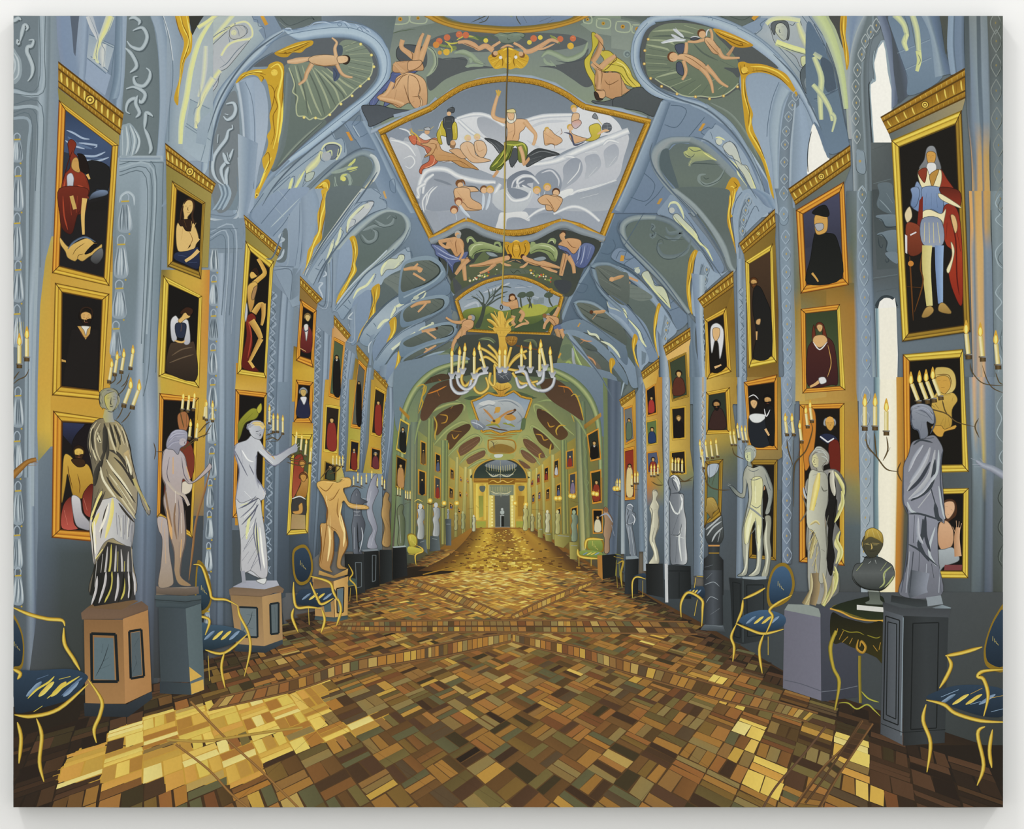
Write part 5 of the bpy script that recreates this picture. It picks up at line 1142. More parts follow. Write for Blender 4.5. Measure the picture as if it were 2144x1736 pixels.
part('painted_vault', 'blue soffits, pale figure and vault edge in the upper right corner')
V('520,118 600,118;60:40 66:30;64:70 70:60;64:90 69:86','0:7888a4 30:6f7f9c 60:5c6a86 100:566480')
V('585,118 640,118;64:30 70:42;66:60 77:64;70:86 79:78','0:4c5664 50:4a5462 100:56647c')
C('66809c/7089a4/66809a','630,118 900,118 96:20 100:40 106:64 79:79 77:64 70:43 64:25'); M('8ea4b8',4,'69:44 96:33;75:58 97:48'); M('4c6078',1.4,'69:43 96:32;75:57 97:47;64:25 70:43 78:65')
V('880,118 1040,118;96:30 109:45;100:64 117:60','0:7f97b0 30:8ca2b4 45:6a829a 60:60789a 100:4c6078'); C('4c524e','1040,118 1115,118 110:40 1085,440 106:25')
V('1110,118 1240,118;110:40 124:35;113:62 125:60','0:8098b4 30:86a0bc 40:566c84 45:6a82a0 80:6f86a4 100:566a80')
part('painted_stucco_figure','pale stucco legs of a figure at the upper right')
S('a8b49c-d4d89c-9caa98','16,12,10','670,118 74:20 77:30'); S('c8cca0-d8dc9c-9caa98','10,12,7','77:28 745,350 77:42')
S('a8b49c-d0d49c-9caa98','13,12,11','810,118 85:25 865,420'); S('d4d898-c4c888','12,10,7','862,420 87:50 85:59'); M('5c6c70',1.4,'840,415 885,430;76:27 75:35;86:45 88:50 86:54;740,118 78:23 79:33;790,118 82:28 845,410')
part('painted_wall', 'grey blue pilasters and chain ornament at the right edge')
V('1240,118 1440,118;125:60 145:60;127:100 146:100;130:130 145:130;1310,1736 1460,1736',['0:4c585e 18:4c585e 22:7a868a 50:808c90 52:56646c 66:525e68 68:7f8c94 95:74848c 100:4c5654','0:50606a 18:56646e 24:7488a0 48:8296a4 52:566878 64:5c6e7e 70:8296a8 92:7c8ea0 100:566470','0:6a7480 8:5c6c7c 24:7488a0 50:8094a4 52:667a8c 66:5c7084 70:7c90a4 92:7a8ea0 100:66767c','0:d09c68 8:6a7480 24:6f8296 40:c89c60 56:c0985c 60:607488 72:c09860 96:b89458 100:66767c','0:d89c60 8:c8a468 20:6f7c88 30:cc9c5c 56:d0a060 60:607488 72:d09c58 96:c89858 100:6f7e84'])
V('1430,118 1560,118;145:60 1565,600;1455,1000 1568,1000;1460,1736 1570,1736',['0:565c58 50:666c68 100:565c54','0:566064 50:5c686c 100:505c5c','0:5f6c74 50:6c7c84 100:66767e','0:64747e 50:74848c 100:6c7c84'])
T(1704,400)
V('1280,0 1460,0;129:30 146:30;129:50 147:50;130:100 148:100;1320,1736 1490,1736',['0:d49c5c 10:d8a060 18:6f8088 30:cc9c58 56:d0a05c 60:60748a 72:cc9854 96:c09454 100:667680','0:d89c60 14:d8a468 18:6f8088 32:d0a060 56:d4a868 62:60748a 74:c8985c 96:9c8c68 100:667680','0:d8a068 14:8494a0 18:6f8294 34:d4a868 58:d0a468 64:6c8094 76:7c90a4 96:7488a0 100:5f7080','0:d4a068 14:8c98a0 18:6f8294 36:d8ac70 54:c8a070 62:6a7e94 76:7488a0 96:6f839a 100:607284','0:8c98a0 10:6f8294 26:d8a880 40:8898a0 52:d8a880 66:7488a0 76:6a7e94 100:607284'])
V('1460,0 1571,0;148:80 1573,800;1490,1736 1576,1736','0:70828c 40:7f929c 100:70828c','0:62747e 40:7c8e9a 100:74868e')
part('painted_ornament','pale chain ornament running down the right edge')
T(1704,0)
chain('150:19 1505,340 1505,540 1505,750 151:98 1525,1200 153:142 154:164',11,24,'808a88','3c4644','8a7c50')
T(1704,400)
M('9cb0bc',2.4,'154:2 150:10 154:18 150:24 156:30;156:42 150:50 152:60 156:64;155:76 150:84 155:92 150:100 156:108;155:120 151:130 155:140 152:150'); M('54646c',1.6,'155:6 152:14 156:20;156:48 152:56 156:62;155:80 152:88;156:112 154:124 156:134')
part('painted_wall', 'grey blue pilaster and niche beside the tall window on the right')
V('270,0 480,0;27:40 48:40;28:70 49:70;31:100 50:100;330,1736 520,1736',['0:56666e 20:64747c 38:6c7c86 42:8296a4 60:6c7e88 90:64767e 100:46545c','0:566870 20:5c6a60 38:6a7468 42:8496a8 60:74889a 90:687a88 100:485660','0:8c6c34 20:746c48 34:6c7a84 38:8296ac 60:7c90a4 90:70849a 100:485866','0:a87c38 12:a87c3a 24:7488a0 30:8399b2 60:8299b4 90:748aa4 100:56697c','0:b88840 8:b08440 16:7c90a4 24:869cb4 60:869cb4 80:748aa4 88:a0b4b8 100:6c8498'])
G('47:-40 70:-40;48:10 70:10;49:74 70:74;50:96 70:96','5c666a 4c5458;4c5458 4c5860;566068 525e66;5c7080 5c6c78')
M('3f484c',1.6,'48:-34 64:-40;48:74 69:70;52:83 69:80'); M('748890',2.4,'49:-6 64:-10;49:72 69:69')
F('424c52/4c585e','48:-1 68:-3 69:64 52:65 50:30')
C('5f707c/566874','53:-6 64:-6 66:6 69:18 60:18 52:12 54:2'); M('7f929e',2.2,'54:7 59:12 64:18;53:6 53:14;60:2 65:10');
C('6c8090/5f7482','51:21 560,195 69:20 69:28 60:29 56:25'); C('6c8090/5f7482','52:36 56:34 69:33 69:50 60:50 61:42 56:37'); M('33404a',2,'51:22 56:24 60:30 69:29;52:37 56:36 60:42 60:50 69:51;53:38 54:45 56:47 57:44;59:56 60:59 62:57 59:53;64:56 69:60'); C('6c8090','59:51 69:51 69:60 62:56')
part('painted_ornament','pale chain ornament running down the large right pilaster')
chain('40:3 40:20 40:37 405,540 415,710 42:88 43:104 43:121 435,1400 44:156 43:170',9,19,'98aec0','4c6074')
part('painted_window', 'tall bright white window beside the largest right portrait')
C('33404a','51:96 545,880 60:86 66:88 685,930 68:96'); C('eeece4','53:97 56:90 600,882 65:90 68:96 685,1736 545,1736 535,1300',2)
F('f0ecdc/f2ecd8','54:97 68:96 69:178 545,1780'); V('505,970 54:97;525,1780 55:178','0:a0b4bc 30:5c8090 60:8cb0bc 100:e4e8e0')
T(1704,800)
V('54:-2 69:-2;52:70 69:70;53:120 68:120;50:174 67:174','0:a8c0c4 8:f0ead4 60:f4eed8 92:f0e8cc 100:c8a45c')
T(1704,1200,3.2388)
F('f0e6c0','44:-2 56:-2 56:16 43:16')
part('painted_wall', 'yellow silk bays and chain pilasters of the right wall')
T(1704,800)
V('68:-4 130:-4;69:70 130:70;68:120 130:120;67:176 130:176','0:c89040 6:c08430 14:6c6438 20:56646c 80:525e68 100:56646e','0:c87c30 5:b07030 9:4c5050 16:454e54 60:484f54 100:4c565c')
V('128:-4 150:-4;129:30 150:30;130:60 150:60;130:100 150:100;1290,1736 1490,1736',['0:7c8c98 8:8a98a4 18:dca880 34:90a0a8 46:d8a880 64:7c90a4 80:7488a0 100:66788a','0:6c8094 8:90a4b4 18:c8a878 30:8090a0 46:ccac74 64:748aa0 80:6c8298 100:66788a','0:56646e 10:8296a4 40:748898 50:c0a860 64:708498 100:64768a','0:484f54 10:66767e 40:6f828e 55:4c5860 64:647488 84:707f94 100:4a5456','0:454c50 10:5c6a72 40:566470 55:46505a 64:505e72 84:5a6478 100:454c4c'])
V('149:-4 1573,-40;150:70 157:70;148:90 1568,900;1480,1736 1568,1736','0:7a8c9a 100:78898e','0:434a48 100:4c5450'); M('9cb0bc',2,'156:10 151:20 155:30 151:42 156:50;156:56 153:62 156:68'); M('343c3a',1.6,'156:86 152:96 156:104;156:110 152:120 156:128;156:134 152:144 156:154'); M('68746f',1.4,'156:88 153:96 156:100;156:112 153:120 156:126;156:136 153:146 156:150')
V('37:-4 54:-4;37:40 54:40;38:90 53:90;38:146 53:146;39:176 48:176','0:869cb4 70:8096b0 75:4c6478 85:7498a4 100:a0c0c4','0:a0b0bc 70:a4b4bc 75:4c6070 85:5c7c8c 100:607c8c')
part('painted_ornament','pale chain ornament running down the large right pilaster')
chain('43:11 425,300 425,480 43:64 43:80 43:96 425,1120 415,1280 41:140',9,19,'a8b8c4','546878')
part('painted_wall', 'yellow silk bays and chain pilasters of the right wall')
G('-12:-4 33:-4;-12:16 36:16;-10:46 37:46;-8:70 37:70;0,880 38:88;0,1200 385,1200;0,1760 38:176','b8903c a87830;c8a04c a8803c;c09c48 b07c34;948c50 b08038;66727c 8c8450;505c64 56666e;484f54 484c50')
T(1704,400)
G('-17:74 23:76 33:76;-17:95 23:95 33:95;-170,1736 230,1736 340,1736','886830 886428 6c6440;a8803c a07434 a07030;c09448 b88c44 a87c3c')
T(1290,400)
G('149:82 1736,820;150:100 1736,960;1500,1736 1736,1700','806028 886830;7c7c58 8c6c30;b89850 c09850')
G('146:14 150:14;147:80 152:80;148:100 153:100;1480,1736 1560,1736','64767e 7a8a84;66746c 7c7044;8c7840 a8803c;c0a060 c8a050')
V('131:-2 144:-2;134:20 146:16;136:80 147:80;138:130 148:130;139:176 148:176','0:607488 10:6c8294 60:788c9c 100:5c6c74','0:8098b0 10:8ea6c0 60:869eb8 100:8c9ca4')
part('painted_ornament','pale chain ornament running down the right pilasters')
C('8098ae','135:15 1385,130 142:16 142:26 1385,285 1355,260'); M('5c7084',1.3,'135:16 1352,260 1390,285 142:25 142:16');
chain('1385,20 1385,190 140:38 1405,520 1405,670 141:80 1405,950 1412,1100 1412,1210 1415,1310 1418,1420 1415,1550 1418,1680',9,15,'98aec4','56697c')
part('painted_wall', 'yellow silk bays and chain pilasters of the right wall')
V('995,560 1075,560;100:90 107:90;101:130 1075,1300;102:176 1075,1760','0:7890aa 30:93a9c0 60:6f859a 100:869aac','0:7f97b2 30:98b0c8 60:748ca4 100:8ca0b4')
scroll(1550,600,1560,840,12,10)
def bayR(g, c): G(g, c)
bayR('106:52 131:33;108:100 134:100;108:145 134:145;109:176 135:176','8c6828 90702c;98701e 6c4c1c;846026 7c5a24;98783c 8c6c34')
bayR('72:98 97:80;74:120 98:110;73:155 99:150;73:176 100:176','806024 8a6826;a07428 805c20;c8a048 9c7c34;d0ac50 a8843c')
V('62:68 74:70;65:100 72:100;67:130 725,1300;69:176 745,1760','0:748cac 50:869eba 70:a8bccc 100:8ca0b0'); M('a4b8c8',2,'69:100 71:110 705,1200 722,1300 712,1400 728,1500 718,1600 735,1700')
bayR('42:134 61:123;43:150 605,1500;44:176 60:176','d4ac5c dcb468;d8b054 c8983c;d0a040 a88038')
V('58:100 66:110;60:120 65:125;605,1500 69:150;60:176 70:176','0:546a80 30:6c8298 60:5f758c 100:748ca4')
V('34:115 43:130;36:140 435,1400;37:176 44:176','0:5c7088 40:8098b0 70:a0b0c0 100:90a0a8')
bayR('22:156 35:148;225,1760 36:176','d8b458 c8943c;c89840 b87c38')
V('15:140 215,1500;19:170 225,1700;20:176 225,1760','0:5c6e80 100:748aa0')
T(1290,800)
bayR('108:-4 136:-4;108:30 136:30;100:62 137:62;98:80 110:80;88:90 136:90;88:174 136:174','a07c3c 94702c;c8a050 a88440;a8884c 8c7444;8c7c48 746c4c;5c6c78 54626e;4c5864 4c565c')
V('136:-4 148:-4;1375,600 146:60;137:100 145:100;137:150 145:150','0:869cb4 20:8ca2bc 70:7c92aa 100:7f929c','0:6c7e96 20:7488a4 70:64748c 100:485058')
part('painted_ornament','pale chain ornament running down the right pilasters')
chain('1415,20 1418,150 1412,290 1415,420 1405,540 1412,670 1408,800 141:98 1412,1100 1408,1270 1415,1430',9,17,'98aac0','4f6074')
part('painted_wall', 'yellow silk bays and chain pilasters of the right wall')
bayR('73:-4 101:-4;73:20 96:20;73:48 100:48;73:62 100:62;70:90 100:90;74:174 100:174','d4ac50 a07c34;d4a848 ac8438;b89848 94803c;8c8048 5c6450;5c6c7c 4c5864;434c56 484f56')
V('100:-4 107:-4;100:40 108:40;100:90 109:90;99:162 106:162','0:7890aa 30:9cb0c4 60:748ca4 100:8ca0b4','0:66788e 40:7f93a8 70:5c6c80 100:6c7e90')
V('63:-4 745,-40;64:70 74:70;64:120 73:120;64:160 72:160','0:5c7488 40:7890a8 65:98acc0 75:c8a060 85:98acbc 100:8ca0b0','0:5c6c80 40:66788e 65:748aa4 75:8a9cac 100:7488a0'); scroll(1472,820,1468,1180,8,16,'b4c4d0')
bayR('43:-4 61:-4;43:55 61:55;43:76 64:76;43:90 63:90;43:174 64:174','d0a040 a88438;d8b050 b08c40;a89048 7c8058;5c6c7c 5c6c7c;3f4a54 4c5864')
V('375,-40 445,-40;39:60 44:60;395,1200 44:120;40:174 44:174','0:7488a0 40:93a7bc 70:b0bcc4 100:7488a0','0:93a3b4 40:b4c0cc 70:a4b0bc 100:64748a'); scroll(1396,800,1396,1200,7,18,'bcc8d0')
bayR('225,-40 38:-4;24:50 38:50;25:85 39:85;25:103 39:103;25:174 40:174','c89030 b87c30;d8ac50 a87c40;c07430 8c8c50;5f7080 5c6e80;343c42 3a444e')
V('175,-40 24:-4;21:60 25:60;22:120 26:120;225,1560 26:156','0:5c7488 40:7488a0 70:98a8b4 100:748aa0','0:7c8e9c 40:a8b4c0 70:a8b4c0 100:5f7084'); scroll(1348,820,1352,1180,6,18,'b4c4cc')
bayR('5:16 165,100;6:80 17:80;65,980 20:98;6:174 18:174','d8b050 c89030;c89838 a87434;56687a 5c7084;3f4c56 4c5c6c')
V('0,100 6:16;2:90 7:90;2:142 75,1420','0:5c6c5c 30:7c90a0 70:8ca0ac 100:66788a','0:5c6c4c 30:98a8b0 70:a8b4bc 100:66788a')
V('16:10 220,0;17:70 215,700;19:140 24:140','0:66788a 50:748ca4 100:66788a')
V('-4:10 1:10;-4:50 2:56;-4:140 1:140','0:4a5c74 50:56707a 100:6c7c54'); C('6c7c44','-6:60 -2:56 0,800 1:140 -6:140')
part('painted_wall', 'yellow silk bays of the further left pictures')
T(430,400)
G('73:128 90:134;72:148 90:148;715,1740 895,1740','7a5c20 c09038;c8982e d0a43c;c8922e c89a38')
G('49:150 50:150;48:174 50:174','c89030 c89030;c89030 c89030')
G('255,1510 50:153;245,1640 505,1660','c08c2c c8962e;d8aa48 cc9c48')
G('105:113 116:123;101:170 111:172','c88c50 d8a468;c08440 d09848'); G('124:138 134:144;119:174 130:174','886c2c 8c6c2c;a88434 a8843c'); G('139:158 150:164;137:174 149:174','a88038 b88c3c;a07c38 c09038')
T(430,800)
G('72:33 89:34;715,430 89:43;69:126 85:125','c08830 b87c30;c8a034 d0ac40;a07c30 a88438'); G('99:-2 112:-2;975,180 111:18;96:60 110:60;95:83 116:83','c09038 c08c3c;c89838 d0a040;d0a040 c89830;a8883c b8b068')
G('119:-2 130:-2;118:45 128:45;116:74 127:72','a8883c a88438;a89c3c b8a444;a07c34 b8a050'); G('137:-2 149:-2;135:50 145:50;130:76 146:76','b08834 c09038;c89a34 b88c34;a08c3c b8a050')
G('680,1265 85:125;67:148 86:148;66:174 90:174','3c4a58 46566a;3a4650 44546a;3a4450 3f4c5a'); G('600,0 700,0;61:60 69:60;60:120 69:120;59:174 69:174','7890a8 70869e;66788e 5f7084;4c5c70 46566a;3f4c5c 3c4854')
G('94:86 116:86;94:140 116:140','56697c 5f7488;4c5c6c 4c5c6c'); G('115:74 146:76;115:140 146:140','667c90 7c94a8;4f6070 5c6c78')
C('5f6e3c/788a5c/56643c','159:-2 164:-2 162:6 159:40 158:80 156:116 154:136 153:136 154:100 155:50')
V('159:30 169:35;158:90 168:90;156:136 170:136','0:7c8c64 60:5c7064 100:56685c'); V('167:20 174:20;168:90 174:90;169:130 174:130','0:6c8070 50:7c907c 100:5c7060'); M('8ca08c',1.4,'164:6 168:10 165:14 170:18;172:40 170:44 1725,480 170:54 172:60 170:68 1725,760 1705,840 1725,920'); M('44543c',1.4,'163:2 166:8 170:12 169:18;170:10 1736,160')
T1()
G('1300,1195 1500,1235 170:124 190:124 210:124;138:129 150:137 1700,1475 1900,1545 210:160','3f4a54 3c464e 484f58 484f56 4a5054;343c44 363e44 40484e 40484c 363c3c')
part('painted_far_hall', 'green and gold far end of the hall with a dark doorway')
T(860,800)
G('-6:6 200,0 50:-6 76:-6 110:-4 140:2 1736,60;-6:50 20:52 48:43 76:44 100:42 130:46 1736,500;-6:100 20:100 50:80 76:80 96:80 130:100 1736,1000;-6:160 20:144 50:124 760,1215 100:122 140:150 1736,1620',
 '5f7060 5c6c56 5c6850 6a7850 5c6850 5c6c54 5a6a6c;66705c 7c8250 9ca060 a8a868 989c60 7a8050 55666c;4e5c54 7c7a44 b89a48 c8a84c b89444 80783c 485a6a;38443c 5a4c2c 8a6a30 a07c34 8a6a30 5c4828 36404a')
def rib(s, w=14): S('6c7c50-a8ac6c-7c8850', w, s)
G('44:8 76:6 101:10;48:30 76:30 96:30;60:47 76:47 88:47;64:62 76:62 86:62','66784e 6c7c50 6c7c50;88985e 8c9a60 88985e;9aa464 a4a868 98a060;a8a868 b4ac6c a8a464')
for s in ('6:33 18:24 33:18 44:19 44:24','19:52 30:40 42:33 49:35','30:62 40:52 52:44 58:47 56:53','40:68 48:60 600,555 63:60','46:72 56:66 64:64',
          '135:44 122:33 109:21 102:19 103:26','123:56 112:44 100:36 100:42','114:64 105:54 96:45 92:46','108:70 100:60 92:55 90:59','100:74 92:66 88:64'): rib(s, 6)
def lun2(s, c='4a3426/5c4028'): C(c, s)
lun2('20:30 30:22 42:18 43:23 38:30 28:38 21:44'); lun2('30:44 40:37 480,345 49:39 40:48 32:56','4e3828/5c4028')
lun2('40:54 48:48 56:45 57:49 50:56 41:61','6a4a34/70503a'); lun2('46:64 54:59 610,565 61:61 54:65 48:68','70503a/7a5a40')
lun2('105:22 114:26 124:35 130:43 123:48 113:40 105:30'); lun2('101:38 110:43 118:52 116:56 106:50','4e3828/5c4028')
lun2('93:47 100:49 108:56 111:62 104:62 95:54','6a4a34/70503a'); lun2('91:56 98:59 104:65 100:67 93:62','70503a/7a5a40'); lun2('890,645 95:67 99:71 94:71','70503a')
M('b88430',2.6,'24:27 30:28 29:33 25:34;33:22 35:20;34:43 36:47 40:43;33:40 42:41;108:23 113:24;113:33 115:37 119:36;103:43 108:44 110:48 114:47')
M('9a745a',1.5,'42:56 56:47;41:59 56:50;47:64 60:59;94:49 108:60;96:54 110:62;92:58 102:65')
M('c09838',3,'19:28 215,350 20:44 205,480;28:47 31:51 31:56;38:56 40:61 395,650;46:65 47:69;121:44 120:40 123:36 128:36;135:33 132:24 130:18 131:13 1400,115;115:60 115:56 116:51;107:64 106:60 108:59;102:70 103:66')
V('-6:10 2:11;-6:33 5:33;-6:120 3:120;-6:140 -1:140','0:5a6a60 40:6c7c64 60:56665c 80:748468 100:4e5c4a')
C('6a7a60/7c8a60','-4:10 6:6 10:13 6:20 5:33 -4:33')
M('b8942e',3,'9:6 125,30 12:8 9:13 10:18 6:26')
def column(x0a, x1a, ya, x0b, x1b, yb, p='0:56664a 25:98a468 40:7c8a58 60:5c6c4c 80:8a965c 100:56603c', q='0:4a583c 25:a8a058 40:8a8248 60:5c5c38 80:a09448 100:56502c'):
    V('%g,%g %g,%g;%g,%g %g,%g' % (x0a, ya, x1a, ya, x0b, yb, x1b, yb), p, q)
G('6:40 19:50;4:130 16:125','7c8450 9c9850;4c5a50 7c7440'); G('19:52 29:56;18:126 27:121','8c8850 a89a4c;6c6838 80703a'); G('32:62 40:68;31:120 38:118','a8984c b89c48;8a7434 94783a'); G('40:69 47:74;38:118 44:118','b89c48 c0a44c;94783a 9a8040')
column(0,60,330,0,40,1400,'0:5f7066 40:7a8a70 100:55655a'); column(140,190,300,125,160,1380); column(250,310,480,250,300,1340); column(370,400,620,360,385,1280,'0:8a9058 50:c8bc74 100:7c7840'); column(440,470,700,420,450,1260,'0:a09850 50:d4c478 100:8a8040'); column(480,510,720,490,520,1240,'0:b8a858 50:dccc80 100:94883c')
G('144:36 158:26;149:140 160:148','7a7a40 8a7434;6a6a40 4c5c50'); G('128:51 136:46;130:126 139:136','98883e 8c7c3a;7a6c34 6a6434'); G('118:60 124:56;119:124 127:127','a89040 9c8440;a07c30 806c30'); G('109:66 116:60;111:126 117:128','b89c44 a88c40;a88434 8a7030'); G('100:74 108:68;100:123 106:126','b8a04a b89c44;a88434 98783a')
column(1355,1440,160,1400,1500,1460,'0:4e5e50 20:6a7c64 40:7c8c6a 50:566650 75:748460 100:4c5c48','0:56664c 20:a8a468 40:bcb478 50:6a7048 75:8a8a50 100:5c5c38'); column(1240,1290,480,1250,1310,1320); column(1160,1190,600,1170,1200,1300,'0:98a060 50:c8bc74 100:7c7840'); column(1080,1100,680,1095,1120,1290,'0:a8a058 50:d0c478 100:8a8040'); column(1030,1050,710,1035,1060,1270,'0:a8a058 50:d0c478 100:8a8040'); column(960,1000,740,970,1000,1240,'0:a8a058 50:d8cc80 100:8a8040')
M('7c8c5c',1.3,'141:24 143:30 141:36 145:42 1425,500 145:58 143:66 1455,740 1435,820 146:90 144:98 147:106 1445,1150 1475,1240 1455,1330;144:80 147:83 1445,870 1475,910')
F('c8a040/d0aa44/b88c38','52:80 96:80 960,1225 520,1225')
C('383f3a/2c3a36/38463a','52:80 53:74 58:68 66:64 76:63 86:65 92:70 955,770 96:80'); C('7c8898/5c6868','61:69 700,645 790,645 88:69 80:73 70:72')
S('8a6a28-d0a040-8a6a28',4,'515,820 52:75 56:69 640,645 74:63 850,645 92:70 955,760 96:83',0)
F('b07828/8a5a20','520,795 960,795 96:83 52:83'); F('8a5a1c','64:80 86:80 860,845 640,845'); M('e0b450',2,'645,830 680,812 72:83 760,812 80:83 850,812;53:81 640,806;870,806 950,812')
V('54:84 62:84;54:114 62:114','0:e4cc60 30:d4b048 70:c09438 100:e0c458'); F('8c8c3c/a09c44','56:94 60:94 60:111 565,1120'); V('87:84 95:84;87:113 95:113','0:c09438 40:b88a34 100:d4b048'); F('a07428','885,940 94:94 93:111 885,1110')
C('5c6458','57:86 615,860 61:90 59:91 57:89'); C('5c6458','89:86 94:86 930,895 90:90')
F('98a040/a8983c','54:115 62:115 620,1215 545,1215'); F('98a040/a8983c','87:115 94:115 940,1215 870,1215'); C('4a3418','555,1215 585,1200 62:123 560,1235');C('4a3418','870,1215 90:120 93:123 870,1235')
F('c8b468/d8c480','64:85 86:85 86:122 64:122'); V('65:93 695,930;65:122 695,1220','0:e8d470 50:d8bc60 100:98803c'); V('815,930 855,930;82:122 855,1220','0:98803c 50:e8d880 100:c8a850')
for y in range(950,1210,26): D('f0e498',2,'672,%d 838,%d'%(y,y))
F('7c8468','65:85 85:85 850,935 650,935')
F('565c58/4c524e','695,935 818,935 820,1215 698,1215'); F('8a9490','700,1195 818,1195 820,1215 698,1215')
sub('marble_bust','small pale bust on a dark pedestal in the far doorway')
F('1c1e1c','742,1105 770,1105 770,1195 742,1195'); N('b8c4c4',1.2,'744,1105 744,1195'); F('b4bcb8','738,1100 772,1100 772,1106 738,1106'); C('a8b4b0','735,1075 745,1060 77:106 775,1080 765,1095 745,1095'); D('b8c0bc',2.6,'755,1050')
back()
part('painted_fresco', 'distant ceiling fresco of tangled figures against blue sky')
T(860,800)
C('4c5a40','48:12 60:11 70:8 76:9 85:7 101:12 100:14 48:15')
F('7c94ac/98a8b8/8a9a9c','50:16 58:13 64:9 70:11 78:11 850,75 91:12 100:14 910,405 82:41 74:43 66:40 590,415')
C('b0b8bc/8a949c','54:20 62:16 70:15 80:14 90:18 94:26 90:34 80:38 64:38 56:30'); C('c8cccc','56:18 64:15 70:17 64:20'); M('7c8894',2.4,'56:22 64:19 70:20;72:16 82:16 90:21;88:24 92:30 88:34;60:26 64:23;74:17 76:19')
M('b8804c',4.5,'60:22 65:27 69:32;70:33 74:29 80:25 86:23;62:31 68:34;69:26 72:22 74:21'); C('c89440','70:21 74:21 73:25 70:25'); C('c08840','77:29 82:26 87:30 82:32'); M('5a4030',3,'79:27 83:26 86:24;64:37 72:39 80:40;69:31 70:33');C('c8983c','66:33 74:29 73:34 68:35')
M('8c8c3c',4,'62:36 70:35 74:38;76:34 82:35 86:37'); D('5a4030',3,'860,232 688,322'); C('9ab0c0','78:31 83:33 800,345')
sub('gilt_frame'); border(crom(PT('50:16 58:13 64:9 70:11 78:11 850,75 91:12 100:14'),False,2),5,beads=None); border('100:14 910,405',5,beads=None); border(crom(PT('910,405 82:41 74:43 66:40 590,415'),False,2),5,beads=None); border('590,415 50:16',5,beads=None)
back()
C('8a94a4/6c7684','495,320 54:31 59:34 62:37 590,395 54:39 51:36'); M('c4ccd8',2,'50:33 56:35 60:38;54:31 55:38'); C('5a6c48','920,305 95:30 94:39 91:39')
C('b8b070/a08850','64:48 70:47 78:47 85:50 84:58 660,575'); C('8c6a30','66:54 74:51 84:54 84:58 665,575'); M('5c5440',1.8,'69:55 68:50 66:49;68:51 71:49;685,530 72:50')
N('8a5c24-c08c34',3,'64:48 66:58 845,580 855,490 74:47 64:48'); C('a0a058','66:60 76:59 85:60 83:64 68:64'); C('c8d0c8','69:60 760,598 75:62 700,625'); M('a87830',2.5,'60:43 74:44 88:43;64:45 74:46 84:45')
part('painted_vault', 'near green arch framing the far hall')
T1()
C('6f869c/66808c','826,775 870,752 940,742 985,752 940,768 900,785 868,815 85:86 842,900 828,890',3)
C('6f869c/5c7088','129:79 124:77 118:76 1150,765 1190,785 1225,815 1245,860 1255,905 1275,915 130:86',3)
S('4c5c44-8c9a68-a8b078-74845c-56664c','8,13,15,12,8','843,1000 843,900 850,855 872,812 905,780 945,764 980,757'); S('4c5c44-8c9a68-a8b078-74845c-56664c','8,12,15,13,9','1258,1000 1254,900 1240,845 1210,805 117:78 1130,768')
S('6c7c54-98a468-6c7c54',6,'868,930 88:88 905,850 940,835 965,842'); S('6c7c54-98a468-6c7c54',6,'1232,920 121:88 118:85 1150,838 1125,842')
C('4e3a2a/5c4030','88:87 900,815 940,795 975,800 960,835 920,848 892,880'); C('4e3a2a/5c4030','113:80 1165,795 1205,830 1222,880 1190,862 1150,835'); M('c8742c',2.6,'895,825 915,818 935,808;915,818 92:83;1168,808 1190,812 1200,824;118:81 1182,822'); M('c09838',3,'872,810 888,806 884,830 876,860;1195,830 1205,826 1215,850 1222,880')
V('1262,790 130:80;1265,1000 1296,1000;1262,1180 129:118','0:6c7c58 20:707c50 30:46566c 55:5c6c84 75:4c5c74 100:5f7086')
part('painted_floor', 'parquet floor of brown and gold blocks with sunlit patches')
T1()
G('985,1106 1055,1104 1120,1106;850,1195 1055,1195 1260,1195;64:131 1055,1310 148:131;33:144 1055,1440 170:144;6:156 1055,1560 206:156;28,1690 1055,1690 210:169',
  '9c6a2c 9a6228 8a5a28;5c3c1c a87a30 6a4420;46301e 8a6028 4a3220;3a281c 6c4a28 3c2a1e;30241c 684828 2e241c;2c221a 64462a 282018')
F('2c241c','28,1480 33:143 64:130 86:119 860,1215 64:133 33:150 28,1690')
F('2a221b','210:156 190:156 170:144 144:130 126:119 130:124 160:142 185:156 210:169')
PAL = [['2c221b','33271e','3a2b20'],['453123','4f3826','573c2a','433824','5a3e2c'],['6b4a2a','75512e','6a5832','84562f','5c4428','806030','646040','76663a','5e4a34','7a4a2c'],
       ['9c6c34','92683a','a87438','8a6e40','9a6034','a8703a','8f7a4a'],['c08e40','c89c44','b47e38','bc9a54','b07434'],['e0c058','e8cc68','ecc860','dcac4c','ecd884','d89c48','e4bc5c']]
def inside(p, poly):
    x, y = p; r = False
    for i in range(len(poly)):
        (x1, y1), (x2, y2) = poly[i-1], poly[i]
        if (y1 > y) != (y2 > y) and x < (x2-x1)*(y-y1)/(y2-y1)+x1: r = not r
    return r
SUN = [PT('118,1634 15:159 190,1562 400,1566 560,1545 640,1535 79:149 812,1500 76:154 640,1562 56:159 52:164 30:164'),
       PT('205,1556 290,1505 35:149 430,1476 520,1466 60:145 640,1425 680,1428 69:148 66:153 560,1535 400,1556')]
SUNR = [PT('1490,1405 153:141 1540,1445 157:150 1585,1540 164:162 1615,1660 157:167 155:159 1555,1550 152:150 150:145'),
        PT('172:150 177:151 179:156 185:165 186:169 180:169 176:161 171:154')]
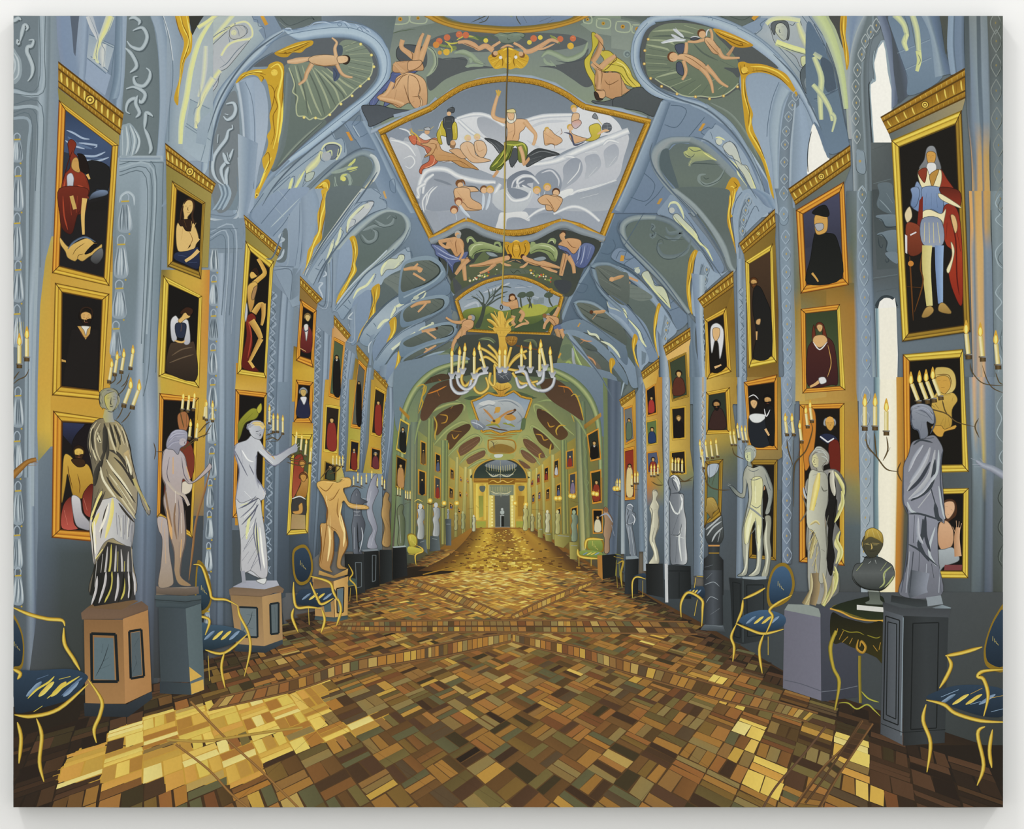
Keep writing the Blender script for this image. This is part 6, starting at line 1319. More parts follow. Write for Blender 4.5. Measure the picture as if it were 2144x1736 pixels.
def lit(x, y, r):
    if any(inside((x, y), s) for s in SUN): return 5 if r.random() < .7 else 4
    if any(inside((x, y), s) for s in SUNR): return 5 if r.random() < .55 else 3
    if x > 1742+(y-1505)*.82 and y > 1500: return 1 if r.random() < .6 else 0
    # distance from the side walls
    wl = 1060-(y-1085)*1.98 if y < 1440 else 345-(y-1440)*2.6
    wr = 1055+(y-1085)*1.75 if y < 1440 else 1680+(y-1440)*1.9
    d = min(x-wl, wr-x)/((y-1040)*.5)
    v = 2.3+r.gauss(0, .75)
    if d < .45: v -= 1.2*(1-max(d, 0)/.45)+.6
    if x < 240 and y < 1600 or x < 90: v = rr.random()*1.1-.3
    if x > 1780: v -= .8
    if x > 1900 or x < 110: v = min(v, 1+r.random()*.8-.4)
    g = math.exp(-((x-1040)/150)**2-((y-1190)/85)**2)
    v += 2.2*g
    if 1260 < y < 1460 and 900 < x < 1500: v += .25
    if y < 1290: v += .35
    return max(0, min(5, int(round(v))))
H, FF, X0 = 1056.0, 760.0, 1060.0
def proj(a, b):
    ca = math.sqrt(.5); u = (a-b)*ca; v = (a+b)*ca
    yy = FF/v; return (X0+u*yy, H+yy)
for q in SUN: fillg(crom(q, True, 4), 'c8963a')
rr = random.Random(3)
cs = .108; tiles = {}
for i in range(-40, 160):
    for j in range(-40, 160):
        a0, b0 = i*cs, j*cs
        if a0+b0 < .8*1.2: continue
        x, y = proj(a0+cs/2, b0+cs/2)
        if not (1150 < y < 1730 and -60 < x < 2200): continue
        wl = 1060-(y-1085)*2.1 if y < 1440 else 315-(y-1440)*2.6
        wr = 1055+(y-1085)*1.8 if y < 1440 else 1694+(y-1440)*2.0
        if x < wl or x > wr: continue
        n = rr.choice([2, 2, 3, 3]); hor = (i+j) % 2 == 0
        if rr.random() < .12: hor = not hor
        for k in range(n):
            g = .0022; t0, t1 = k/n*cs+g, (k+1)/n*cs-g
            if hor: q = [(a0+g, b0+t0), (a0+cs-g, b0+t0), (a0+cs-g, b0+t1), (a0+g, b0+t1)]
            else: q = [(a0+t0, b0+g), (a0+t0, b0+cs-g), (a0+t1, b0+cs-g), (a0+t1, b0+g)]
            pts = [proj(p[0]+rr.uniform(-.003, .003), p[1]+rr.uniform(-.003, .003)) for p in q]
            cx = sum(p[0] for p in pts)/4; cy = sum(p[1] for p in pts)/4
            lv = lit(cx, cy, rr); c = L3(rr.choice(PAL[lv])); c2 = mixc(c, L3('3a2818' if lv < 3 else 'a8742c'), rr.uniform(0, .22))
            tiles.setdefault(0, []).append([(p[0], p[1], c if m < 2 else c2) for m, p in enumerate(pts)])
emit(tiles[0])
M('4a3220',1.6,'86:156 106:169;56:142 96:169;125:144 160:169;150:148 133:169;70:150 48:169')
def band(up, lo, n, lv=(2, 4), edge='5e402a', rows=1, sd=0):
    r = random.Random(sd); A = crom(PT(up), False, 6); B = crom(PT(lo), False, 6)
    def along(P, t):
        t = t*(len(P)-1); k = min(int(t), len(P)-2); return lerp(P[k], P[k+1], t-k)
    poly = A+B[::-1]; fillg(poly, '5a3e28')
    fs = []
    for w in range(rows):
        for k in range(n):
            t0, t1 = (k+.06+.0)/n, (k+.94)/n
            f0, f1 = (w+.12)/rows, (w+.88)/rows
            q = [lerp(along(A, t0), along(B, t0), f0), lerp(along(A, t1), along(B, t1), f0), lerp(along(A, t1), along(B, t1), f1), lerp(along(A, t0), along(B, t0), f1)]
            m = q[0]
            l = max(lit(m[0], m[1], r), r.randint(*lv)) if 350 < m[0] < 1760 else 1
            if l == 5 and not any(inside(m, s) for s in SUN+SUNR): l = 4
            c = L3(r.choice(PAL[l])); fs.append([(p[0], p[1], c) for p in q])
    emit(fs)
    for P in (A, B): S(edge+'-8a6038-'+edge, 4, P, 0, 1)
T(860,1200,3.2388)
band('107:32 65:32 30:32 0,322 -300,326 -48:33','1070,405 66:40 30:40 0,402 -300,395 -520,385',42,(2,3),rows=2,sd=1)
T1()
band('1185,1299 1300,1299 1440,1302','1185,1325 1320,1326 1460,1328',16,(1,2),rows=2,sd=2)
T(860,1200,3.2388)
band('-2:4 30:13 64:29','-6:1 28:10 65:31',1,(3,3),sd=3) if 0 else None
band('-3:3 20:10 420,185 640,285','-5:6 16:14 38:23 59:31',26,(2,4),sd=4)
band('133:2 113:9 90:18 68:29','130:5 112:13 90:23 700,315',22,(2,4),sd=5)
M('c8a448-e0c860',4,'30:13 40:6 52:2;42:18 50:12 56:6;60:24 70:15 76:6') if 0 else None
band('680,405 440,435 20:48 0,520 -43:60 -80:72 -129:84','68:46 44:52 20:57 0,600 -43:68 -80:80 -137:93',44,(2,4),sd=6)
band('69:41 90:45 115:50 1425,580 180:68 215:78 252:88 276:95','690,465 90:52 115:58 1425,665 176:76 210:86 248:95 269:101',46,(2,4),sd=7)
T(430,1200,3.2388)
S('7a5030-a87840-6a4628',5,'-10:87 14:112 38:134 64:160',0); S('7a5030-a87840-6a4628',5,'-20:116 2:133 18:150 33:162',0)
S('98742e-c09a48-987038',6,'-26:113 -2:114 14:112 40:108 660,1045',0)
T(1704,1200,3.2388)
band('33:100 20:118 5:133 -14:159','40:102 28:120 15:140 4:160',18,(1,2),sd=8)
S('5a4030-70503a-4a3426',5,'8:104 -8:124 -26:145 -35:160',0); S('4a3426-64482f-42301f',5,'32:100 18:122 6:140 -6:156',0)
T(1290,1200,3.2388)

T(860,1200,3.2388)
C('2c2218','-1:-4 30:-1 -12:5 -40:15 -43:12')
T(860,800)
V('520,1212 1010,1212;43:133 118:133;30:144 130:144;6:156 148:156','0:6a4822 10:8a6428 22:d0a63c 30:c89a36 36:7c5222 58:80542a 64:cca03a 74:a87830 84:bc8c34 92:7c5226 100:5a3c22','0:4a3220 10:70491f 25:b08430 40:cca23c 50:a87a30 60:b88c34 72:a87a30 85:7c5628 93:5c3e22 100:4a3220')
for i in range(420):
    r = random.Random(i*7); t = r.random()**.8; y = 1225+t*335; hw = 240+t*420; x = 770+r.gauss(0, .42)*hw
    if abs(x-770) > hw: continue
    g = abs(x-760)/hw
    M(r.choice(['e0bc4c','d4aa40','8a5a26','6a4420','b8862e','96642a','e4cc68'] if g < .55 else ['6a4420','8a5a26','583a1e','a8762c']), 1.2+t*1.8, '%d,%d %d,%d' % (x-6-t*12, y+r.uniform(-4, 4), x+6+t*12, y+r.uniform(-5, 5)), 0)
S('5a3a1e-a87830-5a3a1e',3,'640,1445 76:147 900,1475 1080,1465 1260,1445',0); S('5a3a1e-b88830-5a3a1e',3,'10:159 30:154 50:149 64:145',0);S('5a3a1e-b88830-5a3a1e',3,'150:162 130:156 110:150 880,1455',0)
def cornice(q, lint=None, lc='8c7c3c|a08c4a', n=11, dk=0):
    part('gilt_cornice', 'carved gilt cornice crowning a column of pictures')
    O = PT(q)
    if lint: F(lc, lint)
    fs = []
    c = ['5a3c10', '8c5f1a', 'b8862c', '6e4a14', 'a87a26', '7a5218']
    for (t0, t1, a, b) in ((0, .08, 0, 0), (.08, .26, 2, 1), (.26, .32, 0, 0), (.32, .72, 1, 4), (.72, .78, 0, 0), (.78, .94, 4, 1), (.94, 1, 0, 0)):
        fs.append([(*lerp(O[0], O[3], t0), L3(c[a])), (*lerp(O[1], O[2], t0), L3(c[a])), (*lerp(O[1], O[2], t1), L3(c[b])), (*lerp(O[0], O[3], t1), L3(c[b]))])
    emit(fs)
    def P(u, v): return lerp(lerp(O[0], O[1], u), lerp(O[3], O[2], u), v)
    h = math.hypot(O[0][0]-O[3][0], O[0][1]-O[3][1])
    for k in range(n):
        u = (k+.5)/n
        if abs(u-.5) > .09: S('c8a03c-ecd46a-a87a26', h*.09, [P(u, .34), P(u, .5), P(u+.01, .7)])
        S('3c2808', h*.03, [P(u+.4/n, .34), P(u+.4/n, .7)])
    for k in range(int(n*1.6)):
        u = (k+.5)/n/1.6
        S('e8cc70', h*.05, [P(u, .1), P(u, .23)]); S('d8b450', h*.045, [P(u, .81), P(u, .92)])
    m = P(.5, .52); D('5a3c10', h*.2, [m]); D('e0bc50', h*.16, [m]); D('7a5218', h*.1, [m]); D('ecd06a', h*.05, [m])
def pic(label, o, i, k='a', bg='1e1a16', sh='aaaa'):
    part('framed_picture', label)
    F(bg, i); frame(o, i, k, sh)
    sub('sitter')
SK, SD = 'd8a860', '9a6830'
def face(x, y, r, sk='dcae68', hair='2a1a10', look=1, beard=None, ht=1.25):
    C(hair, [(x-r*1.05, y+r*.2), (x-r*.9, y-r*.9), (x, y-r*ht*1.15), (x+r*.95, y-r*.8), (x+r*1.0, y+r*.2), (x, y+r*.4)])
    C(sk, [(x-r*.75, y-r*.5), (x, y-r*.85), (x+r*.75, y-r*.45), (x+r*.7, y+r*.4), (x+r*.15, y+r*1.15), (x-r*.5, y+r*.6)])
    if beard: C(beard, [(x-r*.75, y+r*.3), (x-r*.1, y+r*.35), (x+r*.75, y+r*.2), (x+r*.5, y+r*1.1), (x+r*.1, y+r*1.5), (x-r*.5, y+r*1.0)]); S('b8604a', r*.2, [(x-r*.2, y+r*.68), (x+r*.25, y+r*.68)])
    e = r*.32
    for dx in (-e, e): S('3a2414', max(.7, r*.13), [(x+dx-r*.17+look*r*.05, y-r*.02), (x+dx+r*.17, y-r*.02)]); S('4a3018', max(.6, r*.1), [(x+dx-r*.2, y-r*.22), (x+dx+r*.2, y-r*.26)])
    S('a87440', max(.6, r*.12), [(x+look*r*.05, y), (x+look*r*.12, y+r*.3), (x-r*.05, y+r*.35)])
    if not beard: S('a0503c', max(.6, r*.13), [(x-r*.2, y+r*.66), (x+r*.22, y+r*.64)])
def tiny(label, q, robe='6a2420', k='a', bg='1e1a16', skin='d8a868', m=.13, hair='2a1a10', white=0):
    O = PT(q); cx = sum(p[0] for p in O)/4; cy = sum(p[1] for p in O)/4
    I = [(cx+(p[0]-cx)*(1-m*1.7), cy+(p[1]-cy)*(1-m)) for p in O]
    part('framed_picture', label); fillg(I, bg); frame(O, I, k, lines=0); sub('sitter')
    w = abs(I[1][0]-I[0][0]); h = abs(I[3][1]-I[0][1]); r = w*.2; y = I[0][1]+h*.32
    C(robe, [(cx-w*.38, I[2][1]-h*.04-(I[2][1]-I[3][1])*.5), (cx-w*.34, y+r*2.3), (cx, y+r*.9), (cx+w*.34, y+r*2.4), (cx+w*.4, I[2][1]-h*.03)])
    if white: C('d8d4c8', [(cx-w*.12, y+r*1.1), (cx+w*.14, y+r*1.1), (cx, y+r*2.2)])
    face(cx, y, r, skin, hair); back()
T1()
cornice('122,128 259,236 252,284 122,184','121,184 250,282 249,305 123,209')
pic('tall picture of a red-cloaked warrior standing over a fallen foe','123,209 248,304 229,599 109,572','138,232 234,306 217,580 125,556','a','1e1c1c','aaao')
F('2c4064/3c5480/3a4c74','138,232 234,306 23:35 134,320'); F('2a3448','134,318 231,349 229,400 130,395')
T(0,0)
M('8fa8cc-a8bcd8',4,'550,1075 61:110 68:114 74:115;65:118 80:120 78:122;66:128 78:129 870,1255;70:132 80:133 90:130;54:116 60:120 70:123')
M('54709c',6,'56:113 64:119 76:123;70:130 85:131')
C('1e1e22','73:133 90:138 89:157 80:156 74:164 72:150'); C('7088b0/2a2a30','735,1650 76:160 82:157 885,1575 88:161 76:164'); F('1c1a1c','73:168 884,1640 880,1736 720,1736')
C('7c2a1c/8c3020/5c2018','56:118 59:115 63:119 61:126 64:130 62:138 70:144 74:156 72:164 69:176 50:176 50:160 53:145 58:138 57:126')
C('c89450','60:132 63:130 65:133 66:142 620,1415 59:138'); M('3a2414',1.3,'61:133 64:133;63:142 65:140'); C('1e1410','64:127 70:129 74:142 70:143 66:140 65:130')
C('c8ccd8/a0a8b8','555,1450 59:143 61:147 605,1530 60:160 58:164 56:160 555,1520'); S('c89450','7,5','575,1640 60:172'); M('c04830',3,'64:153 70:156 73:164;62:160 68:164;54:148 52:160 51:170'); M('4a140c',2,'60:124 56:135 52:150;63:157 65:168;70:145 73:154'); S('dcae60','6,4','72:144 74:148')
T(0,400)
C('74281c/4a1812','49:-2 72:-2 70:10 64:20 60:34 56:35 51:30 495,200'); M('a83c28',3,'52:4 53:20 56:32;58:6 59:20;64:4 63:18'); S('dcb064','11,8,5','70:6 685,200 69:36'); S('c8a058','8','59:4 62:15')
C('dcb060/c89c50','495,385 54:44 57:46 62:43 72:39 78:43 80:44 74:50 70:52 80:47 84:44 83:49 74:54 68:58 64:56 62:58 56:55 54:50 50:44'); M('2a3c58-6c84a4',4,'56:48 61:42 70:38 79:42'); M('5a3c14',1.3,'60:53 63:48 70:43;64:56 65:53 69:52;72:52 77:44 80:43'); C('6c7078/3c3c40','77:52 84:47 85:54 80:60 75:57'); C('151214','70:52 76:45 80:44 76:50')
back(); T1()
pic('picture of a bearded man in black with a lace collar','115,592 229,615 215,838 109,828','131,613 213,629 206,817 129,808','a','191614')
face(180,665,14,'d8a462','1a120c',1,'1e140e'); F('1e1a18','15:69 206,690 204,815 131,806'); F('c89850','162,683 190,684 188,700 179,711 170,695'); C('dcd8cc','170,683 188,684 183,690 180,703 176,692'); M('6a3c20',1.2,'164,686 178,708 189,698'); F('c89850','129,752 138,755 138,759 129,757'); back()
pic('picture of a bare-chested bearded man in red and white cloth','111,860 215,876 200,1135 108,1126','131,884 203,887 195,1112 127,1108','o','1a1614','aaoo')
T(0,800)
F('2c3460/1c1c2c','520,335 700,345 64:44 59:52 52:44'); C('1a1416','64:42 76:36 77:70 60:56')
C('d0a040/a87828','53:61 58:61 64:68 72:68 76:76 77:86 70:95 64:96 60:93 56:76 54:86 51:100 515,800'); face(165,949,12,'dcb054','2c1c10',1,'3a2414'); C('3a2414','59:64 69:64 70:69 64:70')
C('5a1814/a04038','70:90 77:85 77:110 70:109 68:98'); C('702820/c05048','52:103 58:95 60:100 61:116 640,1215 510,1205'); C('d0ccd0/9a98a4','595,940 660,965 68:108 74:116 745,1220 690,1215 63:118 60:106'); M('5a3010',1.5,'64:76 66:85 655,920;56:69 57:76 60:88'); M('d87868',2.5,'53:106 56:118;69:96 72:106')
back(); T1()
cornice('346,299 452,384 444,406 348,346','348,345 443,403 436,560 35:56')
pic('picture of a long-haired half-nude woman with hand on breast','360,378 430,424 421,585 351,558','371,398 423,428 416,567 362,546','d','16120f','ddda')
T(0,400)
C('2a1a12','152:10 1560,65 160:9 1605,150 156:22 157:33 148:30 147:24 150:23'); C('dcb470','151:12 1550,75 159:9 159:16 1550,215 156:24 160:27 164:38 162:44 160:48 152:50 147:49 1455,380 1465,270 152:23'); C('2e1c12','147:24 1520,235 160:24 160:32 154:33 151:29 149:29'); S('dcb470','8,7,5','164:39 156:47 159:33 160:27'); M('dcb470',2.4,'158:29 1585,250;1595,290 1600,248;1605,295 1620,262'); C('28345c/1c2444','145:51 153:50 160:48 164:47 164:64 152:60 144:56'); S('dcb470','8,6','164:49 159:54 153:58'); M('4a5c90',2.5,'147:53 154:54;156:59 163:59'); M('8a5c28',1.2,'153:13 1545,130;1565,125 1580,125;1550,175 1570,178;151:31 150:40;156:33 159:40 156:46;152:24 154:30')
back(); T1()
pic('picture of a seated woman in white sleeves with bowed head','342,577 423,620 417,812 332,788','354,596 416,624 408,799 346,781','y','15120f')
T(0,400)
C('46362a/2c221a','140:128 144:125 156:125 161:127 162:156 140:151 137:144'); M('6a5642',2.5,'142:136 150:131 159:129;140:142 150:138 160:135'); C('d8d8dc/b0b0bc','141:108 145:103 148:106 154:106 156:110 157:125 152:126 153:115 146:113 146:123 142:123'); C('28304c','145:110 152:109 154:112 152:121 146:120'); C('dcae68','152:101 156:100 157:104 153:106 149:109 147:107 150:104'); C('3a2014','149:100 154:96 1590,975 159:101 156:103 153:100 150:102'); M('dcae68',4,'1440,1235 150:125 1530,1235'); M('b0784c',1.2,'150:110 1495,1160')
back(); T1()
pic('dark picture half hidden behind the nude youth statue','334,823 416,833 403,1127 328,1083','343,838 409,842 398,1112 336,1074','o','17130f','oaao')
C('a86840','372,870 388,862 396,880 388,905 376,900'); C('7a3024','36:93 40:93 402,1000 345,1050'); C('d8ccb8','382,1010 402,1010 398,1030 380,1035'); back()
cornice('510,449 590,519 582,537 514,476','514,476 582,537 573,562 514,506')
pic('tall picture of a nude youth raising one arm above a red cloth','514,504 573,547 557,792 497,783','525,527 564,562 553,780 506,773','y','17120e')
T(430,400)
S('c89440-dcac58','7,9,10','435,560 47:62 49:68 44:73 37:79'); C('dcac58','37:68 42:64 44:69 40:72 375,720'); C('2c1a10','375,660 42:63 44:67 43:70 40:67'); C('dcac58/b47c3c','35:79 40:75 43:77 41:86 40:94 37:100 35:90'); C('a87c50','40:80 43:79 40:90 38:88'); C('7c241c/5c1814','335,1060 38:101 415,1040 41:109 37:112 39:125 37:140 44:149 32:147 30:140 34:120'); M('a83c30',3,'35:107 38:120 35:138'); S('dcac58-b88440','12,11,8','40:101 45:94 48:94'); S('dcac58-b07c3c','10,8,5','48:93 48:103 465,1110'); S('dcac58-b07c3c','14,13,9','38:107 43:115 46:122'); S('dcac58-b07c3c','11,8,6','46:122 41:132 37:140'); S('dcac58','6','36:140 40:146'); C('c0c4d0','34:92 35:100 335,1080 325,1040')
back(); T1()
pic('dark picture with a stooping figure in yellow behind the marble woman','493,815 559,823 552,1086 487,1084','502,827 553,833 547,1075 495,1074','o','16120f','oaoo')
T(430,800); C('98942e/6c6c24','28:32 38:22 44:24 42:30 33:34 29:45 27:48 27:40'); C('b8ac3c','425,220 460,175 465,230 44:26'); M('4a4a14',1.4,'30:35 39:26;31:40 34:33'); back(); T1()
cornice('628,577 676,626 663,637 628,599','628,598 665,638 660,655 627,630','8a6a34|946c38',7)
pic('picture of a woman in a red robe with folded hands','629,626 663,650 656,770 620,755','635,643 656,656 651,752 629,745','o','17120e')
T(430,400); C('7c2c2c/5a1c1c','80:114 84:111 87:114 885,1200 87:133 79:131'); C('d8d4cc','815,1110 85:111 835,1240 825,1180'); face(644,665,7,'dcb874','8c6c3c'); M('3c4c6c',2,'805,1140 83:116 855,1140'); S('dcb070',5,'785,1300 830,1325'); back(); T1()
pic('picture of a grey-haired man in a dark blue coat','620,795 656,800 653,886 615,884','625,806 649,808 645,873 621,876','o','17120e')
face(635,822,8,'c8a460','8c98a8'); C('24284c','623,845 630,833 644,834 648,872 622,872'); C('d8d8e0','629,832 642,832 637,848 633,842'); back()
pic('tall picture of two crowded figures in red and brown','612,909 654,909 644,1117 600,1121','618,917 648,922 639,1108 609,1109','y','4c5430')
T(430,800); C('8c2c24/a85038','74:62 80:60 81:76 74:94 715,940 73:70'); C('c89450/9c6428','79:76 83:74 85:80 83:95 75:94 79:84'); face(635,1000,8,'c88c44','6a3c20'); face(633,972,7,'c88c44','8a5430'); C('3c3a3c','72:97 78:95 83:98 825,1100 72:109'); C('c8904c','77:102 80:100 80:108 74:109 72:107 77:106'); G('715,1090 825,1100;705,1215 825,1215','a88858 a89060;a88860 b89868'); M('d8d8d0',2.5,'715,965 780,945 83:97'); back(); T1()
cornice('699,659 735,702 727,712 699,680','699,679 727,712 721,720 698,708','c8945c|d8a468',5)
tiny('narrow picture of a man in black before a green curtain','699,705 722,717 711,838 688,830','1a1614','o','4c5c40',white=1)
tiny('oval portrait of a woman in a red shawl','682,846 713,851 706,950 677,946','8c2c28','y','2a2018')
tiny('small dark picture behind the branched candles of the golden nude','680,965 706,975 704,1008 677,1005','3c4430','d')
cornice('747,721 773,752 770,762 746,733','746,732 770,762 766,770 750,754','8c7434|98803c',5)
tiny('tall narrow picture of a figure in black','751,752 767,769 754,899 734,896','17130f','o','5c5c50')
tiny('small picture of a woman in red with a white collar','734,920 753,924 748,988 730,985','7c2820','a','1c1a24',white=1)
cornice('784,773 813,805 810,816 782,786','782,785 810,816 806,822 784,810','b08834|c0943c',5)
tiny('picture of a kneeling woman in red with a halo','785,808 808,820 799,917 776,911','8c2c24','a','2a2418')
tiny('picture of a white-haired saint in red and blue','777,936 798,941 795,985 775,980','6c2c34','o',hair='d8d4c8')
tiny('picture of two men in black with white collars','838,876 858,887 849,952 829,942','1c1e1c','y','4c5c50',white=1)
tiny('picture of a figure in white and dark cloth','830,952 852,962 846,1026 828,1020','b88450','d','1a1612')
F('a8782c','837,851 858,872 856,880 836,858')
part('framed_picture_row','many tiny gilt-framed portraits along both far walls')
rq = random.Random(9); T(860,800)
for (x0,y0,x1,y1) in ((80,490,130,690),(60,730,130,940),(200,590,250,750),(195,785,250,970),(325,715,360,810),(315,870,355,970),(50,1010,110,1200),(185,1020,235,1180),(1280,560,1350,710),(1305,750,1370,930),(1320,1030,1380,1250),(1180,640,1225,780),(1200,840,1240,950),(1200,1040,1240,1120),(1100,700,1140,820),(1115,875,1150,975),(1040,750,1070,840),(1050,900,1075,975),(990,805,1015,860),(1000,920,1025,1000),(405,780,425,830),(462,800,480,840),(400,900,420,960),(455,910,470,950),(390,1040,412,1090),(320,1000,350,1060)):
    s = 12 if x0 < 760 else -12
    F('c89030/a87028','%d,%d %d,%d %d,%d %d,%d'%(x0,y0-s,x1,y0+s,x1,y1,x0,y1-s)); w_ = (x1-x0)*.16
    F(rq.choice(['1c1a18','2a2820','3a4048']),'%d,%d %d,%d %d,%d %d,%d'%(x0+w_,y0+10-s*.5,x1-w_,y0+12+s*.5,x1-w_,y1-14,x0+w_,y1-14-s*.5))
    cx = (x0+x1)/2; h = y1-y0; C(rq.choice(['8c2c24','4c587c','1a1c24','7c6a8c','6a5030','b8b8bc']),'%d,%d %d,%d %d,%d %d,%d'%(cx-w_*1.6,y1-16,cx-w_,y0+h*.5,cx+w_,y0+h*.48,cx+w_*1.6,y1-16)); D('d8a868',max(1.2,w_*.16),'%d,%d'%(cx,y0+h*.38))
T1()
cornice('1843,245 2020,142 2021,206 1861,281','1861,281 2021,206 2014,232 1866,295','5c686c|a09068',10)
pic('largest picture, full-length grey-wigged man in blue doublet and red mantle','1866,294 2013,231 2032,695 1889,716','1883,309 1999,262 2017,680 1903,697','y','1b1814','yddy')
T(1704,0); C('8c9098/6c7078','93:123 965,1205 100:122 102:129 105:140 98:144 87:140 91:132'); C('cf9448','93:127 965,1250 1005,1270 100:133 97:136 94:134'); M('7a4820',1.4,'940,1285 955,1287;975,1285 992,1283;96:133 98:133;968,1290 965,1310'); C('dcdcdc','94:135 100:135 101:140 97:145 93:141')
C('8c2c20/a03828','104:140 110:148 118:160 120:170 111:167 105:160 100:156'); C('e8dcb0','87:140 93:139 96:145 104:140 1055,1470 103:156 95:160 90:157 86:146'); C('b8843c','96:144 103:140 101:147 98:154 96:150'); C('8c3424','86:142 93:139 92:150 90:150'); C('7c98c8/6484b8','85:150 90:156 96:160 103:157 106:164 108:176 90:176 80:170 82:160')
T(1704,400); C('7c98c8/5c7cb0','80:-2 86:-3 87:4 84:13 80:12 81:4'); C('7c98c8/6080b4','90:-3 106:-2 107:12 105:19 97:15 90:18 89:8'); C('7c98c8','106:-1 115:16 1150,195 109:18'); C('5c2018/8c2c20','104:-3 1200,0 120:13 108:6'); C('8c2820/a83420/8c2018','108:12 118:15 122:40 1225,930 115:83 111:65 114:50 109:44 106:30'); M('5c1410',3,'112:20 117:40 118:70 120:86;116:20 121:50;110:26 109:40'); C('e8dcb0','113:42 116:50 112:67 1095,650 114:54'); C('e8dcb0','104:2 120:12 120:14 105:7'); C('e8dcb0','90:17 960,155 105:19 109:15 106:30 105:24 890,225')
F('7c241c','87:8 90:4 895,500 83:50 86:20'); C('8c3c28/6a2c1c','76:28 84:27 89:33 89:50 78:52'); F('d8d4d4','752,360 77:37 77:52 755,510'); N('d8d4d4',3,'795,365 845,340'); C('dcc8a0','75:19 79:13 81:21 77:26'); C('7c8cac/94a0b8','890,235 1045,235 1065,440 90:44'); M('dccc88',4,'915,260 91:42;95:26 955,430;985,260 99:43;102:26 104:43')
S('dccf8c-c8b870','21,18,13','935,450 93:65 955,950'); S('8cb0e0-6c8cc4','19,16,10','1035,450 1035,650 1045,930'); C('b89050/98743c','89:104 92:97 96:95 985,970 985,1000 94:104'); C('b89050/98743c','103:99 104:93 108:93 1135,1000 1110,1015'); C('dcb078','113:20 1165,210 1185,290 117:35 115:30'); M('6a3c18',3,'79:54 80:70 82:107;89:52 88:64 90:76 83:100;77:79 89:80'); D('c87c34',6,'800,600'); M('4c6890',1.6,'93:2 92:12;97:2 97:13;101:2 102:14'); back(); T1()
pic('picture of a bust in a pleated headdress behind branched candles','1890,742 2016,731 2028,988 1893,992','1905,757 2009,750 2014,972 1907,974','y','17140f','yyyo')
T(1704,400); C('c8a858/dcc074','100:148 1040,1455 1120,1465 1165,1520 117:162 112:168 106:170 102:164'); C('cf9a44','101:154 110:153 113:160 110:166 106:168 102:162'); M('6a4418',1.6,'102:157 1045,1565;1065,1570 1095,1565;1050,1625 1080,1622;100:152 111:152 114:160')
T(1704,800); C('d0a850/b88c38','102:8 108:10 115:9 1185,150 114:23 113:37 101:38 97:20'); M('7c5c24',1.6,'107:30 104:37;109:29 108:37;111:29 112:37;114:16 115:12;105:11 1130,105'); C('cf9840','97:37 105:36 108:39 1170,355 1165,385 108:41 106:45 101:44'); back(); T1()
pic('picture of a long-haired woman raising her hand, low on the right wall','1905,1024 2028,1022 2027,1211 1905,1210','1918,1037 2016,1034 2014,1195 1918,1194','y','15120f')
T(1704,800); C('4a2c1c','107:99 1130,965 1175,1000 1175,1100 111:116 113:122 109:120 108:110'); C('dcac88','1075,1000 115:99 116:106 111:113 108:109'); C('d8a884/c89470','104:116 110:115 115:123 114:135 106:139 102:130'); C('a8b4bc/8c949c','100:140 108:138 115:137 120:147 108:152 104:156 101:152'); S('d8a884-b88460','9,12,15','119:120 118:130 119:144'); M('d8a884',3.4,'118:122 1175,1145;1192,1220 120:115;1204,1225 1220,1165;117:125 1145,1195'); F('7c3c40','108:151 1225,1510 1220,1555 1075,1555'); M('5c3424',1.4,'1085,1030 1105,1030;113:105 1145,1060;110:109 1115,1095'); back(); T1()
cornice('1650,395 1780,303 1781,348 1666,430','1664,428 1781,348 1768,384 1666,440','5c6468|6c7468')
pic('picture of a white-bearded man in a black cap and cloak','1666,440 1767,380 1777,597 1676,615','1682,449 1757,404 1764,582 1689,596','o','404458/34364c')
F('46486a/34364c','1682,449 1757,404 176:50 1686,520'); C('17191a/1e2020','1708,484 1730,488 1752,500 1762,582 1690,594 1697,540'); C('cf9a50','1706,452 173:45 1732,480 1722,490 1708,488'); C('a8aab0','1706,470 1722,468 1724,478 1716,484 1710,482'); C('181a1c','1700,446 1712,434 1728,430 1736,446 1732,454 1714,451'); M('3a2410',1.4,'1710,459 1716,459;1722,458 1728,458'); S('cf9a50','5,3','1700,572 1708,582 1713,590'); back()
pic('picture of a seated woman with long auburn hair in a dark red gown','1676,647 1758,637 1770,817 1680,824','1687,657 1752,650 1758,808 1689,813','o','344028/4c5834','oyoo')
C('4c2420/3c1c1e','1696,720 1712,706 1735,708 1748,730 1754,800 1740,806 1692,808 169:74'); face(1716,686,8,'d8a870','6a2c1c'); C('6a2c1c','1704,680 1708,712 1702,718 170:70');C('6a2c1c','1724,680 1732,712 1726,716 1722,700'); C('d8a870','1706,704 1724,702 1732,714 1716,728 1702,716'); M('e0e0e0',2.5,'1702,716 1716,732 1732,716'); S('d8a870','4,6,7','1696,810 1708,804 1720,794'); C('dcdce0','1714,792 1726,790 173:80 1718,804'); M('d09c54',1.6,'1733,722 174:76 1732,790'); back()
pic('tall picture of a balding man in a red robe with white collar','1674,847 1768,844 1768,1185 1673,1177','1684,857 1757,856 1757,1166 1687,1166','o','19140f','oaoo')
C('c8782c','1682,858 1704,858 1708,900 170:96 1684,980'); face(1737,888,12,'d09848','9aa0a8',ht=1.0); F('dca050','1728,880 1732,874 1737,872 1743,874 1746,880 1745,884 1729,884'); C('242c50','1716,918 1726,908 1746,912 1756,926 1754,940'); C('6c2018','1735,930 1757,928 1757,1010 174:99'); U('dcdce0',3,'1717,914 1733,926 1746,918'); back()
cornice('1547,509 1622,437 1624,476 1557,532','1557,530 1624,474 1622,512 1560,548','8c6c2c|7c6028',10)
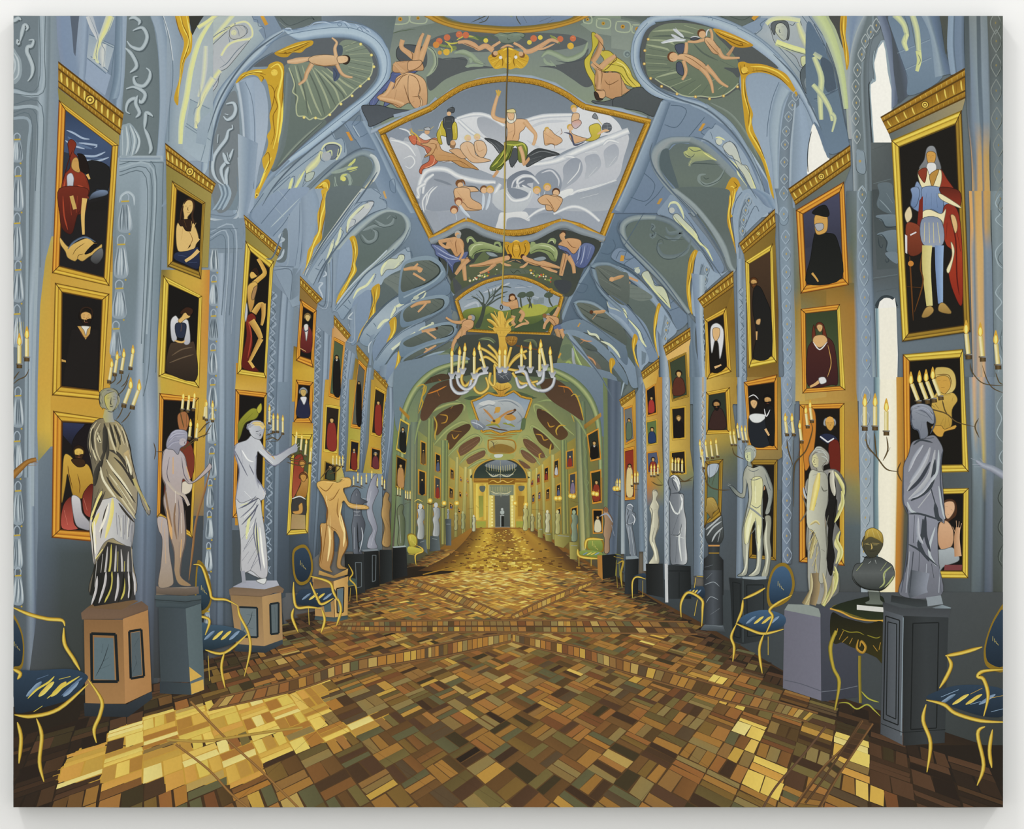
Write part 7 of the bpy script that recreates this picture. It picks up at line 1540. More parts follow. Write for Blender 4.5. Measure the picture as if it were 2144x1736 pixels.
pic('tall narrow picture of a bearded friar in black','1560,547 1617,510 1626,759 1568,771','1569,553 1612,527 1616,745 1574,752','y','4a3424/2a2018')
face(1578,592,8,'cf9c5c','5a3014',-1,'5a3418'); C('1b1b1a/201e1a','1578,606 159:60 1603,625 1614,660 1614,744 1578,750 1584,700 1576,650'); C('cfa068','1584,670 1592,668 159:68 1583,678'); S('cfa068','4,2','1584,694 1584,712'); back()
pic('picture of a woman in a white collar beside a bearded man in black','1557,800 1627,784 1628,942 1569,942','1566,809 1621,801 1621,933 1573,932','o','17130f')
face(1578,845,9,'dcae78','1c1410'); C('1e2430','1567,880 1580,868 1606,882 1612,930 1574,932'); C('dce0e0','1568,872 1580,866 1604,870 1592,884 1576,884'); face(1607,839,9,'cf9c60','120e0c',-1,'1a120c'); C('17171a','1602,858 1620,856 162:93 1608,920'); S('dcdce0',2.4,'1600,856 1604,872 1612,858'); S('dcae78','5,4','1602,898 1610,912'); S('dcdce0',2,'1567,832 1578,827 1588,836'); back()
pic('dark picture behind the marble youth with the tree stump','1569,962 1628,962 1625,1174 1568,1169','1577,974 1620,974 1617,1165 1575,1160','d','1a1712')
D('cf9060',6,'1596,1022'); back()
cornice('1460,626 1535,566 1536,601 1473,646','1473,645 1536,600 1522,644 1476,670','8c6828|7c5c24',9)
pic('picture of a woman in a white veil and black dress','1475,669 1521,642 1531,779 1480,795','1482,675 1514,659 1521,767 1487,781','a','1a1512')
C('17130f','1488,712 1510,712 1520,766 1490,778'); C('d8d8dc','1487,700 1490,682 1502,677 1514,690 1514,720 1507,752 1504,720 1497,712 149:74'); C('dcae78','1493,688 1506,688 1506,704 1499,714 1493,706'); S('dcae78','5,3','1496,770 1510,764'); back()
pic('picture of a dark-bearded man in a beret','1478,821 1528,811 1531,908 1478,910','1484,828 1518,822 1522,900 1482,900','a','2c3428')
C('3a2420','1486,880 1496,858 1512,858 1520,896 1486,898'); face(1500,848,8,'b88450','171310',1,'17130f'); back()
pic('landscape picture behind the dark pedestal bust','1476,966 1514,961 151:108 1474,1105','1482,973 1505,971 1503,1060 148:109','d','56705c')
C('a8b8c8','1482,975 1504,972 150:99 1484,1000'); back()
cornice('1388,724 1445,685 1446,710 1394,745','1394,745 1446,710 144:74 1398,756','dcac60|dcb068',8)
tiny('picture of a white-veiled woman in brown','1398,755 1437,737 1442,831 1407,841','5a2c20','d','3a4430')
tiny('picture of a blonde woman in a black low-cut dress','1404,853 1436,849 1436,920 1407,922','17120f','a',hair='a87838')
tiny('dark picture behind a cluster of lit candles','1403,946 1436,942 1438,993 1404,995','2a2018','a')
cornice('1342,779 1379,750 138:77 1346,795','1345,794 1380,769 1374,803 1352,815','d8b058|c8943c',7)
tiny('picture of a man with a red sash','1352,815 1372,803 1376,867 1355,873','a83030','o')
tiny('small picture of a blue figure by a golden building','1352,882 1376,877 1377,930 1355,934','243c70','a','5c7040')
tiny('small picture of a red and blue figure','1353,947 1377,944 1384,990 1355,992','8c3028','o','4c587c')
cornice('1296,837 1329,815 1330,829 1301,851','130:85 1330,828 1325,848 1305,854','d8a850|c89438',6)
tiny('picture of a dark-haired woman in a green shawl','1305,854 1324,848 1329,922 1309,932','5c6c54','o','6c7070')
tiny('tall picture of a pale figure in red','1306,939 1328,934 1330,1046 1308,1048','d8c088','o','8c2c20')
F('b0843c/8a6428','1222,890 1258,864 1259,872 1224,899')
tiny('picture of a nun in black and white','1228,909 1253,896 1259,962 1236,967','17120f','o','2c3024',white=1)
tiny('picture of a woman in red and green behind candles','1235,987 1259,982 1260,1053 1240,1056','8c3020','o','2a2c1c')
tiny('dark picture behind the small draped statue','1240,1066 1262,1066 1262,1117 1241,1118','d0c8a8','o','17140f')
def candles(s, h, w=3.4, dx=0, holder=1):
    for x, y in PT(s):
        if holder: S('3c2c18-6a5230-3c2c18', w*1.35, [(x-dx*.1, y), (x-dx*.2, y+w*1.2)], 0); S('8c9094-5c4c30', w*1.7, [(x, y), (x, y+w*.3)], 0)
        S('c8b470-eee4b8-dcc880-b89848', w, [(x, y), (x+dx, y-h)], 0)
        fx = x+dx*1.15; fy = y-h-w; C('d8a038', [(fx-w*.5, fy+w*.6), (fx-w*.55, fy-w*.2), (fx, fy-w*2.1), (fx+w*.55, fy-w*.2), (fx+w*.5, fy+w*.6), (fx, fy+w*1.1)]); D('f2e27c', w*.34, [(fx, fy)], w*.95)
def sconce(label, arms, cl, h, w=3.4, dx=0, aw=2.2):
    part('candle_sconce', label)
    M('3a2c1a-6a5430-382a1a', aw, arms)
    sub('candles');
    for s in cl.split(';'): candles(s, h, w, dx)
    back()
T(0,400)
for y in range(4): S(['a0a070','b4a860','c8b058','a8a468'][y],3,'%d,1180 %d,1080'%(130+y*22,150+y*14))
sconce('branched gold sconce with two lit candles at the left canvas edge','105,1600 15:156 21:153 24:147;11:156 13:153 16:149;105,1630 16:160','160,1425;222,1368',38,8.5)
sconce('branched sconce with lit candles behind the head of the draped goddess','100:162 104:158 107:150;96:160 100:156 100:150;90:160 95:156 94:150;96:170 102:164 106:156','905,1560;950,1500;1005,1480;1080,1450',26,6.5,4)
T(0,800); sconce('two lit candles of a sconce right of the draped goddess','96:31 99:27 102:20;100:34 105:29 108:24','1030,175;1100,190',30,8,11)
sconce('branched sconce of seven candles above the nude youth','1290,575 1370,575 146:56;152:38 150:30 149:25;154:37 154:26;156:45 160:30;149:59 158:49 164:46 1736,420;164:42 170:35 1736,330;148:56 156:52 162:48;127:50 1285,570 1275,640','1505,220;1552,228;1598,215;1565,450;1622,460;1690,285',20,5.6,2)
T(430,800)
sconce('branched sconce of candles at the left of the marble woman','-2:46 1:42 5:35;-1:38 2:34','8,300;60,310',25,5)
sconce('branched sconce of candles right of the marble woman\'s head','495,480 560,460 600,480 640,420;500,440 560,420 590,410;490,390 530,390;510,490 600,490','530,330;562,400;598,400;640,415',23,4.5)
sconce('branched sconce of tall candles held before the crowded picture','66:63 72:60 80:60;67:66 78:69 86:67;68:62 76:64 80:60;74:58 70:64 78:66','745,530;788,560;825,600;865,660',22,4.4,2)
sconce('sconce of candles behind the head of the golden nude','95:80 99:75 104:69;99:74 106:70 113:69;102:76 108:74 112:70','1055,680;1085,680;1110,690;1135,690',13,3)
sconce('sconces of candles between the golden nude and the grey satyr','120:87 124:86 130:88;128:86 132:87','1225,850;1260,820;1290,850;1330,830;1375,800;1420,860;1460,850;1480,880',11,3)
sconce('sconces of candles by the green pilaster','156:94 160:94;164:101 169:99','1590,930;1610,935;1655,960;1672,965;1692,965',10,2.6)
T(1704,800)
sconce('branched sconce of four candles behind the hooded grey statue','88:17 96:22 109:26 118:33 133:37;106:15 108:23 110:26;136:30 133:37 1365,460;93:16 100:21;103:22 100:18','860,150;930,140;985,130;1040,110',34,8.5,-13,2.6)
T(1704,400); sconce('branched sconce of three candles at the right canvas edge','129:142 131:150 140:159 157:161;139:144 143:156 148:163 157:167;150:150 153:158 157:160','1275,1345;1392,1365;1520,1430',42,9.5,-4)
T(1704,800); sconce('gilt branch sconce of three candles in front of the tall window','43:40 44:52 52:62 60:72 70:74;50:42 51:54 52:62;60:45 61:56 57:65;72:66 69:74 725,820;43:53 47:58;60:60 63:54','420,360;505,358;598,400',40,9,0,3)
T(1290,800)
sconce('branch sconce of candles between the marble youth and the draped Venus','1465,1030 147:72 150:64 157:56 162:40 161:34;146:69 142:56 141:47;146:64 146:48;150:62 153:51','1410,420;1465,420;1530,480;1580,355;1615,310',24,6,-3,2.6)
sconce('sconce of candles above the head of the marble youth','106:64 98:60 96:54;104:60 101:52;104:56 105:50;108:60 106:50','955,510;985,510;1015,460;1050,480;1078,480',18,4.4,-3)
sconce('gilt arm sconce of candles by the dark column bust','94:89 85:89 76:85 715,700;77:83 77:65;79:85 84:68;75:85 72:78','705,620;722,700;752,620;795,615;838,605',24,4.4,-3,2)
sconce('sconce of candles over the veiled grey statue','47:76 53:82 63:81;50:76 56:82 64:78','465,730;490,735;515,735;545,740',16,4)
sconce('sconces of candles beside the small right pictures','29:82 34:85 39:85;33:78 38:84;13:88 19:89','290,770;315,770;345,760;130,850;155,830;178,830;8,890;30,890',13,3.6)
T(860,800); part('candle_sconce_row','tiny candle sconces glowing along the far walls')
for q in '16:98 275,1000 38:100 86:100 95:101 120:96 123:96 132:94 1345,945 151:92 1535,925 1685,880 1705,880'.split(): D('dcac40',5,q); D('f2e280',2.6,q)
M('5c3c1c',1.8,'13:100 165,1010 195,1000;24:103 270,1035 30:102;355,1040 40:104;47:105 52:104;54:102 56:104;62:103 64:103;86:102 88:103;100:105 110:106;119:99 125:100;132:98 139:100;150:97 158:98;168:92 1736,950')
M('e0c054',1.6,'3:99 6:97 10:99;130:90 131:95;134:89 1345,945;137:90 1365,950;151:89 1515,940;155:89 1550,945;169:82 169:90;172:81 172:90')
def statue(label): part('statue', label)
def ped(label, *polys, lines='', lc='1c2226'):
    part('pedestal', label)
    for i in range(0, len(polys), 2): F(polys[i], polys[i+1])
    if lines:
        for s in lines.split(';'): U(lc, 1.5, s)
T(860,800)
for lb, x, y0, y1, c in (('white far statue with bent arm before the second far left bay',80,1010,1290,'c8ccc8|6c7474'),('pale draped far statue on a dark plinth',208,1000,1270,'c0c4c4|747c80'),('pale urn-like bust on a tall column',308,1050,1130,'b8c0c0|6c7478'),('faint yellow-lit statue near the far left chairs',372,1080,1220,'b8b480|908850'),('faint pale statue at the far left',430,1070,1210,'b0b480|848450'),('small white statue by the end wall',520,1100,1230,'d0d0b0|a09c70'),('white statue at the far right corner',945,1020,1220,'d0c888|98904c'),('dim statue on the far right',1003,1090,1230,'c0b880|8c8450'),('pale statue with raised arms on the far right',1060,1080,1210,'c8c080|908848'),('white statue on a square far plinth',1128,1060,1240,'d8d4b0|a09868'),('yellow-lit draped statue before the right bays',1212,1060,1250,'ccc484|8c8448'),('tall draped statue on a grey plinth by the green sofa',1348,1060,1310,'98a888|4c5c50')):
    statue(lb); h = y1-y0; w = h*.1
    C(c, [(860+(x+a*w)/3.945, 800+(y0+b*h)/3.945) for a, b in ((-.9,.16),(-.5,.13),(.5,.13),(1.2,.18),(1.3,.4),(.8,.5),(1.1,.7),(.9,1),(-.9,1),(-.7,.7),(-1.0,.5),(-.6,.35))])
    D(c.split('|')[0], w*.55/3.945*1.1, '%g,%g'%(x, y0+h*.06), w*.75/3.945*1.1)
    M('5c645c',1, '%g,%g %g,%g;%g,%g %g,%g'%(x, y0+h*.55, x-w*.2, y1-5, x+w*.4, y0+h*.2, x-w*.5, y0+h*.42))
for a in ('62,1300 125,1300 14:142 6:136','16:127 235,1275 245,1390 155,1400','285,1130 335,1130 335,1350 29:135','131:132 1390,1325 1375,1470 1315,1460','105:120 1095,1205 109:129 105:128','1105,1240 1165,1245 1165,1320 1115,1310','1185,1260 132:125 133:130 126:137 119:135'):
    ped('small far pedestal along the wall', '3c4448|5c6a70' if a[1] != '1' and PT(a)[0][0] < 1125 or 'X' in a else 'a89c54|6c6430', a)
    p = PT(a); N('8c989c', 1, [lerp(p[0], p[2], .2), lerp(p[1], p[3], .2)])
T(1290,800)
statue('grey draped statue bowing, right wall'); C('8c98a8|5f6c7c','85,1020 110,1005 14:103 135,1070 16:109 155,1150 13:118 15:130 165,1435 120,1435 105,1320 8:119 75,1100'); M('c8d4dc',2.4,'12:120 15:143;9:104 13:106;8:118 14:116'); M('444e5c',1.4,'10:120 12:140;9:108 12:114')
statue('slender cream nude statue, right wall'); C('e0dcc0|a8a490','30:90 33:89 345,925 33:97 355,1020 345,1080 355,1190 32:130 345,1400 35:150 27:150 31:142 275,1310 285,1200 29:110 275,1040 30:97'); M('8c8878',1.4,'31:106 33:105;32:120 30:130 33:142')
statue('veiled grey and white statue, right wall'); C('6c7480|7c8490|c8ccd0','44:79 480,765 52:80 535,870 515,920 555,930 56:104 58:116 575,1300 585,1490 500,1505 45:149 445,1300 44:100 45:90 43:84'); M('d0d8d8-e0e4e0',3.6,'48:78 51:84 52:90;44:98 48:107 52:108 55:96;54:120 52:130 54:148;57:120 575,1480;46:126 56:129'); M('4a525e',2,'45:92 55:92;52:108 46:126;50:130 49:149;54:94 53:108;46:79 47:84 50:90');
ped('dark pedestals under the right wall statues','8898a4','8:144 165,1435 190,1455 8:147','2c3238|1a1e22','75,1465 185,1460 18:175 7:175','1a1c1e|2c3034','245,1500 385,1500 395,1780 25:175','30363c|1c2024','43:151 615,1520 62:179 43:179','c8ccd0','40:150 425,1500 43:182 405,1820',lines='43:156 615,1560;52:157 52:178;27:156 27:174')
statue('dark bust with golden laurelled head on a swirling marble shaft'); C('b8984c/7c5c2c','75:96 800,955 83:100 84:105 80:108 79:113 76:109 735,1060 745,1010'); M('e0c880-5c4420',2,'76:97 83:100;77:99 83:103;79:101 82:106;76:106 74:107'); C('5c6468/2c3034','87:110 84:114 75:117 735,1220 74:129 77:134 85:134 885,1280 88:118'); M('b0b8bc',3.4,'865,1110 80:117 74:122;87:115 80:120 75:127;88:120 82:126 79:132;86:123 84:132')
ped('black marble column pedestal with gilt rings','24262a|3c4248|1c1e22','76:134 855,1340 85:143 885,1470 885,1760 72:176 725,1460 76:143','c88c50','760,1345 855,1345 853,1358 762,1358','98742c','765,1408 850,1408 850,1418 765,1418'); M('8c98a8',1.4,'73:153 80:151;74:158 80:162 86:160;76:170 83:168 86:164;74:164 80:168')
T(1290,1200,3.2388); F('2c3038|4c5460|24282e','59:-2 72:-2 725,350 60:35'); F('5c6874/3c444c','595,350 725,355 74:40 570,385'); M('98a4b0',1.4,'60:8 66:6 70:9;61:20 64:16 69:18;64:28 70:24;61:4 650,0;60:35 720,362')
T(1290,800)
statue('cream marble nude youth standing beside a tree stump'); C('5c6c70|b8b8a4|8c9490','1085,690 113:71 120:69 1245,740 129:88 128:100 1265,1080 1230,1085 1255,960 1225,850 121:96 1205,1100 120:140 119:156 115:160 109:160 115:154 116:140 115:129 114:114 111:126 1095,1400 1085,1560 106:160 100:160 1055,1540 104:136 1045,1220 107:109 1095,960 108:83 106:95 100:94 94:87 96:86 104:92 105:76')
C('d8d4a0/dcd8a4','112:80 120:79 121:90 1195,1050 1205,1150 119:130 1165,1330 115:115 111:124 109:133 106:133 106:118 110:105 112:93'); C('a8b0a0/8c9890','107:56 1120,545 1145,580 1135,640 1110,665 1125,700 1085,690 1085,655 1065,630 106:59'); F('ccd0a0','1068,585 1110,575 1115,640 110:66 1075,645 1065,620'); M('70807c-b4bcb0-70807c',3.4,'106:57 1080,535 112:53 115:56 115:60;1075,560 1100,545 1135,565 1145,610;113:59 1145,630'); M('4c5450',1.3,'1072,600 1082,600;1095,598 1107,600;1086,602 1082,622 1090,624;1080,638 1096,638'); M('5c6870',1.4,'109:72 113:74 118:72;114:74 1145,900;110:80 114:81 120:79;111:101 116:104 120:101;116:115 115:129;108:58 1085,640;123:76 126:86 128:90;106:96 108:86 107:80'); S('8c9494',4,'109:103 115:107 122:113'); C('b4b49c|8c8c7c','123:111 1270,1105 128:116 127:130 128:142 125:160 120:160 123:148 1215,1300 1235,1180'); M('d8d8c0',3.4,'1245,1150 1235,1300 125:145 123:158;108:130 1075,1500 104:159;118:135 117:152 112:159'); M('a0a8ac',3,'945,850 925,840;950,865 92:85')
ped('dark pedestal under the marble youth','98a8b4','104:161 1240,1605 1240,1635 105:164','2a3036|3c444a','930,1615 124:164 124:176 95:176'); T(1290,1200,3.2388); F('24292e|343c42','77:3 86:5 103:4 103:45 86:48 79:46'); U('4c585e',1.6,'86:5 86:47'); U('141a1e',1.4,'79:6 84:7 84:44 80:43 79:6'); U('141a1e',1.4,'885,80 100:8 100:42 89:43 885,80')
T(1290,800)
statue('silver draped Venus-like nude statue before the tall red picture'); C('8c8c84|b8b4a4|6c6c68','158:80 166:77 1736,760 176:110 176:176 162:176 160:150 157:135 1575,1180 160:105 158:95 156:87')
T(1704,800); C('a8a89c|8c8c88|4c4c48','-2:77 6:74 13:72 19:73 24:79 265,880 24:100 20:108 18:116 22:124 20:133 23:142 19:154 21:164 18:176 -4:176'); C('24221e/1c1a18','13:90 16:96 19:98 18:110 15:130 16:150 14:160 11:150 12:120 135,1050'); C('a8a498/8c8880','0,560 5:53 12:59 12:67 8:69 7:74 0,760 -3:70 -4:62'); M('d8d8d0',3,'0,590 8:60 11:65;2:57 10:58;10:64 8:69'); M('4c504c',1.4,'1:61 6:64 6:69;3:59 11:62;2:56 6:54'); M('dcd498',7,'17:74 22:82 25:88;23:90 235,980 20:106;20:126 18:134 21:140 18:150;16:156 18:164 15:173'); S('d8d0b0-98948c','11,9','14:73 15:85 165,940'); M('c09468',4,'6:86 8:90 11:90;9:110 10:130')
T(1290,800); C('b0ac98|98988c','1625,600 166:58 172:59 1735,650 170:70 1715,750 1665,745 1655,712 1630,695 1618,655'); F('dcd49c|c0b890','1622,610 1650,592 1672,640 1668,700 1645,706 1628,690 1616,655'); M('8c9088-c8ccc0-7c807c',4,'1615,600 1640,565 169:56 174:59;164:56 166:54 1700,545;1660,585 171:58 174:62;169:61 1730,625 175:66;170:65 1735,660'); M('4c4840',1.3,'1625,630 1638,628;1650,632 1664,634;1640,635 163:66 1640,664;163:68 1648,680'); S('d0b45c-dcc878-b8a878','5,12,10','169:74 167:86 162:108'); M('e8dca0-8c7848',6,'158:118 162:115 166:116 165:128;160:122 164:126 160:140;167:118 162:138 160:146;167:128 161:146;166:136 164:156;165:150 167:170'); M('3c342c',2.2,'159:120 164:118 160:132;164:122 159:140;166:124 162:144;166:134 163:160;168:116 169:140 170:170;160:85 164:89;163:62 1650,625;164:68 1650,682'); M('b8c0c4',4,'1545,870 156:94 159:98;156:86 157:92')
ped('lavender grey block pedestal under the draped Venus','9ca8a0','164:176 1640,1761'.replace('1640,1761','165:177 1660,1775')); T(1290,1200,3.2388); S('c8b888-7c6848','10,16','1370,0 133:12 1280,215'); F('8c9894','1165,210 1300,215 1385,245 1385,305 114:25'); F('6c6c80|74748a','114:25 1385,300 1390,865 113:78'); F('4c5060/44485a','1385,240 144:24 144:87 1395,865'); M('54586a',1.5,'1140,725 125:75 139:80',0)
T(1704,1200,3.2388); S('b8b068-dcd890-7c7848','10,14,8','150,0 13:10 6:22'); S('a89068-5c5040','20,14','10,0 1:12 -10,215'); F('484c5c/3c4050','30,235 120,225 29:29 295,840 5:87 45,280'); U('6c7484',1.4,'50,805 18:79 295,765')
part('console_table','dark green console table with gilt carved apron and curved legs'); C('8c7828/5c5420','11:24 20:20 42:15 48:20 48:33 38:32 25:29',2); C('1e2418/2c3420','120,235 210,195 43:15 48:20 47:31 380,315 26:28 18:25'); N('d8a040',3,'108,240 180,262 26:30 36:32 470,322'); C('1e1e14/3a3416','12:27 20:30 36:34 47:34 47:60 42:57 33:53 25:50 19:47 14:48 11:42'); M('d8a040-8c6820',5,'160,375 15:42;20:39 17:45;23:43 19:47;26:44 24:48;30:45 29:51 33:54 35:50 32:46 31:50;40:49 43:53;45:47 44:52'); M('8c8028',2,'19:38 24:40 30:40 34:42;36:42 42:44 45:43'); S('8c7c28-c8a83c-4c4818','7,9,7,8,3','15:39 11:50 13:64 17:74 14:93'); S('6c6020-a88c30','6','31:56 31:70 315,880'); M('8c8c30-c8c048',3,'17:88 23:88 29:92 36:89 41:93 45:97;32:80 37:85 440,875'); S('5c5420',4,'32:80 325,860')
T(1704,800); part('marble_bust','dark bronze bust with golden hair on the console table'); C('3c4244/5c6264/343a3a','43:144 40:149 34:151 315,1600 34:166 40:170 48:172 56:172 62:167 665,1600 65:152 60:148 55:145 50:144'); C('5c5438/3c3c30','395,1340 42:127 48:123 54:126 57:133 55:139 51:144 47:145 43:142'); C('c8a448/8c7434','42:129 43:123 490,1205 56:125 57:133 54:131 50:129 46:128 415,1310'); M('e0cc80',1.8,'45:122 44:128;480,1215 50:128;52:123 55:130;43:134 460,1345;490,1345 525,1345;475,1340 475,1370'); M('1c2020',1.8,'425,1350 460,1355;490,1355 530,1352;46:140 50:140;48:144 48:150'); M('98a060-b8c080',3.4,'64:152 58:158 58:166 54:170;66:160 62:166 58:170;40:150 35:156;60:149 55:156'); M('c8d0d0',2.4,'505,1470 515,1500;47:148 45:150;59:158 585,1620')
T(1704,1200,3.2388); C('4c5450/6c7468','37:12 44:12 45:18 475,200 465,215 355,210 350,195 375,180'); N('98a098',2.4,'365,120 440,125'); F('d8d8d0','290,215 470,232 470,265 290,248')
T(1704,800); statue('hooded grey statue in heavy folded robes standing in profile'); C('7c8090/8c90a4/6c7080','81:50 88:47 93:45 99:44 103:48 1065,560 105:66 108:113 105:115 102:120 103:150 105:176 71:176 77:150 78:110 74:100 74:90 74:70 78:60'); C('9098a8/70788c','80:21 86:18 94:19 985,240 99:34 96:34 93:33 94:44 88:47 86:40 82:38 805,320 81:29'); M('5c6478',2,'84:22 92:25 98:32;86:20 94:23;88:33 93:33;81:31 83:31;89:34 88:40')
M('a0a4b0-b8bcc4',9,'96:54 90:70 77:90;100:56 96:76 86:90 78:97;97:90 86:104'); M('3c4450',9,'100:64 96:86 80:98;100:100 102:112 106:114;96:86 100:100;90:113 90:125 87:135 95:148'); M('b8c4cc',5,'103:56 101:76 90:88;103:86 106:104 108:113;77:99 80:106 86:109;100:120 95:140 101:152'); M('3c4450',4,'78:109 88:109 107:115;78:134 87:139 102:152;87:140 86:176;83:110 82:133;97:150 99:162;88:47 99:46;82:52 88:48 98:50'); M('a8b0c0',6,'79:140 76:174;93:150 92:170;104:154 103:174;86:111 85:132')
ped('tall dark grey octagonal pedestal under the hooded statue','1c2022','102:120 1021,1200 1021,1201'); T(1704,1200,3.2388); F('545a66','44:-2 64:-2 64:15 60:15 58:13 44:15') if 0 else None; S('8c94a8-4c5460',40,'72:-1 70:10 71:15',0); F('8c98a4','760,165 86:15 875,210 770,225'); F('2c3034/3c444a','525,150 765,185 770,225 70:23 520,195'); F('6c7884|8ca0ac','870,215 930,235 91:26 800,235'); F('3c4048/4a5058','465,195 60:24 93:24 915,305 60:29 47:25'); F('484e58|5c6470','47:25 605,290 600,1165 45:109'); F('2c3034|383e44|343a40','605,290 91:30 885,1150 605,1170'); U('8ca0b0',1.6,'605,300 59:110'); U('1a1e22',2.4,'485,290 58:32 57:103 47:99 485,290'); U('1a1e22',2,'50:33 560,345 555,990 49:96 50:33'); U('1c2024',2.4,'67:34 845,335 83:105 655,1060 67:34'); U('20262a',1.6,'455,1020 60:108 89:106')
T(430,800)
for lb,c,s,d in (('grey-green draped statue by the green pilaster','788060|4c5840','159:104 162:101 164:103 163:108 165:115 164:134 159:134 160:120 1585,1100','160:110 1615,1330'),('golden-brown draped statue','c09860|7c5c38','147:96 149:91 152:93 151:97 153:101 152:110 153:134 146:134 148:120 1455,1100 1465,1010','148:112 152:120;149:120 148:133'),('silvery bent nude statue raising an arm','a8acc0|7c8094','134:90 138:79 142:76 141:85 143:90 140:97 138:105 142:120 140:130 142:137 134:137 135:129 138:122 134:112 133:100','137:90 135:100;140:122 137:135'),('dark grey muscular satyr statue','6c7484|3c4250','1215,920 125:88 128:92 1285,960 134:99 130:101 129:108 132:118 129:130 126:134 130:143 123:143 1215,1300 121:118 1225,1080 120:99','125:92 125:94;124:105 1275,1060;124:108 127:108')):
    statue(lb); C(c,s); M('d0d4dc' if 'grey' in lb or 'silv' in lb else '5c4428',1.6,d)
ped('row of black pedestals under the far left statues','1c1e20|2c3034','115:142 131:142 132:174 116:176','22262a|181a1c','131:140 143:139 144:168 132:172','1a1c1e|2c3236','1440,1385 1540,1385 1545,1640 1445,1670','a0b0b4','1545,1360 165:135 1660,1362 1560,1372','141618|26282c','1548,1370 1660,1362 167:160 155:163','788490','1290,1385 1420,1375 1430,1392 131:140',lines='124:149 129:149 129:169 125:170 124:149;138:143 141:143 1405,1640 138:165 138:143',lc='606c74')
ped('tan pedestal with inset blue marble panels under the golden nude','b88850/a07440','885,1610 1065,1650 118:161 117:165 1065,1690 885,1650','987048/a87c4c','89:165 1065,1690 1065,1760 89:176','d8ac6c|c89858','1065,1690 117:165 1175,1760 1065,1760')
T(430,1200,3.2388); F('7c5c3c/b88c58','735,40 870,55 875,300 745,290'); F('dcac68|c09050','870,55 97:2 965,290 880,305'); F('34484c/4c6068','745,290 875,300 965,285 965,310 88:33 740,315'); F('5c7480','895,110 935,100 935,260 900,265'); U('1a2024',2.4,'890,105 940,95 935,265 895,270 890,105'); F('4a6068','80:20 85:20 855,260 810,265')
T(430,800); statue('golden nude youth with arm bent over head beside a trunk'); C('e0b060/c8985c/b0804c','110:83 115:79 120:80 120:86 114:88 116:94 120:100 133:102 134:105 120:104 114:98 112:108 115:122 117:135 113:144 112:151 117:154 109:153 110:140 111:130 106:123 106:140 103:153 105:157 96:154 94:148 96:135 95:118 100:116 101:106 98:96 92:85 960,815 106:82'); M('8c5c28',1.8,'106:83 100:90 94:86;111:88 106:96 102:98;110:96 109:108 113:116;106:123 101:118 109:123;100:106 100:120 96:150;114:90 118:86;110:83 115:81;111:130 109:142;100:98 106:95'); M('f0cc84',3,'113:100 111:112 115:126;103:110 104:130;118:102 1320,1035;100:83 108:83'); F('c89c58/a87c44','940,1555 106:160 118:154 1175,1590 1065,1620 935,1590')
def chair(label, back_, seat, arms, c1='2c4460', c2='1c2c40'):
    part('armchair', label)
    if back_: C('8c6c20', back_);
    if back_:
        p = PT(back_); cx = sum(a for a, b in p)/len(p); cy = sum(b for a, b in p)/len(p); fillg(crom([(cx+(a-cx)*.82, cy+(b-cy)*.84) for a, b in p], True), c1+'/'+c2)
        for k in range(4): S('d8b850-ecd880', 2.6, [(cx+(k-1.5)*3, cy-8+k*5), (cx+(k-1.2)*4, cy+2+k*3)])
    sub('upholstered_seat'); C(c1+'/'+c2, seat)
    q = PT(seat); xs = [a for a, b in q]; ys = [b for a, b in q]; w = max(xs)-min(xs); h = max(ys)-min(ys); cx = min(xs)+w*.5; cy = min(ys)+h*.45
    if w > 35:
        for k, c in enumerate(('88a8cc-4c6c90', 'd8b448-ecd870', 'd8b448-e4c860', '6c8cb4-88a8cc')):
            x = cx+(k-1.5)*w*.17; S(c, h*.09+1, [(x-w*.08, cy+h*.17), (x, cy+h*.05), (x+w*.05, cy-h*.04), (x+w*.13, cy-h*.16)])
    back(); sub('gilt_frame'); M('5c4410-d8a838-ecd060-8c6418', 8.5 if w > 120 else 6 if w > 35 else 3.6, arms); back()
T(430,1200,3.2388)
chair('blue armchair with oval back beside the golden nude','59:-13 62:-18 68:-19 72:-12 73:-2 70:6 64:8 60:2','61:20 64:12 72:11 86:10 89:15 86:19 78:23 69:22','60:6 60:14 62:23 70:23 79:24;60:24 59:30 63:40;790,245 81:32 785,405;71:2 84:6 87:13 90:19;90:17 92:25 890,355;70:24 705,350;71:6 76:17 79:21 87:17')
part('armchair','small gilt chair behind the golden nude pedestal'); C('3c5450','975,40 102:4 102:8 970,85'); M('c8a038',3,'97:-6 1000,0 98:4 102:9 103:20;97:9 102:8;985,100 98:19')
T(430,800)
ped('grey marble plinth and tan pedestal with inset blue panels under the marble woman','9ca0b4|b0b4c4','23:169 33:164 59:164 61:168 480,1715 23:171','6c5444/8c6c50','21:174 22:171 480,1715 610,1685 65:171 64:174')
T(430,1200,3.2388); F('74604c/8c7058','16:11 190,95 40:11 500,85 535,110 40:16 165,150'); F('947450/b08a60','17:15 385,160 40:50 21:49'); F('b89060|a8845c','385,160 515,130 525,450 40:50'); F('3c4a58/2c3844','21:48 400,495 525,450 525,480 41:54 20:53'); F('6c7c84','235,235 345,240 35:43 245,425'); U('1c2830',4,'23:23 352,235 355,435 24:43'); F('5c6c74','445,215 495,205 495,405 45:41'); U('1c2830',4,'44:21 498,200 498,408 445,415 44:21'); M('2c3c44',1.3,'25:40 30:33 32:26;28:28 34:29;27:36 33:38;47:23 48:39')
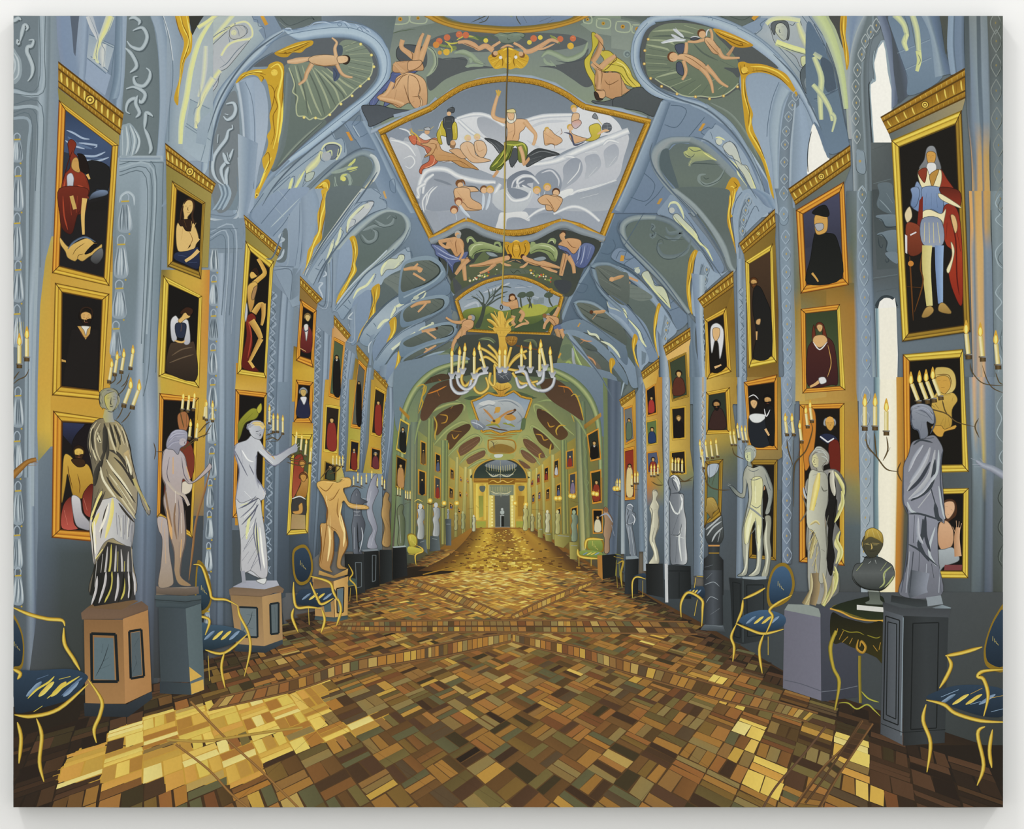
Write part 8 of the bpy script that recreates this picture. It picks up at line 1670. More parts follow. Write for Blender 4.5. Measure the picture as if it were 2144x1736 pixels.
T(430,800); statue('white marble half-draped woman stretching out her arm'); C('b8bcc8|c8ccd4|9ca0b0','40:46 45:48 48:53 56:61 70:54 75:51 76:57 70:60 60:68 56:69 45:59 43:58 42:72 43:80 48:88 50:90 49:96 45:100 47:115 50:130 51:156 47:162 40:160 34:157 29:156 29:130 28:115 25:98 27:85 28:72 24:56 26:51 34:48 38:44'); C('c8ccd4|a8acb8','35:36 40:33 47:33 49:38 46:47 410,465 38:44 36:40'); S('dcb860-e8cc88','7,9','390,335 450,345 485,380'); D('a8acb8',5,'362,362')
C('c8ccd0/bcbcc4','25:98 30:100 44:96 47:110 50:130 515,1580 46:162 38:156 30:156 29:130'); M('70748a',2.2,'27:105 36:100 42:94;29:112 38:104 43:97;33:120 40:110 43:100;30:130 37:120;31:140 40:128;35:150 42:138;42:112 40:125 44:145;46:130 49:150;38:154 44:146;30:148 36:140;36:68 40:76 45:85;24:56 30:68 35:78;43:43 45:44;44:40 455,402'); M('dcdca0',6,'37:109 35:120 34:130;42:118 43:130 44:144;29:102 36:100'); M('d8a858',2.4,'47:54 56:62 57:64;28:80 265,880;48:90 48:94'); C('d8dcdc','42:164 50:162 50:165 48:167'); S('9ca0b0',8,'31:156 32:166',0); M('eceef0',3,'30:56 35:64 40:66;32:90 38:96;44:56 56:67')
T(430,1200,3.2388)
chair('blue armchair between the nude youth and the marble woman','-6:-6 -3:-8 1:-2 4:9 4:20 1:26 -4:28 -7:20','-6:34 4:35 15:36 27:40 24:45 12:50 2:52 -6:51','-8:-6 -2:-4 3:11 5:17 14:18 22:22;22:22 235,290 29:40 305,520 265,700;0,520 13:54 29:41;13:54 11:64 135,780;-8:29 0,300 3:33 0,420;2:56 3:73','3c5c78','1c3040')
T(0,800)
ped('slate blue column pedestal under the nude youth','8c8074/7c6c5c','1295,1700 164:169 164:174 129:176')
T(0,1200,3.2388); F('7c6c60/5c5044','106:9 1260,105 1345,90 135:14 1260,155 106:14'); F('4c5c64/40505a','105:15 1260,155 1365,150 1365,205 126:24 106:23'); F('3c4850|465460','1075,230 126:24 129:74 1090,735'); F('5c7078|546870','126:24 1365,205 1385,700 1290,745'); F('343e48|3c4a54','1085,735 1290,745 1300,825 1085,815'); F('5c6c74','1290,745 1385,700 1385,790 1300,825'); F('d8a850','1285,635 137:70 1290,735'); F('d8a850','1295,750 138:72 1385,790 1300,822'); U('2c363c',1.4,'105:18 1260,195 1365,180')
T(0,800); statue('pale and ochre nude youth holding a staff beside a stump'); S('7c5434-a8784c',4.5,'1736,720 169:90 162:115 159:140 156:164'); C('b8aca8/a08c78','130:112 136:112 139:118 140:140 143:160 142:168 131:169 133:150 134:130 131:122'); M('d0a884',4,'136:120 137:150;134:113 133:125'); C('b8b0b4/b09c90/a0805c','136:56 144:54 152:60 155:72 158:82 164:78 171:70 173:67 175:70 172:74 162:82 156:84 151:80 150:92 152:106 153:130 150:145 149:160 158:168 148:167 144:156 144:140 140:125 138:110 135:98 137:86 134:78 134:64'); C('a0a0b8/8c8ca0','140:44 1450,395 153:40 155:44 153:52 1490,545 147:60 143:56 138:55 1375,500'); D('b8b0b4',8,'1510,495'); M('5c5468',1.5,'142:43 150:42;140:48 149:44;139:53 148:48;140:62 138:76 142:86 150:95 155:102;150:62 152:76 156:83;147:96 148:108 147:130;148:132 148:150'); M('dca870',7,'143:62 143:76;138:100 140:115 142:130;154:70 157:80;150:130 149:145'); S('b0a4a0-c8b8a4','6,7,6','138:82 145:90 152:94 156:102'); M('f0e8d8',3,'145:90 145:110;150:108 150:125')
T(0,1200,3.2388); ped('tan pedestal with inset blue marble panels under the draped goddess','6c5444/7c604c','55:27 590,235 81:25 96:19 1005,225 1005,260 83:31 555,315','74583e','590,235 82:25 94:19 90:18 64:20','8c6440/a8794c','570,315 835,315 850,885 580,885','b88454|b07c4c','835,310 1005,250 103:80 850,885','343e4a/28303a','57:88 86:89 103:80 1035,850 870,975 575,970','5c7480','640,435 77:44 780,725 64:72'); U('1a2228',6,'62:41 785,415 800,735 625,735 620,408'); F('54646e','890,405 950,395 965,690 895,705'); U('1a2228',5,'878,395 960,382 978,700 888,715 878,395'); M('28343c',1.4,'65:70 70:60 74:48;70:60 74:57;68:65 75:62;70:48 69:54;90:68 93:60;91:50 94:44;92:56 93:62')
T(0,800); statue('large draped goddess statue in grey and cream folds at the left'); C('5c564c|a89870|8c847c','86:30 96:32 102:39 107:54 109:64 112:76 115:86 120:98 124:105 123:110 118:102 114:90 113:105 110:116 109:134 110:150 111:176 75:176 78:152 77:140 74:120 76:100 77:80 74:60 72:52 74:39 79:32'); C('9c9874|8c9098','83:8 88:5 95:6 985,110 97:20 93:24 90:24 87:22 83:20 82:13'); C('c8b858|8c94a4','87:11 96:8 97:16 94:23 900,235 87:18'); F('b8ac68|98a0a8','865,225 930,238 935,300 95:33 870,335 85:29')
M('5c5c60',1.4,'88:14 900,135;93:14 955,145;92:15 915,180;905,205 935,205'); M('6c6c68',4,'84:9 85:18;86:7 940,65 975,110;965,120 985,230')
F('c8ac78/7c7468','102:59 106:56 111:74 107:78'); M('3c3830-4c463c',7,'86:34 88:44 89:56 88:66;87:56 84:64 79:76;90:56 98:60 106:72 112:86'); M('e0d8b0-b8a888',4,'80:40 83:50 79:44;89:37 92:48 96:59;93:36 95:47;98:36 96:50;74:45 77:58 80:65;75:38 76:52;92:70 100:83 110:100;90:76 100:90 112:108;103:60 106:76;107:60 109:74;84:66 83:74 88:86 94:95;96:90 105:103 112:113'); M('3a3630',3,'83:40 78:50;91:36 93:44;96:36 97:47;100:40 98:56;76:56 79:68;90:80 88:72;93:74 104:88 112:100;97:85 106:100;82:88 78:100;85:88 77:106')
C('d0c8c0|c8c8c8|9c9ca4','90:96 96:96 105:106 111:115 109:135 106:136 96:131 93:129 86:133 80:144 775,1500 75:130 74:115 80:100'); M('e4d070-ecdc90',8,'84:90 79:104 75:114;93:96 92:110 87:129;82:108 77:120 79:135;85:138 79:146'); M('484038',3,'87:90 82:102 76:112;90:100 86:110 83:129;79:138 77:122;104:108 103:126;108:112 106:128;98:110 100:125'); F('24241f|34322e|4c4c50','89:132 108:136 111:176 74:176 78:152')
M('a8a4a0-d0ccc8',4,'80:148 78:172;85:142 82:170;89:136 87:156 83:174;96:135 95:156 92:174;100:138 101:156 990,1736;106:140 106:160 1070,1736;109:138 110:170'); M('c8b858',4,'92:134 91:152 870,1736;103:148 1020,1736;975,1400 97:160'); S('c8b068-b0a878','8,6,4,2','110:80 114:88 120:99 123:106'); M('b8b080',1.6,'121:103 125:106;120:104 122:111')
T(0,1200,3.2388); F('1c1c1a|3c3a38','74:-1 90:-1 92:18 640,225 62:20 660,0'); M('b0acac-d8d4d0',5,'66:2 65:12 620,215;72:-1 71:8 670,205;800,0 80:10 78:19;87:-1 88:10 87:17;90:-1 915,60 915,150'); M('c8b858',5,'76:-1 75:10 71:20;84:2 84:12 82:18')
part('stone_arm','brown bronze hand reaching in from the left canvas edge'); T(0,800); S('7c5024-b07838-7c5024','15,13,10,9','10:78 16:72 23:66 30:64'); M('a87034',3,'26:65 31:64;26:67 310,665;23:69 300,685')
part('stone_arm','pale stone hand reaching in from the right canvas edge'); T(1704,800); S('7c889c-a8b0c4-70788c','6,12,14,16','134:65 140:69 148:72 158:78'); M('a0a8bc',3,'1295,630 137:66;131:68 138:68;132:70 140:70;137:63 140:66')
T(0,1200,3.2388)
chair('large blue and gold armchair cut by the left canvas edge','6:28 10:29 15:40 165,520 15:64 10:66 6:64','10:68 25:66 48:65 59:69 58:74 48:85 30:91 13:95 10:90','8:23 20:28 32:31 42:32 44:36;435,370 44:48 50:58 545,660;60:72 69:86 68:96 64:106 655,1150;10:96 22:97 40:92 60:75;250,985 285,1100 27:128 300,1415;9:65 14:68 12:72;12:101 145,1120 13:129'); M('d8b83c-e8d058',4,'19:85 25:79 33:74 37:70;32:85 40:79 46:75 54:70;23:94 29:90;40:72 48:70'); M('5c7ca8',4,'25:72 33:69;42:83 52:74 56:71')
T(1290,1200,3.2388)
chair('blue armchair with painted oval back beside the lavender pedestal','104:2 108:-5 114:-7 119:-2 121:8 118:17 111:22 104:23 102:14','83:32 90:27 102:25 114:29 113:36 100:40 87:35','860,175 94:14 101:10;86:18 85:26 815,340;81:34 90:38 100:41 1135,380;815,345 78:43 80:50 79:60;1000,415 97:52 99:68;119:15 110:20 104:25 106:30 101:42;103:43 1030,555','3c6490','1c3450')
chair('blue chair partly behind the black marble column','','46:14 50:11 59:9 59:17','44:30 44:20 49:13 58:18 585,250 58:36;54:3 53:10;545,20 590,25;55:18 53:29')
chair('small blue chair beyond the dark right pedestals','','12:2 190,0 200,25 15:4','11:17 11:6 140,25 20:4;18:5 18:16')
T(1704,1200,3.2388)
chair('large blue and gold armchair cut by the right canvas edge','118:40 124:27 130:23 131:64 118:64 115:54','76:84 86:79 98:76 114:76 129:80 129:96 115:97 98:92 84:87','76:86 88:89 96:95 113:100 130:101;89:56 100:54 114:50;90:56 93:62 90:70 85:78;76:89 74:100 79:115 765,1350;1290,655 1150,665 111:70 115:72 118:83 115:97;116:104 111:109 115:130 1105,1440;121:106 119:120 1205,1320'); M('c89c40',4,'106:82 114:78;118:85 128:83'); M('8cb0d8',4,'86:84 98:79;106:89 113:87;120:94 128:92')
T(860,800)
chair('small yellow-lit chair against the far left wall','-3:127 1:125 5:128 5:135 0,1370','-2:136 6:137 10:139 4:142 -2:141','5:135 9:137 10:140 4:143 45,1510;-2:142 4:143','c8b848','a89838')
chair('green and gold sofa against the right wall','145:137 146:130 152:129 159:131 159:140 150:140','139:140 148:139 158:141 156:145 140:145','138:138 140:144 156:146;139:144 139:152;149:146 149:152;144:138 146:130 159:130','8c9c48','6c7c34')
ped('dark pedestal with an orange side under the small draped figure','1c1e1e','158:143 170:142 169:160 158:163','b07434','154:143 158:143 1585,1640 1545,1590')
statue('small brown draped figure seen from behind'); C('b08c6c|7c6454','159:106 161:103 163:107 167:115 165:127 164:131 164:140 160:141 160:130 159:125 160:115'); D('8c5c3c',5,'1612,1055'); M('98a4b8',3,'156:111 162:109 167:116;166:118 168:127')
part('console_table','small gilt green console table at the right'); M('6c7428-a89c38',4,'169:142 1736,1430;170:147 169:160;172:148 1725,1600'); T(1290,800); M('8c7428-c8a440',4,'-2:144 6:146;1:150 6:148 4:158 5:170;0,1490 1:170')
part('chandelier','far pale chandelier before the end wall lunette'); T(860,800); M('d8d0a0-98946c',2.6,'74:65 74:83;64:75 68:78 74:76;85:75 80:78 74:76;62:73 66:77;87:72 83:77;66:90 70:92 740,915;83:90 79:92 740,915;745,850 745,950')
for k in range(13): S('e8d480-f0e8b0',2,'%d,%d %d,%d'%(630+k*19,745-abs(k-6)*3,628+k*19,695-abs(k-6)*3)); S('e0cc80',1.6,'%d,905 %d,865'%(660+k*14,660+k*14)); S('c8d0d0',2,'%d,%d %d,%d'%(645+k*17,760,680+k*10,785)); S('c8d0c8',1.6,'%d,915 %d,940'%(665+k*13,690+k*9))
part('chandelier','large gilt and silver chandelier of curling arms with lit candles hung from the ceiling')
T(860,0); N('4c4030-6c5c3c',3,'80:39 80:56 79:80 785,1200'); T(860,400); N('7c6428-c8ac58',3,'778,-400 775,200 765,600 752,930'); N('3c3420',1.8,'748,940 738,960 748,980 76:96 748,940')
sub('gilt_stem'); C('dcb04c/c89438','72:100 76:100 78:106 83:114 80:118 78:122 80:130 79:140 80:146 72:146 73:130 72:119 69:116 68:113 72:110'); M('ecc860-a87424',7,'66:101 70:106 73:112;74:99 745,1100;80:100 77:111;63:106 68:109 71:113;85:105 80:108 78:113;64:112 68:114;85:110 80:114;69:99 72:106'); M('6c4810',1.6,'70:115 82:115;69:113 830,1135;73:120 79:120;71:116 71:118;74:116 74:118;77:116 77:118'); C('dcb04c/b87c2c','67:161 72:158 80:158 835,1620 79:166 74:170 71:166'); M('6c4810',1.6,'69:162 74:165 82:162;74:160 74:169;71:160 73:167;78:160 76:167'); C('5c6470/3c4048','705,1500 76:148 83:150 82:157 74:159 71:156'); M('c8ccd0',1.4,'72:151 77:155;74:154 80:151;78:152 81:156')
sub('curling_arm'); G_='6c5420-dcb050-e8c868-8c6420'
for s in ('43:150 42:156 45:161 52:154 56:147 62:146','56:129 64:133 72:140 74:147','64:127 70:133 73:140 745,1470','80:147 85:148 93:150 98:156 103:162','83:129 80:140 79:146','96:132 87:137 80:146','57:140 62:137 70:142 74:148','95:139 92:135 85:140 80:147','52:157 53:164 58:167 64:162 62:154','66:150 65:157 69:160 69:144','84:150 90:158 96:159 105:157','69:143 74:148 78:148'): S(G_,'6,7,5',s)
for s in ('33:155 34:162 39:167 47:165 50:156','38:153 40:160 46:164 52:160 56:152 64:150','119:154 117:161 111:165 104:164 98:159','86:150 94:149 97:156 100:162 106:165','110:147 109:156 104:160','87:154 90:162 96:160'): S('5c6470-b8bcc8-d8dce0-7c808c','6,8,6',s)
sub('candles')
for q in ('340,1510','395,1500','430,1470','525,1510','612,1460','735,1460','780,1460','915,1450','988,1460','1065,1490','1110,1440','1170,1500'):
    x, y = PT(q)[0]; C('8c909c/c8ccd4', [(x-8, y-2), (x+8, y-2), (x+5, y+5), (x+3, y+11), (x-3, y+11), (x-5, y+5)]); dx = {395: 2, 430: 4, 612: -10, 1110: -8, 1170: -4}.get(int(q.split(',')[0]), 0); candles('%s'%q, 36 if int(q.split(',')[0]) not in (735, 780, 915) else 26, 6.2, dx, 0)
back()
def on(label, name='statue'):
    global cur
    cur = next(p for p in parts if p.label and label in p.label and p.name == name)
on('large draped goddess'); T(0,800)
M('6c6454-b0a07c-e0d4b0',5,'80:33 76:40 74:50 75:62;83:34 79:44 80:56 83:65;96:34 100:42 103:52;100:36 104:44 106:54'); M('3c382e',5,'77:38 76:46 77:56;905,340 935,450 96:54;94:35 975,440 995,520;101:40 1035,500'); M('2e2c26-46423a',11,'865,360 87:47 86:60;85:64 80:74 78:86')
M('e4dcbc',4.5,'88:64 93:72 101:82 109:94;83:70 85:80 90:88 96:96;104:61 107:70 1085,770'); M('3a3630',4.5,'94:62 101:69 108:80 111:86;88:78 94:88 101:96;98:100 104:108 111:116;85:92 80:104 76:116;79:96 76:106'); M('f0ead8',5,'90:100 87:112 82:124;78:115 78:130 79:142;100:112 100:128;106:112 105:130'); M('787888',4,'96:108 97:126;102:110 102:130;109:118 108:132')
M('2c2a26',2,'745,420 73:52 76:64;101:35 107:52 109:64 113:80;115:88 120:99;75:115 77:133 78:150;110:116 1085,1360;83:9 82:15 85:23;96:7 985,130 965,210'); M('b8b090-706c60',3,'85:8 835,120 845,160;88:6 930,62 965,90;975,110 985,150 975,190'); M('4a4438',1.8,'878,132 905,130;935,142 958,146;915,150 912,182 925,186;908,206 935,208')
T(0,1200,3.2388); M('24241f',5,'69:1 68:12 64:22;750,0 74:10 690,205;840,0 83:11 80:20;885,0 89:10 88:18')
on('nude youth holding a staff'); T(0,800); M('6c5c54',2,'136:56 134:66 134:78 137:88 135:98 138:113 140:126 144:142 144:156;152:62 155:72;1505,820 150:92;153:106 1535,1300 150:146 149:160'); M('7c7c98-b4b4cc',4,'140:45 144:41 152:41;139:50 144:45 153:44;1380,545 143:50 149:49'); M('8c6c54',4,'137:90 138:100 142:120;145:100 144:115 146:130')
on('white marble half-draped woman'); T(430,800); M('7c809c',2.2,'26:51 24:58 28:72 265,860 25:98;43:80 48:88 50:92;47:53 56:61 70:54;42:72 415,640 43:59;48:64 56:69 62:67;40:33 35:36 345,385 37:40'); M('8c90a4-c4c8d4',5,'42:62 41:76 44:88;29:56 31:68'); M('5c6078',3,'30:104 40:98 44:96;30:118 39:108 44:101;32:138 40:124;42:116 43:135 46:156;37:156 44:140'); M('f4f4ec',4,'32:112 40:104;34:128 40:116;45:120 47:140 49:154'); M('3c3c48',1.5,'415,412 430,406 44:41;418,424 438,426;452,418 462,420;448,425 456,440 446,444'); S('8c6c70',2,'440,454 458,452'); M('8c90a4-c8ccd4',3,'36:35 400,325 460,325;375,370 420,345 48:36'); M('d0b068-e8d094',4,'385,345 430,335 48:35;400,355 450,355 485,385'); M('d8d8e0',2.4,'74:52 745,500;752,530 770,505;755,545 785,525;49:88 50:93;478,885 480,935')
on('golden nude youth'); M('f4d898',4,'100:94 101:106;102:118 103:132 101:148;112:110 115:124 114:136;96:120 96:140'); M('7c4c20',2.4,'112:108 116:122 1175,1340 113:144;95:118 96:136 945,1500;106:124 106:140 1035,1520;98:96 101:106 100:115'); M('c89048-ecc87c',3,'111:80 1150,795 1195,810;110:83 113:84')
on('cream marble nude youth'); T(1290,800); M('eceac0',6,'115:86 115:100;112:108 109:120 108:132;1175,1180 118:130 1175,1400'); M('6c7470',2,'108:70 105:78;115:69 121:70 125:76 129:88 128:100 126:106;115:112 115:120 111:126;121:96 1205,1100 1205,1380 119:156;1095,960 106:111 104:123 1045,1400 1055,1540'); M('8c9490-c4c8bc',3,'107:55 1110,535 1145,560;113:56 115:59 114:63'); M('5c6460',1.6,'108:59 1090,592;1082,640 1095,640')
on('silver draped Venus'); T(1704,800); C('d0d0b8|9c9c90','-4:76 4:74 10:76 12:86 11:100 9:112 10:130 11:148 9:164 4:164 5:140 0,1240 -6:116'); C('1c1a18','12:76 17:80 18:96 16:112 15:130 17:145 13:156 105,1440 13:126 95,1100 12:98'); M('6c6c60',2.4,'6:86 8:90 115,890;-1:77 6:76;2:100 1:103;12:110 10:120 11:132 10:148;6:138 9:140;-10:93 -6:106 -12:116'); S('dcc050-ecdc90-c8b070','5,14,10','4:75 2:86 -2:106'); M('e8e4a0-b0a858',6,'19:78 24:88 235,960;225,900 24:100 20:110 17:116;215,1230 19:130 23:140 20:150;17:152 19:162 16:174'); S('e0dcc8-a8a494',10,'15:73 15:83 17:94')
T(1290,800); M('e8dca0-a08850',5,'160:118 165:115 168:118;160:126 164:122;159:134 165:124;160:142 166:130;162:152 167:140');
T(1704,1200,3.2388); M('dcd0a0-8c7c58',6,'60,0 8:12 5:21;-20,0 -2:11 -6:21;13:2 12:13 8:21')
on('hooded grey statue'); T(1704,800); M('4c5468',3,'81:21 80:30 82:38 86:40 88:47;985,240 100:33 96:43;74:70 735,900 74:100 78:110;1065,560 1045,700 105:90 1085,1130;78:110 77:140 72:174;103:150 105:174'); M('c4c8d4-8c94a8',7,'90:52 83:62 78:74;95:56 88:70 79:83;100:76 90:90 80:96;86:112 86:126 90:134'); M('3c4250',7,'96:66 88:80 78:90;92:110 92:126 96:140;82:140 79:174')
M('565e74',2,'83:22 93:26;85:20 95:24 985,270;84:25 94:29');
on('dark bronze bust','marble_bust'); M('c8a860',2.4,'415,1340 45:133;48:133 540,1335;47:133 48:137 47:138;40:136 40:132'); M('20221e',2,'32:160 345,1650 400,1695 480,1715 560,1712 63:166;40:144 43:145 470,1455;440,1395 520,1395;41:135 43:142')
on('dark grey muscular','statue'); T(430,800); M('c0c8d4',2,'125:100 1255,1100;1225,1040 1285,1040;1225,1070 128:107;123:110 128:110;123:120 123:138;129:120 130:128 1275,1400;130:96 135:97'); M('1c2028',1.8,'1240,915 1246,917;1256,915 1262,917;1255,1160 126:130 127:142')

T(0,800); on('large draped goddess'); M('7c7858-a8a888',3,'838,120 85:8 890,62;845,160 835,190 850,215;90:6 950,72 975,105;98:13 97:19 955,220'); M('4c4c44',1.5,'884,118 904,112;936,120 956,124;920,125 914,172 926,178;905,196 920,202 936,196;885,238 920,248 945,238')
on('pale and ochre'); M('4c4858',1.3,'1505,480 152:48;1530,485 1525,505 1532,510;1518,522 1530,522'); M('b4b4cc',2.2,'141:43 146:40 1520,405;140:47 145:43 1530,425')
on('hooded grey'); T(1704,800); M('a8b0c4-8088a0',3,'810,215 87:19 94:20;820,235 900,225 97:27;86:21 930,225 985,290'); M('3c4254',1.3,'812,300 826,298;806,330 80:35 812,358;812,376 826,374')
on('veiled grey and white'); T(1290,800); M('e4e8e8',2.6,'45:79 480,775 51:80 525,850;47:80 50:83 515,880;53:93 545,990 54:106'); M('3c4450',1.6,'44:86 436,880 446,890;45:92 520,915 550,925;455,1000 49:108;54:117 52:126 45:126')
on('slender cream'); M('f0ecd0',3,'31:108 305,1200;33:98 345,1020;30:132 325,1420 33:148'); M('6c685c',1.4,'305,905 330,895 345,920;296,920 30:93;28:103 30:108 285,1200;355,1060 35:118 315,1300')
on('grey draped statue bowing'); M('d4dce4',2,'9:102 115,1008 14:103;13:109 155,1130 14:118;10:120 115,1420'); M('343c48',1.4,'85,1040 10:106 9:110;11:109 9:117 13:118')
part('painted_vault', 'dark blue contour lines along the vault ribs'); DK = '6c8298-485a6e-6c8298'
T(430,0); M(DK,3.6,'128:91 110:106 88:123 70:139 56:155 47:170;140:124 1300,1225 118:128 100:143 86:157;24:70 12:92 6:116 4:140;340,595 43:51 56:43;142:142 133:156 123:170;640,262 52:34 38:45 24:62 11:84 2:110')
T(430,400); M(DK,3.2,'150:14 135:20 120:33 106:50 96:64 89:78;127:2 112:23 98:42 85:64;169:30 162:44 148:57 132:69 118:88 108:99;106:47 99:62 93:76;140:140 150:126 164:114;126:125 133:110 145:96;64:33 56:54 50:56')
T(1290,0); M(DK,3.6,'20:48 24:62 34:73 52:82 72:89 88:101 104:120 115:139 123:158;30:118 28:128 33:142 48:160 62:175;64:113 76:117 90:129 104:145 116:164;130:45 148:64 162:90 170:108;78:109 80:115')
T(1290,400); M(DK,3.2,'3:24 2:33 13:47 30:64 45:82 58:101;360,195 48:25 64:40 78:58 88:72;-4:60 12:65 26:78 40:97 50:114;50:3 66:20 80:40 90:56;-4:86 10:96 23:113 33:134')
T(860,400); M(DK,3,'30:56 30:68 24:76 6:87;33:87 30:96 14:106 0,1120;40:110 36:120 20:130 0,1400;148:60 150:70 160:84 1736,960;133:92 140:104 154:113 170:126;127:118 140:132 156:152 1680,1736')
on('long-haired half-nude', 'framed_picture'); T(0,400); M('2a1a12-4a2e1c',4,'152:11 1545,72 1585,72 1604,110 160:17;1515,120 150:17 149:24;160:15 159:21 161:28'); M('3a2010',1.3,'1528,126 1542,122;1562,124 1580,122;1555,130 1550,156 1560,158;1545,176 1568,176')
on('bearded man in black with a lace', 'framed_picture'); T1(); M('1a120c-3a2418',3.4,'167,662 170,648 180,643 192,648 194,664'); M('241610',1.3,'171,660 178,658;184,658 191,660'); M('e8c080',1.6,'176,668 177,674')
def paint_material():
    m = bpy.data.materials.new('oil_paint'); m.use_nodes = True
    nt = m.node_tree; b = nt.nodes['Principled BSDF']
    at = nt.nodes.new('ShaderNodeAttribute'); at.attribute_name = 'Col'
    tc = nt.nodes.new('ShaderNodeTexCoord')
    mp = nt.nodes.new('ShaderNodeMapping'); mp.inputs['Scale'].default_value = (260, 120, 200)
    nz = nt.nodes.new('ShaderNodeTexNoise'); nz.inputs['Scale'].default_value = 1.0; nz.inputs['Detail'].default_value = 6
    mr = nt.nodes.new('ShaderNodeMapRange'); mr.inputs[1].default_value = .25; mr.inputs[2].default_value = .75
    mr.inputs[3].default_value = .965; mr.inputs[4].default_value = 1.035
    mx = nt.nodes.new('ShaderNodeVectorMath'); mx.operation = 'SCALE'
    nt.links.new(tc.outputs['Object'], mp.inputs[0]); nt.links.new(mp.outputs[0], nz.inputs['Vector'])
    nt.links.new(nz.outputs[0], mr.inputs[0]); nt.links.new(at.outputs['Color'], mx.inputs[0]); nt.links.new(mr.outputs[0], mx.inputs['Scale'])
    nt.links.new(mx.outputs[0], b.inputs['Base Color'])
    b.inputs['Roughness'].default_value = .7; b.inputs['Specular IOR Level'].default_value = .12
    n2 = nt.nodes.new('ShaderNodeTexNoise'); n2.inputs['Scale'].default_value = 900
    bp = nt.nodes.new('ShaderNodeBump'); bp.inputs['Strength'].default_value = .08; bp.inputs['Distance'].default_value = .0005
    nt.links.new(tc.outputs['Object'], n2.inputs['Vector']); nt.links.new(n2.outputs[0], bp.inputs['Height']); nt.links.new(bp.outputs[0], b.inputs['Normal'])
    return m
def flat_material(name, h, rough=.8, scale=40, amp=.02):
    m = bpy.data.materials.new(name); m.use_nodes = True
    nt = m.node_tree; b = nt.nodes['Principled BSDF']; c = L3(h)
    nz = nt.nodes.new('ShaderNodeTexNoise'); nz.inputs['Scale'].default_value = scale; nz.inputs['Detail'].default_value = 5
    cr = nt.nodes.new('ShaderNodeValToRGB')
    cr.color_ramp.elements[0].color = (*[v*(1-amp) for v in c], 1); cr.color_ramp.elements[1].color = (*[min(1, v*(1+amp)) for v in c], 1)
    tc = nt.nodes.new('ShaderNodeTexCoord')
    nt.links.new(tc.outputs['Object'], nz.inputs['Vector']); nt.links.new(nz.outputs[0], cr.inputs[0]); nt.links.new(cr.outputs[0], b.inputs['Base Color'])
    b.inputs['Roughness'].default_value = rough; b.inputs['Specular IOR Level'].default_value = .1
    bp = nt.nodes.new('ShaderNodeBump'); bp.inputs['Strength'].default_value = .15; bp.inputs['Distance'].default_value = .001
    nt.links.new(nz.outputs[0], bp.inputs['Height']); nt.links.new(bp.outputs[0], b.inputs['Normal'])
    return m
MP = paint_material()
root = bpy.data.objects.new('canvas_painting', None); coll.objects.link(root)
root.location = (0, 0.032, ZC)
root['label'] = 'wide unframed canvas painting of a gilded statue gallery, hung on the white wall'
root['category'] = 'painting'
bpy.context.view_layer.update()
def bare(n): return n
for P_ in parts:
    if not P_.v: continue
    me = bpy.data.meshes.new(P_.name)
    me.from_pydata(P_.v, [], P_.f)
    ca = me.color_attributes.new('Col', 'FLOAT_COLOR', 'POINT')
    flat = []
    for c in P_.c: flat += [c[0], c[1], c[2], 1.0]
    ca.data.foreach_set('color', flat)
    me.materials.append(MP)
    o = bpy.data.objects.new(P_.name, me); coll.objects.link(o)
    P_.obj = o
for P_ in parts:
    if P_.obj is None: continue
    o = P_.obj
    if P_.parent is not None and P_.parent.obj is not None:
        o.parent = P_.parent.obj
    else:
        o.parent = root; o.location = (0, -0.032, -ZC)
    if P_.label: o['label'] = P_.label
def canvas_body():
    x0, x1, z0, z1 = (28-1072)*PX, (2100-1072)*PX, (868-1690.8)*PX+ZC, (868-33)*PX+ZC
    def outline(inset):
        pts = []
        n = 90
        def wob(t, s): return (math.sin(t*37+s)+math.sin(t*91+2*s))*.00022
        for i in range(n): t = i/n; pts.append((x0+inset+(x1-x0-2*inset)*t, z1-inset+wob(t, 1)*(inset < .002)))
        for i in range(n): t = i/n; pts.append((x1-inset+wob(t, 2)*(inset < .002), z1-inset-(z1-z0-2*inset)*t))
        for i in range(n): t = i/n; pts.append((x1-inset-(x1-x0-2*inset)*t, z0+inset+wob(t, 3)*(inset < .002)))
        for i in range(n): t = i/n; pts.append((x0+inset+wob(t, 4)*(inset < .002), z0+inset+(z1-z0-2*inset)*t))
        return pts
    rings = [(outline(.0006), 0.0), (outline(0), .0012), (outline(0), .0305), (outline(.002), .0319)]
    v, f = [], []
    for pts, y in rings:
        v += [(p[0], y, p[1]) for p in pts]
    n = len(rings[0][0])
    for r in range(len(rings)-1):
        for i in range(n):
            j = (i+1) % n
            f.append((r*n+i, r*n+j, (r+1)*n+j, (r+1)*n+i))
    f.append(tuple(range(n-1, -1, -1))); f.append(tuple(range((len(rings)-1)*n, len(rings)*n)))
    me = bpy.data.meshes.new('canvas'); me.from_pydata(v, [], f)
    me.materials.append(flat_material('painted_canvas_edge', '5f6a6c', .8, 30, .25))
    o = bpy.data.objects.new('canvas', me); coll.objects.link(o); o.parent = root; o.location = (0, -0.032, -ZC)
    o['label'] = 'stretched canvas with dark painted edges'
canvas_body()
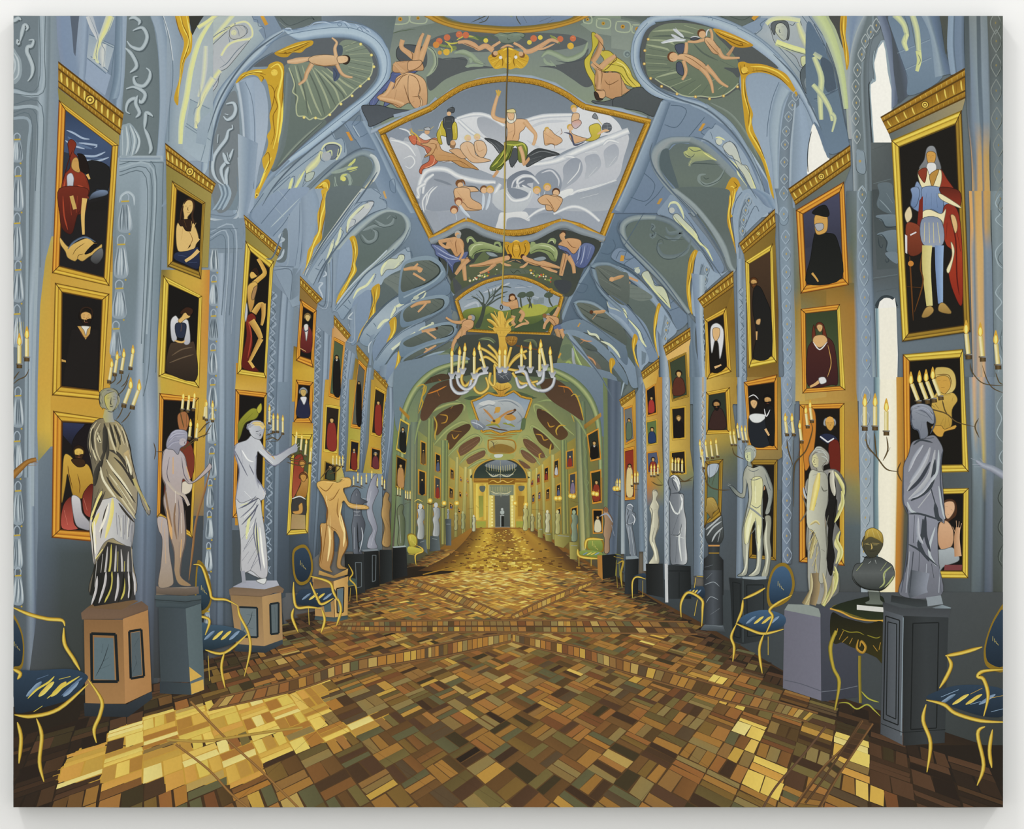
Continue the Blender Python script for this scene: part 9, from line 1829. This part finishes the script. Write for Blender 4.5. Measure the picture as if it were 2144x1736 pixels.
def box(name, x0, x1, y0, y1, z0, z1, mat, kind='structure'):
    v = [(x, y, z) for x in (x0, x1) for y in (y0, y1) for z in (z0, z1)]
    f = [(0, 1, 3, 2), (4, 6, 7, 5), (0, 4, 5, 1), (2, 3, 7, 6), (0, 2, 6, 4), (1, 5, 7, 3)]
    me = bpy.data.meshes.new(name); me.from_pydata(v, [], f); me.materials.append(mat)
    o = bpy.data.objects.new(name, me); coll.objects.link(o); o['kind'] = kind
    return o
white = flat_material('white_gallery_plaster', 'fbfbf9', .85, 25, .006)
box('wall_back', -4, 4, .032, .2, 0, 3.6, white)
box('floor', -4, 4, -6, .2, -.1, 0, flat_material('pale_concrete', 'b9b7b2', .6, 6, .06))
w = bpy.data.worlds.new('World'); bpy.context.scene.world = w; w.use_nodes = True
w.node_tree.nodes['Background'].inputs[0].default_value = (1.0, 1.0, 1.0, 1); w.node_tree.nodes['Background'].inputs[1].default_value = .89
def area(name, loc, target, sx, sy, power, col=(1, 1, 1)):
    d = bpy.data.lights.new(name, 'AREA'); d.shape = 'RECTANGLE'; d.size = sx; d.size_y = sy; d.energy = power; d.color = col
    o = bpy.data.objects.new(name, d); coll.objects.link(o); o.location = loc
    o.rotation_euler = (Vector(target)-Vector(loc)).to_track_quat('-Z', 'Y').to_euler()
area('ceiling_light_strip', (-2.4, -3.4, 6.6), (0, 0, 1.5), .9, .4, LA*.8, (1, .99, .97))
area('ceiling_light_strip', (4.2, -3.4, 6.4), (0, 0, 1.5), .3, .25, LA*.8, (1, .99, .97))
cam = bpy.data.cameras.new('camera'); co = bpy.data.objects.new('camera', cam); coll.objects.link(co)
DC = 4.0
co.location = (0, -DC, ZC); co.rotation_euler = (math.pi/2, 0, 0)
cam.sensor_width = 36; cam.sensor_fit = 'HORIZONTAL'; cam.lens = 36*DC/(2144*PX)
cam.clip_start = .1; cam.clip_end = 50
sc = bpy.context.scene; sc.camera = co
sc.view_settings.view_transform = 'Standard'; sc.view_settings.look = 'None'; sc.view_settings.exposure = EXPO; sc.view_settings.gamma = 1
sc.view_settings.use_curve_mapping = False
